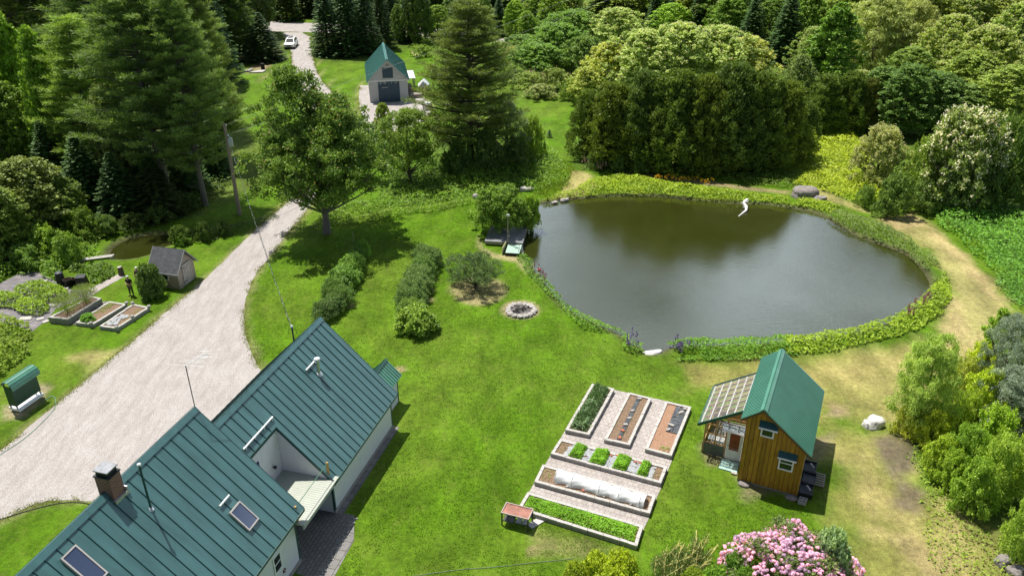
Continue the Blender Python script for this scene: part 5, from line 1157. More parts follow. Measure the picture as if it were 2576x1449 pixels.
for k, (px, py, rr, hh) in enumerate(((868, 590, .34, .62), (930, 570, .28, .5))):
    p = grnd(px, py); t = empty('plastic_tub', p); q = MB(); q.lathe([(0, .02), (rr*.8, .02), (rr, hh), (rr+.03, hh), (rr+.03, hh-.04), (rr-.0, hh-.05)], (0, 0, 0), 18); q.lathe([(rr-.03, hh), (rr-.06, hh*.6), (0, hh*.58)], (0, 0, 0), 18, 1); q.build('tub', [m_black, m_soil], t); tag(t, ('larger open black tub beside the compost barrel', 'smaller open black tub between the large tub and the square bin')[k], 'tub', 'open black tubs')
p = grnd(1040, 575); t = empty('compost_bin', p, .2); q = MB(); q.prism([(-.42, -.36, 0), (.42, -.36, 0), (.42, .36, 0), (-.42, .36, 0)], (0, 0, .01)); v0 = [(-.42, -.38, 0), (.42, -.38, 0), (.42, .38, 0), (-.42, .38, 0)]; v1 = [(x*.82, y*.82, .72) for x, y, _ in v0]; q.add(v0+v1, [(0, 1, 5, 4), (1, 2, 6, 5), (2, 3, 7, 6), (3, 0, 4, 7), (4, 5, 6, 7)]); q.build('bin', m_black, t, .03)
q = MB(); q.box(-.38, .38, -.34, .34, .73, .79); q.build('lid', mat('dark_slate_lid', (.05, .055, .06), .45), t, .02); tag(t, 'square black compost bin with a flat grey lid', 'compost bin')
p = grnd(1530, 455); t = empty('stump', p); q = MB(); q.tube([(0, 0, 0), (0, .02, .35), (-.02, .03, .72)], [.24, .21, .20], 14); q.build('log', m_bark, t); q = MB(); q.lathe([(.19, 0), (.0, .003)], (-.02, .03, .722), 14); q.build('cut_face', m_conc, t); tag(t, 'upright dark log standing on the grass near the two people', 'log')
# loose stones and tiles on the fabric
for k, (px, py, sx, sy) in enumerate(((325, 1005, .42, .26), (510, 1010, .24, .16), (575, 1045, .22, .16), (565, 545, .24, .16), (850, 628, .2, .1), (1170, 655, .25, .12), (1130, 640, .2, .1), (660, 840, .3, .2))):
    p = grnd(px, py); t = empty('paving_tile', (p.x, p.y, .02), .2+k*.4); q = MB(); q.box(-sx, sx, -sy, sy, 0, .05 if k < 3 else .09); q.build('tile', m_conc, t, .01)
    tag(t, ['large pale tile on the fabric in front of the potato plants', 'small pale tile on the fabric right of the large one', 'small tile at the corner of the tall bed', 'grey block behind the potato plants', 'thin pale block in front of the black tubs', 'longer block on the strip behind the tall bed', 'shorter block on the strip behind the tall bed', 'pale tile between the potato plants and the tall bed'][k], 'tile', 'loose tiles and blocks on the plot')
p = at(246, 652); t = empty('plank_bridge', (p.x, p.y, .02), .32); q = MB(); q.box(-1.3, 1.2, -.24, -.02, .08, .16); q.box(-1.25, 1.3, .02, .24, .08, .16); q.build('plank', m_conc, t, .01); q = MB(); q.box(-1.5, -1.15, -.3, .3, 0, .08); q.box(1.0, 1.2, -.25, .25, -.1, .08); q.build('support', m_stone, t); tag(t, 'pale plank footbridge at the outlet of the small pool', 'plank')

# ---- green metal shelter by the drive
sp = at(*[v*2576/3000 for v in (440/7.245, 1020+1390/7.245)]); sh = empty('metal_shelter', (sp.x, sp.y, 0), R(72)); tag(sh, 'narrow green metal-clad shelter with curved roof on a white deck by the drive', 'shelter')
# local x along its length (1.8 m), y to the left
SLn, SWd = 1.85, .82
q = MB(); q.box(0, SLn, 0, SWd, .14, .28); q.build('base', m_white, sh); q = MB()
for i in range(12): q.box(.0+i*SLn/12+.004, (i+1)*SLn/12-.004, -.03, SWd+.03, .282, .31)
q.build('deck', m_white, sh)
for x in (.05, SLn-.2):
    for y in (.05, SWd-.2): q = MB(); q.box(x, x+.12, y, y+.12, 0, .14); q.build('foot', m_concd, sh)
m_clad = siding('dark_green_cladding', (.016, .06, .034), .14, 0, .02, .2, .1)
for x in (.02, SLn-.08):
    for y in (.02, SWd-.3): q = MB(); q.box(x, x+.07, y+.14, y+.21, .31, 2.15); q.build('post', mat('grey_post', (.2, .2, .19), .8), sh)
q = MB(); q.box(0, SLn, .12, .145, .5, 2.15); q.box(0, .025, .15, SWd-.1, .5, 1.9); q.build('panel', m_clad, sh)
q = MB(); m_ = 10
prof_ = [(-.14, 1.74), (-.12, 1.95), (-.03, 2.14), (.12, 2.26), (.30, 2.30), (.48, 2.26), (.64, 2.14), (.74, 1.96)]
for i in range(len(prof_)-1):
    (y0, z0), (y1, z1) = prof_[i], prof_[i+1]; a_ = Vector((0, y0, z0)); c_ = Vector((0, y1, z1)); d = (c_-a_); n = Vector((1, 0, 0)).cross(d).normalized()
    q.obox((a_+c_)/2+Vector((SLn/2, 0, 0)), (1, 0, 0), d, n, SLn/2+.12, d.length/2+.004, .012)
rfs = q.build('roof', m_green, sh)
q = MB()
for (y, z) in prof_[1:-1]: q.tube([(-.12, y, z+.01), (SLn+.12, y, z+.01)], .016, 5)
q.build('roof_ribs', m_green_dark, rfs)
# hoses
def hose(name, pts, r_, m, label, z=.03):
    P = [at(x, y) for x, y in pts]; Q = []
    for i in range(len(P)-1):
        for k in range(4):
            t = k/4; p0 = P[max(i-1, 0)]; p1 = P[i]; p2 = P[i+1]; p3 = P[min(i+2, len(P)-1)]
            q_ = .5*((2*p1)+(p2-p0)*t+(2*p0-5*p1+4*p2-p3)*t*t+(3*p1-p0-3*p2+p3)*t**3); Q.append((q_.x, q_.y, z))
    Q.append((P[-1].x, P[-1].y, z)); b = MB(); b.tube(Q, r_, 6); o = b.build(name, m); tag(o, label, 'hose'); return o
hose('garden_hose', [(108, 1010), (130, 998), (140, 1005), (136, 1030), (110, 1060), (60, 1105), (0, 1145), (-60, 1190)], .022, mat('green_hose', (.16, .28, .20), .4), 'green garden hose from the metal shelter along the drive')
hose('garden_hose', [(-20, 1314), (60, 1288), (150, 1266), (215, 1266), (260, 1280)], .022, m_black, 'black hose along the grass edge near the chimney')
hose('garden_hose', [(960, 1462), (1050, 1448), (1150, 1434), (1250, 1426), (1350, 1415), (1420, 1408), (1445, 1403)], .012, mat('grey_green_hose', (.17, .2, .17), .5), 'grey hose lying across the lawn at the bottom edge')

# ---- fire pit
fc = at(1311, 783); r = np.random.RandomState(5)
t = empty('fire_ashes', (fc.x, fc.y, .02)); q = MB(); q.lathe([(1.0, 0), (.9, .02), (.4, .05), (0, .06)], (0, 0, 0), 20); q.build('ash', mat('grey_ash', (.16, .145, .135), .95, .4, 9, bmp=.8, bd=.04), t)
q = MB()
for k in range(8): a = r.rand()*3.1; c = Vector((r.normal()*.25-.2, r.normal()*.2, .1+k*.015)); d = Vector((math.cos(a), math.sin(a), 0))*r.uniform(.25, .5); q.tube([c-d, c+d], .04, 6)
q.build('charred_wood', m_dark, t); tag(t, 'grey ash and charred sticks inside the stone fire ring', 'ashes')
for k in range(15):
    a = k/15*6.283; big = k in (0, 1); x = fc.x+.98*math.cos(a)*(1+r.normal()*.02); y = fc.y+.98*math.sin(a)
    stone('ring_stone', (x, y, .1), (.36 if big else .20+r.rand()*.07, .24, .17), m_stone, 'largest pale boulder, on the right of the fire ring' if k == 0 else 'pale rounded stone in the ring round the fire pit', 'stone', 'stones ringing the fire pit', k, a+1.57)
# ---- rocks and logs
def rock_at(px, py, s, m, label, seed, z=.1, name='boulder', rz=.3, sub=4):
    p = at(px, py); return stone(name, (p.x, p.y, z), s, m, label, 'rock', None, seed, rz, sub)
rock_at(2022, 493, (1.5, 1.0, .95), m_stone2, 'large cracked grey boulder on the far bank of the pond', 11)
rock_at(2062, 503, (.7, .5, .3), m_stone2, 'low grey rock beside the large boulder on the far bank', 12)
rock_at(2198, 1070, (.62, .48, .5), m_wstone, 'white angular boulder on the dry grass right of the cottage', 13)
rock_at(2178, 1072, (.2, .3, .35), m_wstone, 'small white rock leaning against the white boulder', 14, z=.05)
rock_at(2520, 1416, (.42, .3, .34), m_stone2, 'lichen-grey rock at the bottom right, the left one of a pair', 15)
rock_at(2552, 1442, (.42, .34, .36), m_stone2, 'lichen-grey rock at the bottom right, the right one of a pair', 16)
rock_at(1325, 480, (.8, .4, .35), m_stone, 'pinkish flat rock at the corner of the pond behind the arbour shrub', 17)
rock_at(1196, 498, (.3, .3, .4), m_stone, 'tan rock at the lawn edge left of the arbour shrub', 18)
rock_at(1643, 886, (.75, .30, .10), m_wstone, 'flat white landing stone at the gap in the near bank', 19, z=.0)
rock_at(1395, 507, (.35, .25, .12), m_stone, 'small white rock at the water edge left end of the far bank', 20, z=-.1)
rock_at(1420, 501, (.5, .3, .2), m_stone, 'pale rock among the mud at the far left corner of the pond', 21, z=-.1)
def wp(px, py, z): q = at(px, py, z); return (q.x, q.y, z)
b = MB(); b.tube([wp(1880, 503, .35), wp(1874, 508, .3), wp(1871, 513, .12), wp(1878, 521, 0), wp(1877, 530, -.1), wp(1868, 537, -.17), wp(1857, 545, -.22)], [.16, .2, .2, .16, .12, .08, .04], 8)
b.tube([wp(1871, 513, .15), wp(1864, 510, .35)], [.1, .03], 6); b.tube([wp(1875, 508, .3), wp(1884, 507, .5)], [.1, .03], 6); b.tube([wp(1874, 522, 0), wp(1868, 522, .12)], [.06, .02], 5)
tag(b.build('driftwood_log', mat('bleached_wood', (.70, .68, .64), .8, .1)), 'bleached white driftwood trunk leaning from the far bank into the pond', 'driftwood')
p = at(1356, 680, WZ); q = MB(); t = empty('buoy', (p.x, p.y, WZ)); q.lathe([(0, -.1), (.12, -.06), (.16, .04), (.12, .14), (0, .18)], (0, 0, 0), 12); q.build('float', mat('pink_buoy', (.65, .12, .12), .4), t); q = MB(); q.lathe([(.161, .03), (.163, .055), (.155, .08)], (0, 0, 0), 12); q.build('band', m_white, t); tag(t, 'small pink float on the pond near the left bank', 'buoy')
# ---- dock
dkc = [wp(*[v*2576/3000 for v in (1350+x/5.573, 520+y/5.573)], .42) for x, y in ((390, 1040), (1010, 1075), (1062, 715), (615, 690))]
c = Vector(dkc[0]); ux = (Vector(dkc[1])-c); Ld = ux.length; dock = empty('dock', (c.x, c.y, 0), math.atan2(ux.y, ux.x)); tag(dock, 'weathered grey plank dock under the arbour shrub at the left of the pond', 'dock')
m_dockw = siding('weathered_dock_planks', (.26, .265, .275), .15, 0, .02, .16, .25)
q = MB(); q.box(0, Ld, 0, 4.9, .37, .43); q.build('decking', m_dockw, dock); q = MB(); q.box(.02, Ld-.02, .02, .09, .12, .368); q.box(Ld-.09, Ld-.02, .1, 4.88, .12, .368)
for x in (.1, 1.6, Ld-.15):
    for y in (.15, 2.4, 4.7): q.box(x-.06, x+.06, y-.06, y+.06, -1.2 if x > 2 else -.1, .12)
q.build('frame', m_cedarw, dock)
gpl = empty('swim_platform', (dock.matrix_basis@Vector((Ld-1.27, -1.85, 0))), dock.rotation_euler.z); tag(gpl, 'small pale green step platform with a ladder against the dock', 'platform')
q = MB(); q.box(0, 1.2, 0, 1.75, .22, .29); q.build('decking', siding('mint_green_planks', (.36, .52, .42), .16, 0, .012, .1, .06), gpl); q = MB(); q.box(0, 1.2, -.03, -.002, .02, .29); q.box(-.03, -.002, 0, 1.75, .02, .29); q.box(0.05, .15, .05, .15, -.3, .02); q.box(1.05, 1.15, .05, .15, -1.2, .02); q.build('frame', m_dark, gpl)
q = MB()
for y in (.25, .75): q.tube([(1.1, y, .29), (1.12, y, .75), (1.3, y, .78), (1.42, y, .3), (1.44, y, -.8)], .028, 6)
for z in (.05, -.2): q.tube([(1.43, .25, z), (1.43, .75, z)], .025, 5)
q.build('ladder', m_galvw, gpl)
pp = dock.matrix_basis@Vector((Ld-1.3, -.06, 0)); t = empty('dock_post', (pp.x, pp.y, 0)); q = MB(); q.tube([(0, 0, -.3), (0, 0, 2.9)], .05, 8); q.build('post', m_pole, t); q = MB(); q.box(-.12, .16, -.1, .1, 2.9, 3.08); q.build('lamp_head', m_galv, t); q = MB(); q.tube([(0, -.02, 1.1), (.16, -.05, 1.12)], .02, 5); q.build('cleat', m_galvw, t); tag(t, 'tall grey post with a small lamp head at the dock edge', 'post')
pp = dock.matrix_basis@Vector((Ld-1.48, -.9, 0)); t = empty('paddle_board', (pp.x, pp.y, 0), dock.rotation_euler.z+1.5); q = MB(); q.prism([(-.9, 0, .12), (-.6, 0, .02), (.6, 0, .02), (.95, 0, .25), (.7, 0, .62), (-.7, 0, .62)], (0, .05, 0)); q.build('board', mat('faded_yellow_board', (.44, .42, .2), .6), t); tag(t, 'faded yellow board standing on edge beside the green platform', 'board')
# ---- burn ring near the far drive
c = at(655, 180)
t = empty('burn_barrel', at(662, 176)); q = MB(); q.tube([(0, 0, 0), (0, 0, 1.0)], .32, 12); q.build('barrel', m_dark, t); tag(t, 'dark upright burn barrel on the bare circle by the far drive', 'barrel')
t = empty('stone_slab', at(647, 182), .1); q = MB(); q.prism([(-1.2, -.7, .04), (1.0, -.7, .04), (1.3, .8, .04), (.1, .8, .04)], (0, 0, .12)); q.build('slab', m_conc, t); tag(t, 'pale flat slab on the bare circle beside the burn barrel', 'slab')
t = empty('log_heap', at(624, 181), .3); q = MB()
for k in range(6): q.tube([(-.7+.2*k, -.3, .12+.08*(k % 2)), (.3+.1*k, .4, .15+.1*(k % 3))], .1, 6)
q.build('logs', m_conc, t); tag(t, 'small heap of pale split logs at the left of the bare circle', 'logs')
# ---- trailer and pallets beside the barn
tq = at(*[v*2576/3000 for v in (1000+1172/4.83, 100+880/4.83)]); t = empty('cart_trailer', (tq.x, tq.y+.2, 0), .1); tag(t, 'small brown-boarded trailer with a tarped load parked beside the barn', 'trailer')
m_brb = mat('brown_slat_boards', (.30, .18, .12), .8, .3)
q = MB()
for k in range(4): q.box(-.8, .8, -.02, .03, .62+k*.16, .74+k*.16); q.box(-.8, -.76, .05, 2.4, .62+k*.16, .74+k*.16); q.box(.76, .8, .05, 2.4, .62+k*.16, .74+k*.16)
q.box(-.76, .76, .04, 2.4, .55, .6); q.build('bed', m_brb, t)
for x in (-.92, .86): q = MB(); q.tube([(x-.08, .9, .36), (x+.12, .9, .36)], .36, 16); q.build('wheel', m_black, t)
q = MB(); q.tube([(0, .1, .5), (0, -.9, .42)], .05, 6); q.box(-.8, .8, .1, .2, .42, .53); q.build('drawbar', m_black, t)
q = MB(); q.add([(-.78, .3, 1.2), (.78, .3, 1.2), (.86, 2.3, 1.2), (-.86, 2.3, 1.2), (-.1, .5, 2.0), (.1, 2.1, 2.05)], [(0, 1, 4), (1, 2, 5, 4), (2, 3, 5), (3, 0, 4, 5)]); q.build('tarp', mat('pale_grey_tarp', (.55, .56, .57), .6, .3, 2, bmp=.8, bd=.1), t)
tq = at(*[v*2576/3000 for v in (1000+1215/4.83, 100+1085/4.83)]); t = empty('pallet_crate', (tq.x, tq.y+.5, 0), .25); q = MB()
for k in range(5): q.box(-.62, .62, -.52, -.48, .08+k*.15, .18+k*.15); q.box(-.62, -.58, -.47, .5, .08+k*.15, .18+k*.15); q.box(.58, .62, -.47, .5, .08+k*.15, .18+k*.15)
for x in (-.6, 0, .56): q.box(x, x+.05, -.545, -.521, 0, .85)
q.build('slats', m_cedarw, t); q = MB(); [q.lathe([(.22, 0), (.26, .1), (.2, .2), (0, .22)], (x, y, .78), 8) for x, y in ((-.35, -.2), (.1, -.15), (.4, .15), (-.1, .25))]; q.build('bags', m_galvw, t); tag(t, 'slatted pallet crate topped with white sacks on the barn gravel', 'crate')
# ---- white car
cq = at(733, 119); car = empty('parked_car', (cq.x, cq.y, 0), R(3)); tag(car, 'white sport utility car parked on the left side of the far drive facing the house', 'car')
def loft(secs, b, m=0, close=True):
    n = len(secs[0]); vs = [p for s in secs for p in s]; fs = [(i*n+k, i*n+(k+1) % n, (i+1)*n+(k+1) % n, (i+1)*n+k) for i in range(len(secs)-1) for k in range(n)]
    b.add(vs, fs+[tuple(range(n))[::-1], tuple(range((len(secs)-1)*n, len(secs)*n))], m, False)
def csec(y, w_, z0, z1, r_=.12): return [(-w_+r_, y, z0), (w_-r_, y, z0), (w_, y, z0+r_), (w_, y, z1-r_), (w_-r_, y, z1), (-w_+r_, y, z1), (-w_, y, z1-r_), (-w_, y, z0+r_)]
m_car = mat('white_car_paint', (.80, .80, .80), .25, .02, 2, bmp=0, spec=.6)
q = MB(); loft([csec(-2.3, .78, .38, .78), csec(-2.15, .9, .28, .92), csec(-1.6, .95, .25, 1.0), csec(-.9, .96, .25, 1.07), csec(1.9, .95, .25, 1.1), csec(2.3, .88, .32, 1.0)], q); bod = q.build('body', m_car, car, .05)
q = MB(); loft([csec(-1.05, .80, 1.02, 1.1, .03), csec(-.35, .74, 1.02, 1.58, .09), csec(0.2, .73, 1.02, 1.66, .09), csec(1.6, .72, 1.02, 1.62, .09), csec(2.15, .76, 1.02, 1.15, .04)], q); q.build('cabin', m_car, car, .03)
q = MB(); q.prism([(-.68, -1.05, 1.12), (.68, -1.05, 1.12), (.60, -.40, 1.56), (-.60, -.40, 1.56)], (0, -.03, .02)); q.build('windscreen', m_glass, car)
for s_ in (-1, 1):
    q = MB(); q.prism([(s_*.80, -.85, 1.12), (s_*.765, -.3, 1.50), (s_*.755, 1.5, 1.52), (s_*.80, 1.95, 1.15)], (s_*.01, 0, 0)); q.build('side_window', m_glass, car)
    q = MB(); q.box(s_*.98-.08, s_*.98+.08, -.75, -.65, 1.05, 1.18); q.build('mirror', m_black, car)
    q = MB(); q.box(s_*.62-.2, s_*.62+.2, -2.29, -2.16, .72, .84); q.build('headlight', m_galvw, car)
    for y in (-1.45, 1.4): q = MB(); q.tube([(s_*.74, y, .35), (s_*.97, y, .35)], .35, 18); wl = q.build('wheel', m_black, car); q = MB(); q.tube([(s_*.971, y, .35), (s_*.985, y, .35)], .2, 12); q.build('rim', m_galv, wl)
q = MB(); q.box(-.42, .42, -2.33, -2.28, .50, .78); q.build('grille', m_black, car); q = MB(); q.box(-.8, .8, -2.33, -2.2, .30, .42); q.build('bumper', m_black, car); q = MB(); q.box(-.45, .45, .0, 1.0, 1.66, 1.675); q.build('roof_window', m_glass, car)
# ---- utility pole and lines
pb = at(603, 540); up = empty('utility_pole', (pb.x, pb.y, 0)); PH = 8.9; tag(up, 'tall wooden utility pole with a grey transformer left of the drive', 'utility pole')
lean_ = Vector((.0, .0, 1)); ptop = Vector((.0, 0, PH))
q = MB(); q.tube([(0, 0, -.3), (0, 0, PH)], [.20, .14], 12); q.build('pole', m_pole, up)
q = MB(); q.lathe([(0, 0), (.2, 0), (.22, .08), (.22, .72), (.2, .8), (.06, .84), (.05, .95), (0, .96)], (.32, -.12, PH-2.1), 14); tf = q.build('transformer', mat('pale_grey_transformer', (.5, .52, .54), .45, .05), up); q = MB(); q.box(.05, .2, -.1, -.02, PH-1.9, PH-1.8); q.box(.05, .2, -.1, -.02, PH-1.5, PH-1.4); q.build('bracket', m_galv, up)
q = MB(); q.lathe([(0, 0), (.06, 0), (.09, .08), (.05, .16), (0, .2)], (.14, 0, PH-.2), 8); q.build('insulator', m_galvw, up); q = MB(); q.lathe([(0, 0), (.06, 0), (.09, .08), (.05, .16), (0, .2)], (.16, 0, PH-1.15), 8); q.build('insulator', m_galvw, up)
def wire(name, a, c, sag, r_, label, n=28, twist=0, m=None):
    a, c = Vector(a), Vector(c); b = MB()
    pts = [a.lerp(c, i/n)-Vector((0, 0, sag*4*(i/n)*(1-i/n))) for i in range(n+1)]
    b.tube(pts, r_, 5); 
    if twist: b.tube([p+Vector((math.sin(i*2.4)*.03, math.cos(i*2.4)*.03, -.03)) for i, p in enumerate(pts)], r_, 4, 1)
    o = b.build(name, [m or m_wire, m_galv]); tag(o, label, 'cable'); return o
m_wire = mat('grey_aluminium_wire', (.34, .34, .33), .5, .1, bmp=0)
wire('power_line', (pb.x+.14, pb.y, PH-.05), at(1600, -70, 12), .5, .014, 'upper of the two bare wires running from the pole top over the barn')
wire('power_line', (pb.x+.16, pb.y, PH-1.0), at(1600, -28, 11), .5, .014, 'lower of the two bare wires running from the pole over the barn')
wire('service_cable', (pb.x+.2, pb.y, PH-1.9), MAST, .55, .012, 'twisted service cable from the pole down to the mast on the house roof', 60, 1, m_black)
gy = at(655, 545)
# thin reflector stakes by the drive
for k, (px, py, h) in enumerate(((521, 543, 1.1), (890, 612, 1.1))):
    p = at(px, py); t = empty('marker_stake', (p.x, p.y, 0)); q = MB(); q.tube([(0, 0, 0), (0, 0, h)], .02, 5); q.build('stake', mat('yellow_stake', (.5, .42, .06)) if k == 0 else m_galv, t); tag(t, ('thin yellow stake in the shaded lawn by the pool', 'thin grey stake at the drive edge near the maple')[k], 'stake')
# ---------------------------------------------------------------- two people
def skin(name, pts, edges, rad, m, parent, sub=2):
    me = bpy.data.meshes.new(name); me.from_pydata(pts, edges, []); o = link(name, me, parent)
    sk = o.modifiers.new('skin', 'SKIN'); sk.use_smooth_shade = True
    for i, r in enumerate(rad): me.skin_vertices[0].data[i].radius = (r, r) if not isinstance(r, tuple) else r
    me.skin_vertices[0].data[0].use_root = True
    ss = o.modifiers.new('sub', 'SUBSURF'); ss.levels = sub; ss.render_levels = sub
    bpy.context.view_layer.update(); dg = bpy.context.evaluated_depsgraph_get(); nm = bpy.data.meshes.new_from_object(o.evaluated_get(dg)); o.modifiers.clear(); o.data = nm; nm.name = name
    nm.materials.clear(); nm.materials.append(m)
    for p in nm.polygons: p.use_smooth = True
    return o
m_skin = mat('skin', (.42, .24, .17), .6, .08, 5, bmp=0)
def person(loc, rz, shirt, trou, hair, label, pose, shoes, h=1.72):
    e = empty('person', loc, rz); tag(e, label, 'person'); s = h/1.72; e.scale = (s, s, s)
    V = lambda *a: tuple(a)
    # front is -y
    P = [V(0, 0, .93), V(0, .01, 1.12), V(0, .0, 1.34), V(0, .0, 1.45), V(0, -.02, 1.53), V(0, -.03, 1.62), V(0, -.02, 1.69)]
    Rr = [(.145, .10), (.14, .095), (.155, .10), (.07, .07), (.055, .055), (.085, .095), (.062, .07)]
    E = [(0, 1), (1, 2), (2, 3), (3, 4), (4, 5), (5, 6)]
    def chain(root, pts, rr):
        prev = root
        for p, r_ in zip(pts, rr): P.append(p); Rr.append(r_); E.append((prev, len(P)-1)); prev = len(P)-1
        return prev
    for sd_ in (-1, 1):
        chain(0, [V(sd_*.10, 0, .84), V(sd_*.13, -.02 if sd_ > 0 else .02, .49), V(sd_*.14, .02, .10), V(sd_*.15, -.12, .05)], [.085, .06, .042, .04])
        if pose == 'hold': el_ = V(sd_*.27, .02, 1.14); wr = V(sd_*.12, -.24, 1.14)
        else: el_ = V(sd_*.27, .03, 1.13); wr = V(sd_*.20, -.20, 1.02)
        w_ = chain(2, [V(sd_*.19, 0, 1.39), el_, wr], [.058, .044, .028])
        hand = Vector(wr); dirn = Vector((-sd_*.7, -.5, 0)).normalized() if pose == 'hold' else Vector((-sd_*.3, -.8, -.2)).normalized(); side = Vector((0, 0, 1))
        palm = hand+dirn*.07; chain(w_, [tuple(palm)], [(.036, .02)])
        pi = len(P)-1
        for f in range(4):
            b0 = palm+side*(.028-.019*f)+dirn*.015; l = (.07, .08, .075, .058)[f]; chain(pi, [tuple(b0+dirn*l*.5), tuple(b0+dirn*l+Vector((0, .012, -.014)))], [.009, .007])
        tb = hand+dirn*.03+side*.03; chain(w_, [tuple(tb), tuple(tb+dirn*.045+side*.02)], [.011, .008])
    body = skin('body', P, E, Rr, m_skin, e)
    def sub_skin(name, pts, edges, rr, m): return skin(name, pts, edges, rr, m, e)
    ax_ = [(sd_, (sd_*.27, .02, 1.14)) for sd_ in (-1, 1)]
    pts = [V(0, 0, .95), V(0, .01, 1.12), V(0, 0, 1.34), V(0, 0, 1.44)]; rr = [(.165, .125), (.16, .115), (.175, .12), (.085, .08)]; ed = [(0, 1), (1, 2), (2, 3)]
    for sd_ in (-1, 1): k = len(pts); pts += [V(sd_*.19, 0, 1.39), V(sd_*.25, .015, 1.20) if pose == 'hold' else V(sd_*.27, .03, 1.13)]; rr += [.075, .062]; ed += [(2, k), (k, k+1)]
    if pose != 'hold':
        for sd_ in (-1, 1): pts.append(V(sd_*.205, -.17, 1.035)); rr.append(.04); ed.append((5 if sd_ < 0 else 7, len(pts)-1))
    sub_skin('shirt', pts, ed, rr, shirt)
    pts = [V(0, 0, .93)]; rr = [(.165, .125)]; ed = []
    for sd_ in (-1, 1): k = len(pts); pts += [V(sd_*.10, 0, .82), V(sd_*.13, -.02 if sd_ > 0 else .02, .49), V(sd_*.14, .02, .12)]; rr += [.108, .082, .07]; ed += [(0, k), (k, k+1), (k+1, k+2)]
    sub_skin('trousers', pts, ed, rr, trou)
    for sd_ in (-1, 1): q = MB(); q.lathe([(0, 0), (.055, 0), (.06, .05), (.045, .09), (0, .1)], (0, 0, 0), 10); o_ = q.build('shoe', shoes, e); o_.location = (sd_*.145, -.06, 0); o_.scale = (.85, 2.3, .9)
    q = MB(); q.lathe([(.088, -.02), (.096, .03), (.088, .08), (.05, .108), (0, .115)], (0, 0, 0), 14); o_ = q.build('hair' if hair != 'cap' else 'cap', m_hair, e); o_.location = (0, -.015, 1.635); o_.scale = (1, 1.12, 1)
    q = MB(); q.prism([(-.02, 0, 0), (.02, 0, 0), (0, -.03, 0)], (0, .02, .045)); q.lathe([(.018, .04), (.02, .05), (0, .06)], (-.035, .012, 0), 6); q.lathe([(.018, .04), (.02, .05), (0, .06)], (.035, .012, 0), 6); o_ = q.build('face', m_skin, e); o_.location = (0, -.118, 1.585)
    return e
m_hair = mat('white_hair_or_cap', (.75, .74, .72), .8, .05, 9, bmp=.2)
g1 = at(*[v*2576/3000 for v in (1660/4.293, 700+712/4.293)]); g2 = at(*[v*2576/3000 for v in (1768/4.293, 700+600/4.293)])
m_plaid = mat('brown_plaid_cloth', (.13, .09, .075), .9, .6, 30, bmp=0)
p1 = person(g1, R(-8), mat('black_cloth', (.012, .012, .015), .9, .2), mat('olive_trousers', (.11, .10, .065), .9, .2), 'hair', 'person in black shirt and olive trousers on the lawn, hands together in front', 'hold', m_dark)
p2 = person(g2, R(-12), m_plaid, mat('pale_trousers', (.33, .30, .27), .9, .15), 'cap', 'person in brown patterned shirt and pale trousers, partly behind the vine by the shed', 'side', m_stone2)
# ---------------------------------------------------------------- trees and shrubs that can be told apart
def own(g, name, loc, col, label, cat='tree', group=None, bcol=None, rz=0, s=1): return plant(g, name, loc, g['h']*s, g['r']*s, col, label, cat, group, bcol, rz)
# maple on the lawn edge
mb_ = at(824, 590)
mp_ = lambda t: (np.sin(np.pi*np.clip(t*.80+.14, 0, 1))**.75)*np.where(t > .75, .8, 1)
g = gen_deciduous(11, h=15.4, Rw=6.0, hb=3.9, ncl=900, per=105, leaf=.22, asp=.7, prof=mp_, clr=(.4, .95), flat=.85, up=.35, ascend=.45, r0=.32, bark=m_barkg, nl=34, lobed=.3, lean=.02, blossom=1100, bl_size=.10, parts=[(-1.7, .3, 15.4, 3.7, 4), (.9, 1.6, 12.6, 4.3, 3), (2.2, -.8, 12.0, 4.1, 4), (-1.8, -1.6, 10.5, 4.2, 3), (.4, .2, 9.5, 5.2, 3)])
plant(g, 'maple_tree', (mb_.x-.1, mb_.y+.3, 0), 14.8, 5.9, (.064, .122, .026), 'large maple with red-tinged tips and a curved grey trunk at the drive edge', 'tree', bcol=(.34, .22, .12), rz=0)
# central white pine
g = gen_pine(12, h=23, Rw=6.6, hb=4.0, whorl=.5, leaf=.40, per=52, prof=lambda t: (1-t)**.62*(.75+.25*min(1, t*6))+.06, dead=3, bark=m_bark, r0=.42)
pc = at(1186, 418); plant(g, 'pine_tree', (pc.x, pc.y, 0), height_at(pc, 2), 6.0, (.075, .118, .032), 'tall broad white pine standing alone between the barn and the pond')
g = gen_deciduous(13, h=7.5, Rw=3.7, hb=2.0, ncl=230, per=90, leaf=.22, asp=.5, clr=(.35, .8), bark=m_bark, r0=.2, nl=18, lobed=.3)
tree_px(g, 'orchard_tree', 1026, 280, 458, 175, (.075, .135, .022), 'spreading old fruit tree with a forked dark trunk right of the maple')
tree_px('dec:1', 'young_tree', 966, 262, 420, 62, (.10, .16, .03), 'slender young tree top showing before the barn gravel')
g = gen_deciduous(14, h=3.0, Rw=2.05, hb=.8, ncl=210, per=80, leaf=.11, asp=.45, clr=(.18, .45), ascend=.6, bark=m_bark, r0=.13, nl=26, lobed=.35, flat=.6)
pa = at(1196, 724); plant(g, 'apple_tree', (pa.x, pa.y, 0), 2.75, 2.0, (.062, .11, .05), 'small gnarled apple tree on the lawn above the fire pit')
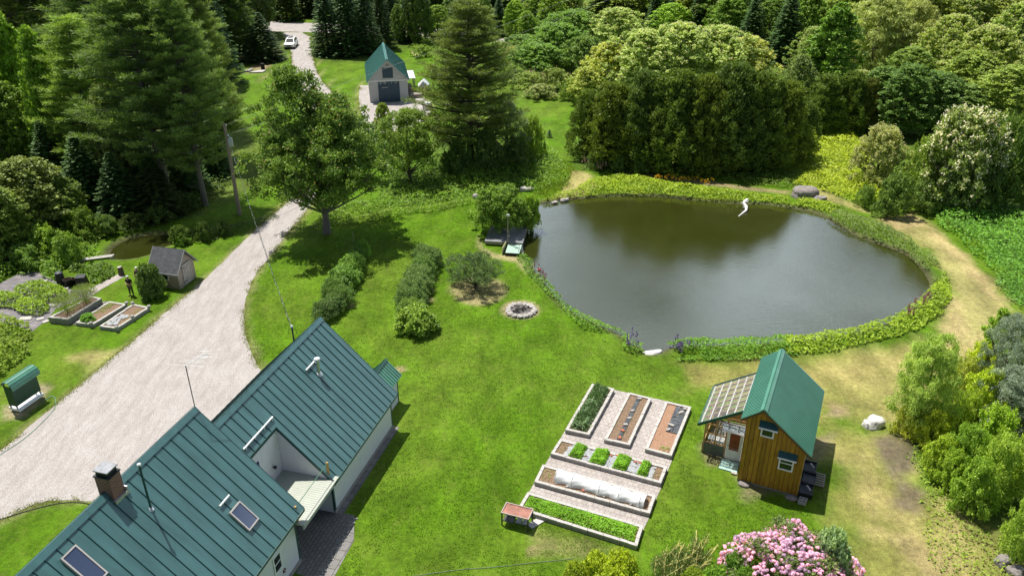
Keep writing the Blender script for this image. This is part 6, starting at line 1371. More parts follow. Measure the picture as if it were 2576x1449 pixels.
# double-trunk and other pines on the left
gp = gen_pine(15, h=27, Rw=7.0, hb=5.5, whorl=.55, leaf=.46, per=48, dead=9, r0=.42, prof=lambda t: (1-t)**.6*(.6+.4*min(1, t*5))+.05); gp2 = gen_pine(16, h=25, Rw=6.6, hb=3.0, whorl=.55, leaf=.46, per=46, dead=6, prof=lambda t: (1-t)**.6*(.7+.3*min(1, t*5))+.05)
LEFTP = [(gp, 360, -70, 512, 380, PIN), (gp, 462, -30, 517, 255, PIN), (gp2, 215, 40, 470, 290, PINL), (gp2, 515, -40, 400, 170, (.08, .13, .035)), (gp, 250, -120, 390, 330, PIN), (gp2, 80, -120, 330, 300, (.06, .10, .022)), (gp, 430, -140, 330, 300, PIN)]
tree_row(LEFTP, 'pine_tree', 'white pines in the left wood', 'tall white pine in the wood left of the drive')
tree_row([('col:2', 38, 25, 430, 150, (.10, .20, .025)), ('col:3', 112, 70, 470, 130, (.095, .185, .028)), ('dec:1', 25, 210, 470, 150, (.075, .14, .022)), ('col:1', 165, 130, 420, 110, (.085, .16, .03)), ('col:3', -60, 60, 450, 170, (.09, .18, .02))], 'birch_tree', 'light green broadleaf trees at the left edge', 'light green upright broadleaf tree at the left edge of the wood')
tree_px('dec:2', 'young_maple', 282, 215, 505, 115, (.085, .13, .045), 'narrow young broadleaf with a pale sunlit top among the dark pines')
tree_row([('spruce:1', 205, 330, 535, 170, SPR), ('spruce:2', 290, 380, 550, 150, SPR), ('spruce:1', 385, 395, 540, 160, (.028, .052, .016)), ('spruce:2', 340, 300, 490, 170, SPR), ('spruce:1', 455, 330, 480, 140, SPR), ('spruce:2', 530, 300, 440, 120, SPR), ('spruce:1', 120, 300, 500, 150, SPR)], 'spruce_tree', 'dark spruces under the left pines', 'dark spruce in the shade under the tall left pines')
tree_row([('dec:1', 70, 400, 600, 190, (.085, .13, .035)), ('dec:2', 10, 480, 640, 150, (.09, .15, .03)), ('dec:0', 150, 450, 580, 130, (.06, .11, .02)), ('dec:1', -60, 430, 650, 180, (.07, .12, .025))], 'maple_sapling', 'young maples at the lower left', 'bushy young maple at the lower left edge of the wood')
tree_row([('brush:1', 30, 560, 640, 130, (.10, .19, .025)), ('brush:2', 110, 570, 640, 110, (.11, .20, .03)), ('brush:1', 200, 530, 600, 100, (.07, .13, .022)), ('brush:2', 265, 545, 590, 80, (.05, .10, .02)), ('brush:1', 330, 540, 575, 80, (.05, .09, .02)), ('brush:2', 395, 520, 560, 80, (.05, .09, .02)), ('brush:2', 170, 590, 660, 90, (.09, .17, .03)), ('brush:1', 60, 620, 670, 110, (.08, .16, .03)), ('brush:2', -30, 600, 680, 120, (.08, .15, .03)), ('brush:1', 470, 490, 530, 70, DK)], 'undergrowth_bush', 'undergrowth at the foot of the left wood', 'low green bush at the foot of the left wood', 'shrub')
tree_row([('dec:1', -230, 200, 470, 240, DEC), ('pine:2', -330, -60, 430, 300, PIN), ('dec:2', -180, 380, 600, 200, DEC), ('spruce:2', -420, 100, 520, 220, SPR), ('dec:0', -480, 300, 650, 260, DEC), ('pine:1', -520, -100, 400, 320, PIN), ('dec:1', -330, 460, 660, 220, DEC)], 'forest_tree', 'trees beyond the left edge', 'tree of the wood beyond the left edge')
# beyond: left background and the far road
rs = np.random.RandomState(77)
back = []
for by, x0, x1, st in ((215, 40, 540, 95), (150, -20, 600, 85), (90, -40, 680, 75)):
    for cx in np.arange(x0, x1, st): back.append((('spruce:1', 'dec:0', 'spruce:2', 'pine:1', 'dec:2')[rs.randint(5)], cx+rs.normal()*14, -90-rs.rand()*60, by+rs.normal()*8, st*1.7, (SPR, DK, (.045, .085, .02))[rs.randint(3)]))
tree_row(back, 'forest_tree', 'dark trees at the back of the left wood', 'dark tree in the depth of the wood at the upper left', shared=True)
back = []
for by, st in ((46, 52), (26, 60)):
    for cx in np.arange(560, 1300, st): back.append((('spruce:1', 'dec:0', 'spruce:2', 'dec:2', 'dec:1')[rs.randint(5)], cx+rs.normal()*10, -80-rs.rand()*50, by+rs.normal()*3, st*1.7, (SPR, DK, (.05, .10, .02), (.04, .08, .018))[rs.randint(4)]))
tree_row(back, 'forest_tree', 'trees beyond the far road', 'dark tree in the row beyond the far road', shared=True)
tree_px('spruce:3', 'spruce_tree', 655, 30, 152, 125, (.03, .062, .02), 'broad dark spruce left of the parked car')
tree_px('spruce:2', 'spruce_tree', 612, 20, 130, 110, SPR, 'dark spruce half behind the broad one left of the parked car')
tree_px('dec:1', 'broadleaf_tree', 640, 40, 100, 60, (.08, .16, .02), 'light green broadleaf top behind the spruces left of the parked car')
tree_row([('spruce:1', 815, -70, 138, 105, SPR), ('spruce:2', 865, -95, 140, 110, SPR), ('spruce:1', 915, -60, 136, 100, SPR), ('spruce:2', 955, -70, 122, 80, (.035, .07, .022)), ('spruce:1', 1022, -60, 106, 60, SPR), ('spruce:2', 885, -110, 112, 100, SPR), ('spruce:1', 980, -90, 96, 70, SPR)], 'spruce_tree', 'row of spruces right of the far drive', 'dark spruce in the row between the far drive and the road')
tree_px('col:2', 'birch_tree', 1000, 12, 108, 48, (.09, .16, .05), 'small pale green upright birch behind the barn')
tree_row([('dec:0', 1048, -50, 112, 80, (.05, .095, .02)), ('dec:1', 1100, 15, 104, 80, (.085, .16, .022)), ('dec:2', 1150, -30, 95, 80, (.05, .10, .02)), ('dec:1', 1205, -20, 95, 70, (.06, .12, .02))], 'roadside_tree', 'broadleaf trees behind the central pine', 'broadleaf tree by the far road behind the central pine')
tree_row([('sapling:1', 872, 132, 146, 12, SPR), ('sapling:1', 893, 130, 141, 10, (.12, .15, .04)), ('sapling:1', 917, 126, 137, 12, (.10, .13, .04)), ('sapling:1', 929, 112, 130, 18, (.05, .09, .03))], 'spruce_sapling', 'tiny spruce saplings left of the barn', 'tiny spruce sapling on the grass before the dark row')
# middle background
tree_px('spruce:2', 'spruce_tree', 1255, -10, 92, 60, SPR, 'narrow dark spruce right of the central pine top')
tree_row([('dec:1', 1296, 2, 100, 66, (.10, .19, .022)), ('dec:2', 1345, -10, 80, 66, (.08, .15, .02)), ('dec:1', 1388, -15, 96, 84, (.095, .17, .018)), ('dec:0', 1440, 10, 70, 70, (.07, .14, .02)), ('dec:1', 1325, 30, 112, 60, (.09, .17, .022))], 'broadleaf_tree', 'bright broadleaf trees along the top middle', 'bright green broadleaf tree along the top middle edge')
tree_row([('sumac:1', 1352, 112, 185, 150, SUM), ('sumac:2', 1400, 62, 160, 170, SUM), ('sumac:1', 1445, 28, 120, 150, (.08, .16, .035)), ('sumac:2', 1320, 90, 140, 120, (.07, .14, .03)), ('sumac:2', 1468, 95, 185, 120, (.075, .14, .035)), ('sumac:1', 1400, 30, 100, 140, SUM)], 'sumac_thicket', 'layered sumac clumps behind the central pine', 'flat-topped layered green shrub tree behind the central pine')
tree_row([('brush:1', 1330, 185, 222, 90, (.12, .19, .05)), ('brush:2', 1395, 175, 226, 90, (.11, .17, .05)), ('brush:1', 1440, 200, 250, 80, (.10, .17, .035)), ('brush:2', 1360, 215, 246, 100, (.12, .17, .06)), ('brush:2', 1280, 165, 205, 80, (.10, .17, .04)), ('brush:1', 1500, 190, 265, 110, (.10, .16, .03)), ('brush:2', 1290, 120, 160, 70, (.13, .17, .05)), ('brush:1', 1060, 118, 142, 60, (.10, .18, .03))], 'wild_shrub', 'wild shrubs along the grass behind the pine', 'pale green wild shrub at the back of the grass clearing', 'shrub')
tree_row([('locust:1', 1555, 22, 135, 150, LOC), ('locust:2', 1530, 110, 250, 130, (.18, .24, .04)), ('locust:1', 1615, 78, 260, 210, LOC), ('locust:2', 1710, 62, 262, 230, LOC), ('locust:1', 1810, 68, 250, 200, LOC), ('locust:2', 1880, 95, 245, 150, (.17, .23, .045)), ('locust:1', 1475, 170, 265, 90, (.17, .24, .05))], 'locust_tree', 'pale blossoming locusts behind the cedar row', 'pale yellow-green blossoming locust behind the dark cedars', )
CEDS = [('cedar:1', 1482, 245, 398, 120, CED), ('cedar:2', 1545, 200, 412, 150, CED), ('cedar:1', 1620, 178, 420, 160, CED), ('cedar:2', 1700, 190, 428, 160, CED), ('cedar:1', 1772, 172, 428, 150, CED), ('cedar:2', 1845, 180, 432, 160, CED), ('cedar:1', 1915, 175, 428, 150, CED), ('cedar:2', 1975, 205, 418, 130, CED), ('cedar:1', 2022, 270, 410, 90, CED), ('cedar:2', 1660, 240, 432, 110, CED), ('cedar:1', 1810, 250, 436, 110, CED), ('cedar:2', 1510, 300, 410, 90, CED), ('cedar:1', 1738, 260, 434, 100, CED), ('cedar:2', 1580, 270, 420, 100, CED), ('cedar:2', 1890, 260, 436, 110, CED)]
CEDS = [(q[0], q[1], q[2]+(-16, 12, 4, -10, 20)[i % 5], q[3]-4+(0, 3, -3)[i % 3], q[4]*(1.0, 1.15, 1.05, 1.2)[i % 4], ((.058, .102, .020), (.066, .108, .018), (.050, .092, .022))[i % 3]) for i, q in enumerate(CEDS)]
tree_row(CEDS, 'cedar_tree', 'row of dark cedars behind the pond', 'dark olive cedar in the dense row behind the pond')
tree_px('brush:2', 'maple_bush', 1585, 370, 412, 60, (.09, .15, .035), 'light green young bush poking out of the left end of the cedars', 'shrub')
tree_row([('brush:1', 1500, 385, 425, 50, (.06, .11, .03)), ('brush:2', 1555, 395, 432, 50, (.05, .10, .025)), ('brush:1', 1610, 405, 438, 50, (.05, .10, .022))], 'low_bush', 'low bushes at the foot of the cedars', 'low green bush at the foot of the left cedars', 'shrub')
tree_row([('cedar:1', 2075, 190, 335, 120, CED), ('cedar:2', 2135, 182, 332, 115, CED), ('cedar:1', 2050, 250, 340, 80, CED), ('cedar:2', 2180, 200, 330, 90, (.055, .08, .018))], 'cedar_tree', 'second group of cedars right of the row', 'dark olive cedar in the smaller group right of the long row')
# right background
RB = [('spruce:1', 1895, -20, 150, 110, SPR), ('spruce:2', 1985, -40, 160, 120, SPR), ('spruce:2', 1760, -60, 110, 80, SPR), ('spruce:1', 1650, -50, 80, 60, SPR), ('spruce:2', 1700, -70, 90, 70, SPR)]
tree_row(RB, 'spruce_tree', 'dark spruces along the top right', 'dark spruce along the top edge behind the locusts')
tree_row([('dec:1', 1835, -10, 130, 110, DEC), ('dec:2', 1940, 0, 140, 110, (.06, .12, .02)), ('dec:0', 2030, -10, 150, 110, DEC), ('dec:1', 1690, 10, 110, 100, DECL)], 'broadleaf_tree', 'broadleaf trees among the top spruces', 'green broadleaf tree among the dark spruces at the top right')
tree_px('col:2', 'broadleaf_tree', 2100, 10, 240, 165, (.075, .155, .025), 'tall pointed bright green tree right of the dark spruces')
tree_px('col:3', 'broadleaf_tree', 2055, 110, 235, 110, (.07, .14, .028), 'smaller pointed green tree at the foot of the tall pointed one')
tree_row([('willow:1', 2215, -15, 190, 190, (.15, .21, .07)), ('willow:2', 2295, 5, 195, 150, (.15, .20, .07))], 'willow_tree', 'pale willows at the upper right', 'pale grey-green feathery willow at the upper right')
tree_row([('dec:1', 2215, 170, 320, 130, (.06, .12, .028)), ('dec:2', 2285, 165, 338, 160, (.055, .115, .025)), ('dec:0', 2360, 185, 335, 150, (.06, .12, .03)), ('dec:1', 2060, 195, 300, 90, (.07, .13, .03)), ('dec:2', 2430, 215, 340, 130, (.07, .13, .03)), ('dec:1', 2010, 140, 300, 90, (.08, .13, .04))], 'broadleaf_tree', 'mid green round trees at the right', 'round mid green tree in the middle of the right-hand wood')
tree_row([('locust:1', 2390, 40, 230, 170, (.115, .18, .035)), ('locust:2', 2480, 70, 270, 190, (.115, .18, .035)), ('locust:1', 2560, 10, 230, 190, (.10, .17, .03)), ('dec:1', 2440, 130, 290, 170, (.11, .175, .035)), ('dec:2', 2540, 170, 340, 190, (.11, .175, .035)), ('locust:2', 2160, 180, 300, 110, (.10, .17, .035)), ('locust:1', 2040, 70, 200, 100, (.095, .165, .035)), ('dec:2', 2290, 120, 250, 130, (.095, .165, .035)), ('locust:1', 2610, 110, 300, 150, (.11, .175, .035))], 'locust_tree', 'blossoming locusts at the upper right', 'yellow-green locust with pale blossom at the upper right')
back = []
for by, x0, x1, st in ((150, 2130, 2700, 100), (105, 1780, 2760, 95), (60, 1430, 2800, 90), (25, 1560, 2860, 100)):
    for cx in np.arange(x0, x1, st): back.append((('dec:0', 'dec:1', 'locust:1', 'dec:2', 'spruce:1')[rs.randint(5)], cx+rs.normal()*18, (-60 if by < 140 else -10)-rs.rand()*40, by+rs.normal()*6, st*1.75, ((.075, .14, .022), (.09, .15, .025), (.055, .11, .02), (.11, .16, .03))[rs.randint(4)]))
tree_row(back, 'forest_tree', 'trees filling the slope at the top right', 'broadleaf tree filling the wood at the top right', shared=True)
# right middle: blossoming shrubs
tree_row([('blossom:1', 2215, 322, 465, 150, (.15, .20, .07), (.5, .52, .32)), ], 'elder_bush', 'x', 'pale sage-green flowering bush left of the white blossoming shrub', 'shrub')
tree_px('blossom:2', 'blossom_shrub', 2425, 280, 512, 235, (.085, .14, .035), 'large shrub covered in white blossom at the right of the pond meadow', 'shrub', None, (.80, .80, .76))
tree_row([('brush:1', 2330, 350, 500, 110, (.10, .17, .03)), ('brush:2', 2260, 440, 540, 100, (.07, .13, .03)), ('brush:1', 2540, 300, 510, 130, (.07, .13, .03)), ('brush:2', 2490, 420, 525, 120, (.055, .10, .025)), ('brush:1', 2320, 460, 530, 90, (.065, .12, .028)), ('brush:2', 2590, 400, 530, 120, (.06, .11, .025)), ('brush:1', 2180, 470, 520, 60, (.08, .15, .03)), ('brush:2', 2400, 440, 528, 110, (.06, .11, .03)), ('brush:1', 2225, 500, 545, 60, (.07, .13, .03))], 'wild_shrub', 'green shrubs round the white blossom shrub', 'green shrub in the thicket beside the white blossoming shrub', 'shrub')
# by the dock and below the central pine
g = gen_deciduous(31, h=2.9, Rw=2.0, hb=.6, ncl=330, per=70, leaf=.16, asp=.55, clr=(.2, .42), flat=.7, lobed=.16, prof=lambda t: np.clip(1.15-.25*t-(t > .8)*.2, 0, 1.1), r0=.06, up=.6, bark=m_bark)
tree_px(g, 'arbour_shrub', 1258, 476, 585, 142, (.080, .155, .025), 'dense flat-topped vine shrub arching over the dock', 'shrub')
tree_px('round:7', 'bush', 1335, 498, 575, 60, (.12, .22, .03), 'bright green bush between the arbour shrub and the water', 'shrub')
tree_px('silver:1', 'silver_bush', 1275, 258, 398, 150, (.10, .16, .08), 'silvery green bush at the right foot of the central pine', 'shrub')
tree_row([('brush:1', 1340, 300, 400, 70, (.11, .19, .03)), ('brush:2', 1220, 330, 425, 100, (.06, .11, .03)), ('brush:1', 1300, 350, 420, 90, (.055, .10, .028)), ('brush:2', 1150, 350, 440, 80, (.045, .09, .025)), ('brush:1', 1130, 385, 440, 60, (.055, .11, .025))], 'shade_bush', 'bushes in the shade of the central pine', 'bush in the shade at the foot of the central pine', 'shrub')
tree_px('sapling:1', 'spruce_sapling', 1382, 324, 346, 16, (.04, .08, .03), 'tiny dark spruce on the grass right of the central pine')
# the two planted rows on the lawn
ROW1 = [('hedge:1', 818, 752, 800, 85, (0.056, 0.106, 0.039)), ('hedge:2', 862, 718, 765, 75, (0.062, 0.125, 0.033)), ('hedge:1', 838, 700, 748, 75, (0.062, 0.125, 0.031)), ('round:1', 862, 672, 722, 87, (0.069, 0.150, 0.028)), ('round:2', 882, 640, 690, 75, (0.075, 0.156, 0.028)), ('hedge:2', 897, 622, 662, 58, (0.062, 0.138, 0.033)), ('round:1', 912, 600, 648, 43, (0.088, 0.188, 0.033))]
def between(rows):
    rows = [(q[0], q[1], q[2]+7)+tuple(q[3:]) for q in sorted(rows, key=lambda q: q[3])]; o_ = list(rows)
    for a, c in zip(rows[:-1], rows[1:]): o_.append((a[0], (a[1]+c[1])/2, (a[2]+c[2])/2+3, (a[3]+c[3])/2, (a[4]+c[4])/2, tuple((u+v)/2 for u, v in zip(a[5], c[5]))))
    return o_
tree_row(between(ROW1), 'hedge_bush', 'left row of bushes on the lawn', 'dark green bush in the left curved lawn row', 'shrub')
ROW2 = [('round:2', 1046, 770, 830, 118, (0.100, 0.180, 0.030)), ('hedge:1', 1028, 722, 780, 85, (0.069, 0.131, 0.044)), ('hedge:2', 1040, 694, 752, 95, (0.075, 0.138, 0.050)), ('hedge:1', 1052, 668, 722, 90, (0.075, 0.138, 0.050)), ('hedge:2', 1062, 645, 696, 80, (0.069, 0.138, 0.039)), ('hedge:1', 1080, 618, 672, 78, (0.075, 0.138, 0.050)), ('hedge:2', 1062, 612, 655, 56, (0.075, 0.138, 0.055)), ('hedge:1', 1096, 620, 660, 36, (0.062, 0.125, 0.044))]
tree_row(between(ROW2), 'hedge_bush', 'right row of bushes on the lawn', 'full green bush in the right curved lawn row', 'shrub')
tree_px('round:3', 'vine', 376, 672, 745, 72, (.05, .10, .025), 'dark leafy vine bush climbing the left corner of the grey shed', 'shrub')
tree_row([('brush:2', 450, 570, 612, 60, (.055, .10, .022)), ('brush:1', 510, 560, 604, 50, (.045, .085, .02)), ('brush:2', 560, 560, 592, 44, (.04, .075, .02)), ('brush:1', 455, 588, 615, 44, (.10, .20, .03))], 'streamside_bush', 'bushes along the stream by the pool', 'low bush on the stream bank between pool and drive', 'shrub')
# lower right thicket
g = gen_deciduous(41, h=5.6, Rw=1.9, hb=.3, ncl=230, per=150, leaf=.18, asp=.22, clr=(.22, .6), hang=.9, up=.2, lobed=.25, bark=m_barkg, r0=.1, prof=lambda t: np.sin(np.pi*np.clip(t*.72+.2, 0, 1))**.8)
tree_px(g, 'young_willow', 2335, 852, 1085, 150, (.15, .245, .055), 'tall feathery pale green young willow at the edge of the right-hand thicket')
gs1 = gen_deciduous(42, h=5.5, Rw=2.3, hb=.2, ncl=300, per=130, leaf=.12, asp=.34, clr=(.25, .5), up=.25, lobed=.2, ascend=.3)
tree_row([(gs1, 2535, 800, 1010, 130, (.115, .17, .15)), (gs1, 2555, 935, 1110, 175, (.115, .17, .15)), (gs1, 2630, 800, 1100, 150, (.115, .17, .15))], 'blue_willow', 'blue-grey willows at the right edge', 'round blue-grey leafed willow at the right edge')
g = gen_deciduous(43, h=3.6, Rw=1.0, hb=.1, ncl=70, per=90, leaf=.2, asp=.55, clr=(.2, .45), ascend=.2)
tree_px(g, 'sapling', 2508, 778, 895, 52, (.12, .22, .03), 'slender bright green sapling above the blue-grey willows')
gb1 = gen_deciduous(44, h=2.6, Rw=2.0, hb=.0, ncl=150, per=90, leaf=.17, asp=.55, clr=(.22, .5), flat=.8, lobed=.3, prof=lambda t: np.sqrt(np.clip(1-(t*.93)**2, 0, 1)), r0=.06)
gb2 = gen_deciduous(45, h=2.4, Rw=2.0, hb=.0, ncl=150, per=90, leaf=.15, asp=.42, clr=(.22, .5), flat=.8, lobed=.3, prof=lambda t: np.sqrt(np.clip(1-(t*.93)**2, 0, 1)), r0=.06)
TH = [(gb1, 2462, 870, 990, 95, (0.216, 0.304, 0.030)), (gb2, 2422, 905, 1010, 85, (0.187, 0.251, 0.060)), (gb1, 2477, 940, 1080, 123, (0.194, 0.290, 0.030)), (gb2, 2427, 990, 1090, 95, (0.158, 0.251, 0.035)), (gb1, 2352, 1030, 1120, 104, (0.202, 0.277, 0.030)), (gb2, 2292, 1010, 1090, 76, (0.202, 0.264, 0.040)), (gb1, 2502, 1030, 1170, 133, (0.144, 0.251, 0.030)), (gb2, 2432, 1080, 1200, 123, (0.108, 0.205, 0.030)), (gb1, 2372, 1100, 1190, 95, (0.158, 0.251, 0.030)), (gb2, 2522, 1110, 1260, 142, (0.144, 0.238, 0.040)), (gb1, 2452, 1160, 1280, 123, (0.115, 0.211, 0.030)), (gb2, 2582, 1270, 1400, 123, (0.130, 0.224, 0.035)), (gb1, 2622, 1080, 1250, 142, (0.144, 0.238, 0.030)), (gb2, 2622, 900, 1060, 114, (0.144, 0.238, 0.030)), (gb1, 2402, 1140, 1230, 85, (0.130, 0.224, 0.030))]
tree_row(TH, 'thicket_bush', 'bushes of the lower right thicket', 'green bush in the thicket at the lower right', 'shrub')
# bottom foreground
g = gen_deciduous(51, h=2.9, Rw=2.15, hb=.0, ncl=190, per=80, leaf=.13, asp=.36, clr=(.22, .42), flat=.85, lobed=.14, prof=lambda t: np.sqrt(np.clip(1-(t*.93)**2, 0, 1)), r0=.08)
def flower_heads(seed, h, Rw, n, m_c=None):
    rsf = np.random.RandomState(seed); Ps = []; Ds = []; Ns = []; T = []
    for i in range(n):
        a = rsf.rand()*6.283; t = rsf.rand()**.9; el = math.asin(min(1, t)); lob = 1+.14*math.sin(5*a+1)+.07*math.sin(11*a)
        c = np.array([math.cos(el)*math.cos(a)*Rw*lob, math.cos(el)*math.sin(a)*Rw*lob, .15+math.sin(el)*(h-.15)])*(.97+.07*rsf.rand())
        nr = unit(c*np.array([1, 1, 1.2])); k = 34; d = rand_dirs(rsf, k); d = unit(d+nr*.6); rr = .07+.03*rsf.rand()
        Ps.append(c+d*rr*.8); nn = unit(d+rand_dirs(rsf, k)*.3); Ns.append(nn); Ds.append(np.cross(nn, rand_dirs(rsf, k))); T.append(np.full(k, rsf.rand()*.7)+rsf.rand(k)*.3)
    return leaf_mesh('blossom', np.concatenate(Ps), np.concatenate(Ds), np.concatenate(Ns), .06, .85, np.concatenate(T))
g['blossom'] = flower_heads(9, 2.9, 2.2, 1700)
rp = at(1985, 1500); e = plant(g, 'rhododendron', (rp.x, rp.y, 0), 3.2, 2.85, (.06, .10, .03), 'big rounded rhododendron covered in pink flower heads at the bottom edge', 'shrub', bcol=(.68, .44, .74), rz=0)
tree_px('round:8', 'variegated_shrub', 2085, 1350, 1500, 115, (.15, .24, .14), 'pale variegated shrub growing at the right foot of the rhododendron', 'shrub', None)
tree_row([('round:5', 1850, 1400, 1480, 80, (.07, .15, .03)), ('round:6', 1800, 1440, 1530, 100, (.10, .20, .03)), ('round:5', 1870, 1440, 1520, 90, (.08, .17, .03)), ('round:6', 1740, 1440, 1520, 80, (.13, .20, .03))], 'leafy_bush', 'green bushes left of the rhododendron', 'fine-leaved green bush between the rhododendron and the yellow-stemmed shrub', 'shrub')
tree_row([('round:6', 1560, 1395, 1500, 100, (.20, .28, .03)), ('round:5', 1500, 1400, 1490, 90, (.19, .27, .03)), ('round:6', 1445, 1420, 1500, 70, (.18, .26, .035)), ('round:5', 1540, 1430, 1530, 120, (.19, .27, .03))], 'golden_shrub', 'golden shrubs at the bottom edge', 'golden yellow-green small-leaved shrub at the bottom edge below the beds', 'shrub')
# shrub with bare yellow tips leaning to the right: strings of stems with drooping needles
def candle_shrub(loc, label):
    rsc = np.random.RandomState(3); e = empty('mugo_shrub', loc); b = MB(); Ps = []; Ds = []; Ns = []
    for i in range(34):
        a = rsc.uniform(-.6, 2.6); l = rsc.uniform(.7, 1.5); st = Vector((rsc.uniform(-1.6, 1.0), rsc.uniform(-.9, .7), .1)); d = Vector((math.cos(a)*.7+.45, math.sin(a)*.5+.25, .55)).normalized()
        p1 = st+d*l*.5; p2 = st+d*l+Vector((.12, .05, .05)); b.tube([st, p1, p2], [.020, .016, .011], 5)
        for k in range(3):
            q0 = p1.lerp(p2, rsc.rand()); dd = (d+Vector(rsc.normal(size=3)*.35)).normalized()*rsc.uniform(.2, .4); b.tube([q0, q0+dd], [.015, .011], 4)
        n = 190; t = rsc.rand(n); c = np.array(st)[None]+np.outer(t*l, np.array(d)); c = c+rsc.normal(size=(n, 3))*.10; c[:, 2] -= .12*rsc.rand(n)
        Ps.append(c); dd = rsc.normal(size=(n, 3))*.4+np.array([.1, -.1, -.9]); Ds.append(dd); Ns.append(rand_dirs(rsc, n))
    c = link('foliage', leaf_mesh('foliage', np.concatenate(Ps), np.concatenate(Ds), np.concatenate(Ns), .26, .10, rsc.rand(34*190)), e); c.color = (.17, .25, .10, 1)
    b.build('stem', mat('yellow_twigs', (.66, .58, .20), .7, .2), e); tag(e, label, 'shrub'); return e
q = at(1720, 1432); candle_shrub((q.x, q.y, 0), 'sprawling shrub with bare yellow stems and drooping grey-green needles at the bottom edge')

# ---------------------------------------------------------------- rough growth nobody could count
YG = (.17, .26, .028)
cover('pond_edge_plants', W([(1300,650),(1318,640),(1345,665),(1372,700),(1400,738),(1432,772),(1495,806),(1560,835),(1614,868),(1624,900),(1600,903),(1560,882),(1500,850),(1430,800),(1400,765),(1330,692)]), .65, .17, 105, (.085, .19, .022), 'lush green plants along the near left bank of the pond', seed=11, gap=.30, lump=1.1, wob=.25, wet=False)
cover('pond_edge_plants', W([(1662,880),(1680,865),(1720,858),(1800,858),(1917,852),(1990,846),(2000,895),(1900,905),(1800,912),(1700,912),(1664,904)]), .8, .19, 110, (.08, .185, .022), 'dark green grassy plants along the near bank right of the landing stone', seed=12, gap=.2, lump=.9, wob=.25)
cover('pond_edge_plants', W([(1960,850),(2051,842),(2151,828),(2234,804),(2284,776),(2325,745),(2345,722),(2375,690),(2392,735),(2375,785),(2300,838),(2200,862),(2100,885),(1975,895)]), .75, .22, 100, (.155, .25, .022), 'bright yellow-green ferns along the near right bank of the pond', seed=13, gap=.24, lump=1.3, wob=.3)
cover('pond_edge_plants', W([(2345,722),(2330,690),(2284,640),(2217,612),(2134,580),(2077,545),(2090,530),(2200,555),(2250,580),(2330,622),(2372,680),(2385,710)]), .7, .18, 85, (.095, .155, .045), 'grey-green herbs along the right bank of the pond', seed=14, gap=.34, lump=1.6, wob=.35)
cover('pond_edge_plants', W([(1365,508),(1438,498),(1537,490),(1657,490),(1747,500),(1852,508),(1927,508),(2032,524),(2090,540),(2110,520),(2040,505),(1900,490),(1700,462),(1560,440),(1480,455),(1440,480),(1370,500)]), .6, .22, 70, (.165, .255, .022), 'band of bright yellow-green plants along the far bank of the pond', seed=15, gap=.28, lump=1.5, wob=.3)
cover('reeds', W([(1737,500),(1852,506),(1870,516),(1840,519),(1747,512)]), .75, .2, 60, (.13, .18, .05), 'thin reeds at the water edge of the far bank', style='grass', asp=.05, seed=16)
cover('meadow_ferns', W([(1990,465),(2040,420),(2030,340),(2100,325),(2150,335),(2180,400),(2210,470),(2290,520),(2200,525),(2120,500),(2050,478)]), .9, .26, 45, (.20, .28, .025), 'bright yellow-green ferns between the cedars and the blossoming shrubs', seed=17, lump=2)
cover('meadow_ferns', W([(1460,428),(1700,443),(1900,468),(2000,474),(2040,430),(1950,435),(1800,440),(1600,430),(1480,412)]), .55, .2, 45, (.08, .14, .025), 'low growth in the shade before the cedars', seed=18, lump=1.5)
cover('nettle_field', W([(2335,528),(2420,520),(2576,515),(2900,540),(3200,900),(2700,860),(2590,800),(2530,750),(2480,670),(2420,610),(2360,570)]), 1.0, .24, 40, (.085, .21, .03), 'dense field of green nettles at the right edge', seed=19, lump=2.2, wob=.5)
cover('streamside_growth', W([(800,545),(840,525),(900,548),(980,530),(1080,522),(1190,502),(1190,515),(1080,536),(980,548),(900,565),(820,572)]), .7, .2, 60, (.11, .19, .035), 'pale leafy border between the lawn and the shaded hollow', seed=20, lump=1.3, wob=.3)
cover('hollow_growth', W([(820,520),(950,505),(960,430),(1000,400),(1120,400),(1180,340),(1330,340),(1400,380),(1440,430),(1430,470),(1360,492),(1300,480),(1190,496),(1080,515),(980,528),(900,545)]), .8, .25, 36, (.095, .19, .022), 'bright leafy growth filling the hollow below the central pine', seed=21, lump=2, wob=.5)
cover('grass_tufts', W([(1340,500),(1350,440),(1420,400),(1460,430),(1440,470),(1400,500)]), .8, .2, 50, (.13, .21, .03), 'tall grass with flowers at the corner of the pond', style='grass', asp=.07, seed=22)
cover('meadow_growth', W([(1040,95),(1200,100),(1300,115),(1290,170),(1240,235),(1200,200),(1080,150),(1030,130)]), .9, .35, 14, (.11, .19, .03), 'rough green growth behind the barn', seed=23, lump=3, wob=1)
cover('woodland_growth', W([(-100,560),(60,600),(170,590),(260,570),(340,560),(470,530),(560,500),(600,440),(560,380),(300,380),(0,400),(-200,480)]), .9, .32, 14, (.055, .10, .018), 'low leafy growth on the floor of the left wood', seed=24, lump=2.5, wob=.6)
cover('woodland_growth', W([(-200,600),(40,640),(180,625),(240,610),(250,640),(200,665),(120,690),(-200,700)]), .8, .26, 36, (.10, .19, .028), 'bright low growth between the wood and the vegetable plot', seed=25, lump=1.8)
cover('stream_bank_growth', W([(445,590),(520,575),(600,565),(640,556),(690,540),(700,550),(640,575),(560,600),(460,618)]), .5, .18, 60, (.05, .085, .025), 'dark growth along the small stream', seed=26, lump=1.)
cover('low_weeds', W([(2360,1449),(2330,1300),(2300,1180),(2280,1090),(2360,1120),(2440,1300),(2560,1420),(2700,1600),(2420,1600)]), .35, .15, 45, (.13, .21, .03), 'low weeds spilling out of the lower right thicket', seed=27, lump=1.4, wob=.8)
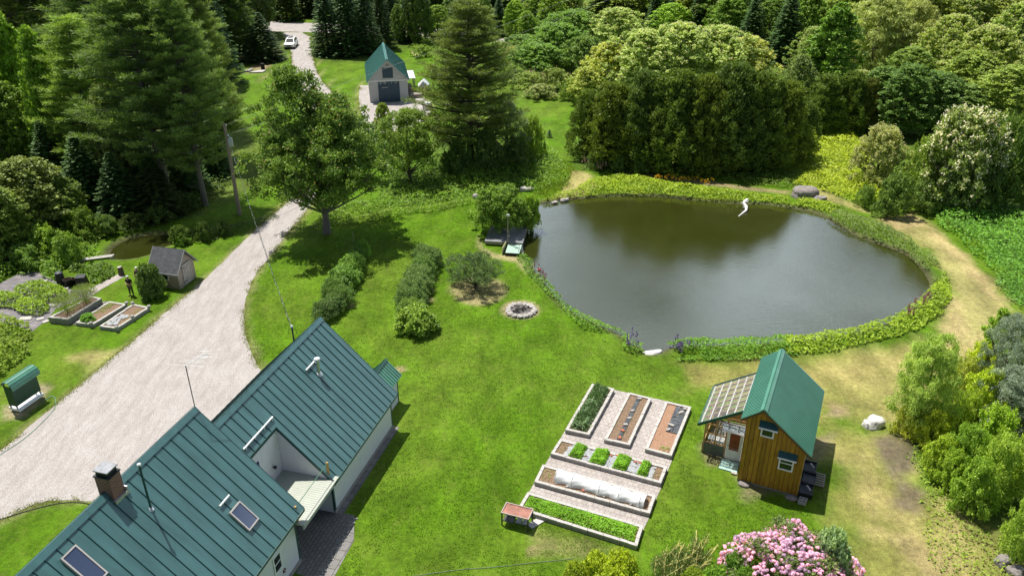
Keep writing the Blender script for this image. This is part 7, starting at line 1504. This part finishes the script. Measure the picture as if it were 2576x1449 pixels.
# flower spikes and daisies
def spikes(name, P, n, h, col, label, seed, cat=None):
    r = np.random.RandomState(seed); P = np.array(P); x0, y0 = P.min(0); x1, y1 = P.max(0); pts = []
    while len(pts) < n:
        x, y = r.uniform(x0, x1), r.uniform(y0, y1)
        if sdist(P, np.array([x]), np.array([y]))[0] < 0: pts.append((x, y))
    Ps = []; T = []
    for x, y in pts:
        hh = h*(.8+.4*r.rand()); k = 26; t = r.rand(k); Ps.append(np.stack([x+r.normal(size=k)*.035, y+r.normal(size=k)*.035, hh*(.6+.4*t)], -1)); T.append(r.rand(k))
    Pq = np.concatenate(Ps); m_ = len(Pq); o = link(name, leaf_mesh(name, Pq, rand_dirs(r, m_), rand_dirs(r, m_), .085, .8, np.concatenate(T))); o.color = (*col, 1); tag(o, label, cat, None, 'stuff'); return o
spikes('lupine_flowers', W([(2270,800),(2300,775),(2335,755),(2345,775),(2310,800),(2280,815)]), 26, 1.0, (.22, .09, .17), 'purple lupine spikes on the near right bank', 1)
spikes('lupine_flowers', W([(1668,895),(1700,870),(1740,880),(1720,905)]), 16, 1.0, (.12, .08, .30), 'blue-violet lupine spikes right of the landing stone', 2)
spikes('lupine_flowers', W([(1560,880),(1590,845),(1622,870),(1618,898)]), 14, .95, (.12, .09, .30), 'blue-violet lupine spikes left of the landing stone', 3)
spikes('lupine_flowers', W([(1465,405),(1500,412),(1540,432),(1500,440),(1460,425)]), 26, 1.0, (.33, .22, .30), 'pink and mauve lupines at the left foot of the cedars', 4)
spikes('lupine_flowers', W([(1335,690),(1350,680),(1375,715),(1365,725)]), 14, .9, (.20, .10, .18), 'dark purple spikes on the left bank', 5)
spikes('wild_roses', W([(1310,205),(1400,195),(1440,215),(1430,232),(1330,228)]), 160, 1.6, (.62, .50, .52), 'pale pink wild roses behind the clearing', 6)
spikes('daisies', W([(1033,140),(1060,135),(1066,148),(1040,152)]), 40, .9, (.8, .8, .78), 'white flowers behind the barn', 7)
spikes('yellow_irises', W([(1620,445),(1800,462),(1790,470),(1640,455)]), 60, .6, (.50, .34, .03), 'small orange-yellow flowers in the shade before the cedars', 8)

# ---------------------------------------------------------------- lawn tufts and the ragged verge of the drive
rs = np.random.RandomState(91); n = 230000
LP = W([(250,1449),(650,930),(600,830),(640,690),(760,560),(850,575),(1080,535),(1190,515),(1210,600),(1330,690),(1500,870),(1620,905),(1700,930),(1780,1000),(2050,1260),(2080,1449),(2100,1600),(250,1600)])
x0, y0 = LP.min(0); x1, y1 = LP.max(0); X = rs.uniform(x0, x1, n); Y = y0+(y1-y0)*rs.rand(n)**1.5
k = (sdist(LP, X, Y) < -.3) & (sdist(bedc([(480,440),(735,50),(1540,230),(1100,1370),(110,1060)]), X, Y) > .15) & (vnoise(X, Y, 1.1, 3)*.6+vnoise(X, Y, .35, 4)*.4 > .42)
hl_ = [(HM.inverted()@Vector((x, y, 0))) for x, y in zip(X[k][:0], Y[k][:0])]
ux_, uy_ = math.cos(HT), math.sin(HT); U_ = (X-HO.x)*ux_+(Y-HO.y)*uy_; V_ = -(X-HO.x)*uy_+(Y-HO.y)*ux_
k &= ~((U_ < 10.2) & (V_ > -.5)) & ~((U_ < .3) & (V_ > -1.9))
cx_, cy_ = math.cos(CA), math.sin(CA); U_ = (X-co.x)*cx_+(Y-co.y)*cy_; V_ = -(X-co.x)*cy_+(Y-co.y)*cx_
k &= ~((U_ > -2.5) & (U_ < 4.3) & (V_ > -.5) & (V_ < 6.2))
X, Y = X[k], Y[k]; n = len(X)
D = np.stack([rs.normal(size=n)*.8, rs.normal(size=n)*.8, np.full(n, .7)], -1); Nn = unit(rand_dirs(rs, n)+np.array([0, 0, .9])); me = leaf_mesh('lawn_tufts', np.stack([X, Y, np.full(n, .03)], -1), D, Nn, .075*(.5+rs.rand(n)), .42, vnoise(X, Y, 2.5, 6)*.7+rs.rand(n)*.4)
o = link('lawn_tufts', me); o.color = (.088, .19, .010, 1); tag(o, 'short tufts and clover in the mown lawn', kind='stuff')
Q = dens(smooth_poly(drvP, 1), .035); m_ = len(Q); k = (vnoise(Q[:, 0], Q[:, 1], 1.4, 8)*.6+vnoise(Q[:, 0], Q[:, 1], .4, 9)*.4 > .5); Q = Q[k]; Q = Q[(Q[:, 1] > 24) & (Q[:, 1] < 170)]; Q = np.repeat(Q, 5, 0)+rs.normal(size=(len(Q)*5, 2))*.17; n = len(Q)
D = np.stack([rs.normal(size=n)*.6, rs.normal(size=n)*.6, np.ones(n)], -1); me = leaf_mesh('verge_grass', np.stack([Q[:, 0], Q[:, 1], np.full(n, .04)], -1), D, rand_dirs(rs, n), .10*(.5+rs.rand(n)), .35, rs.rand(n))
o = link('verge_grass', me); o.color = (.20, .26, .06, 1); tag(o, 'ragged grass creeping over the edges of the gravel drive', kind='stuff')
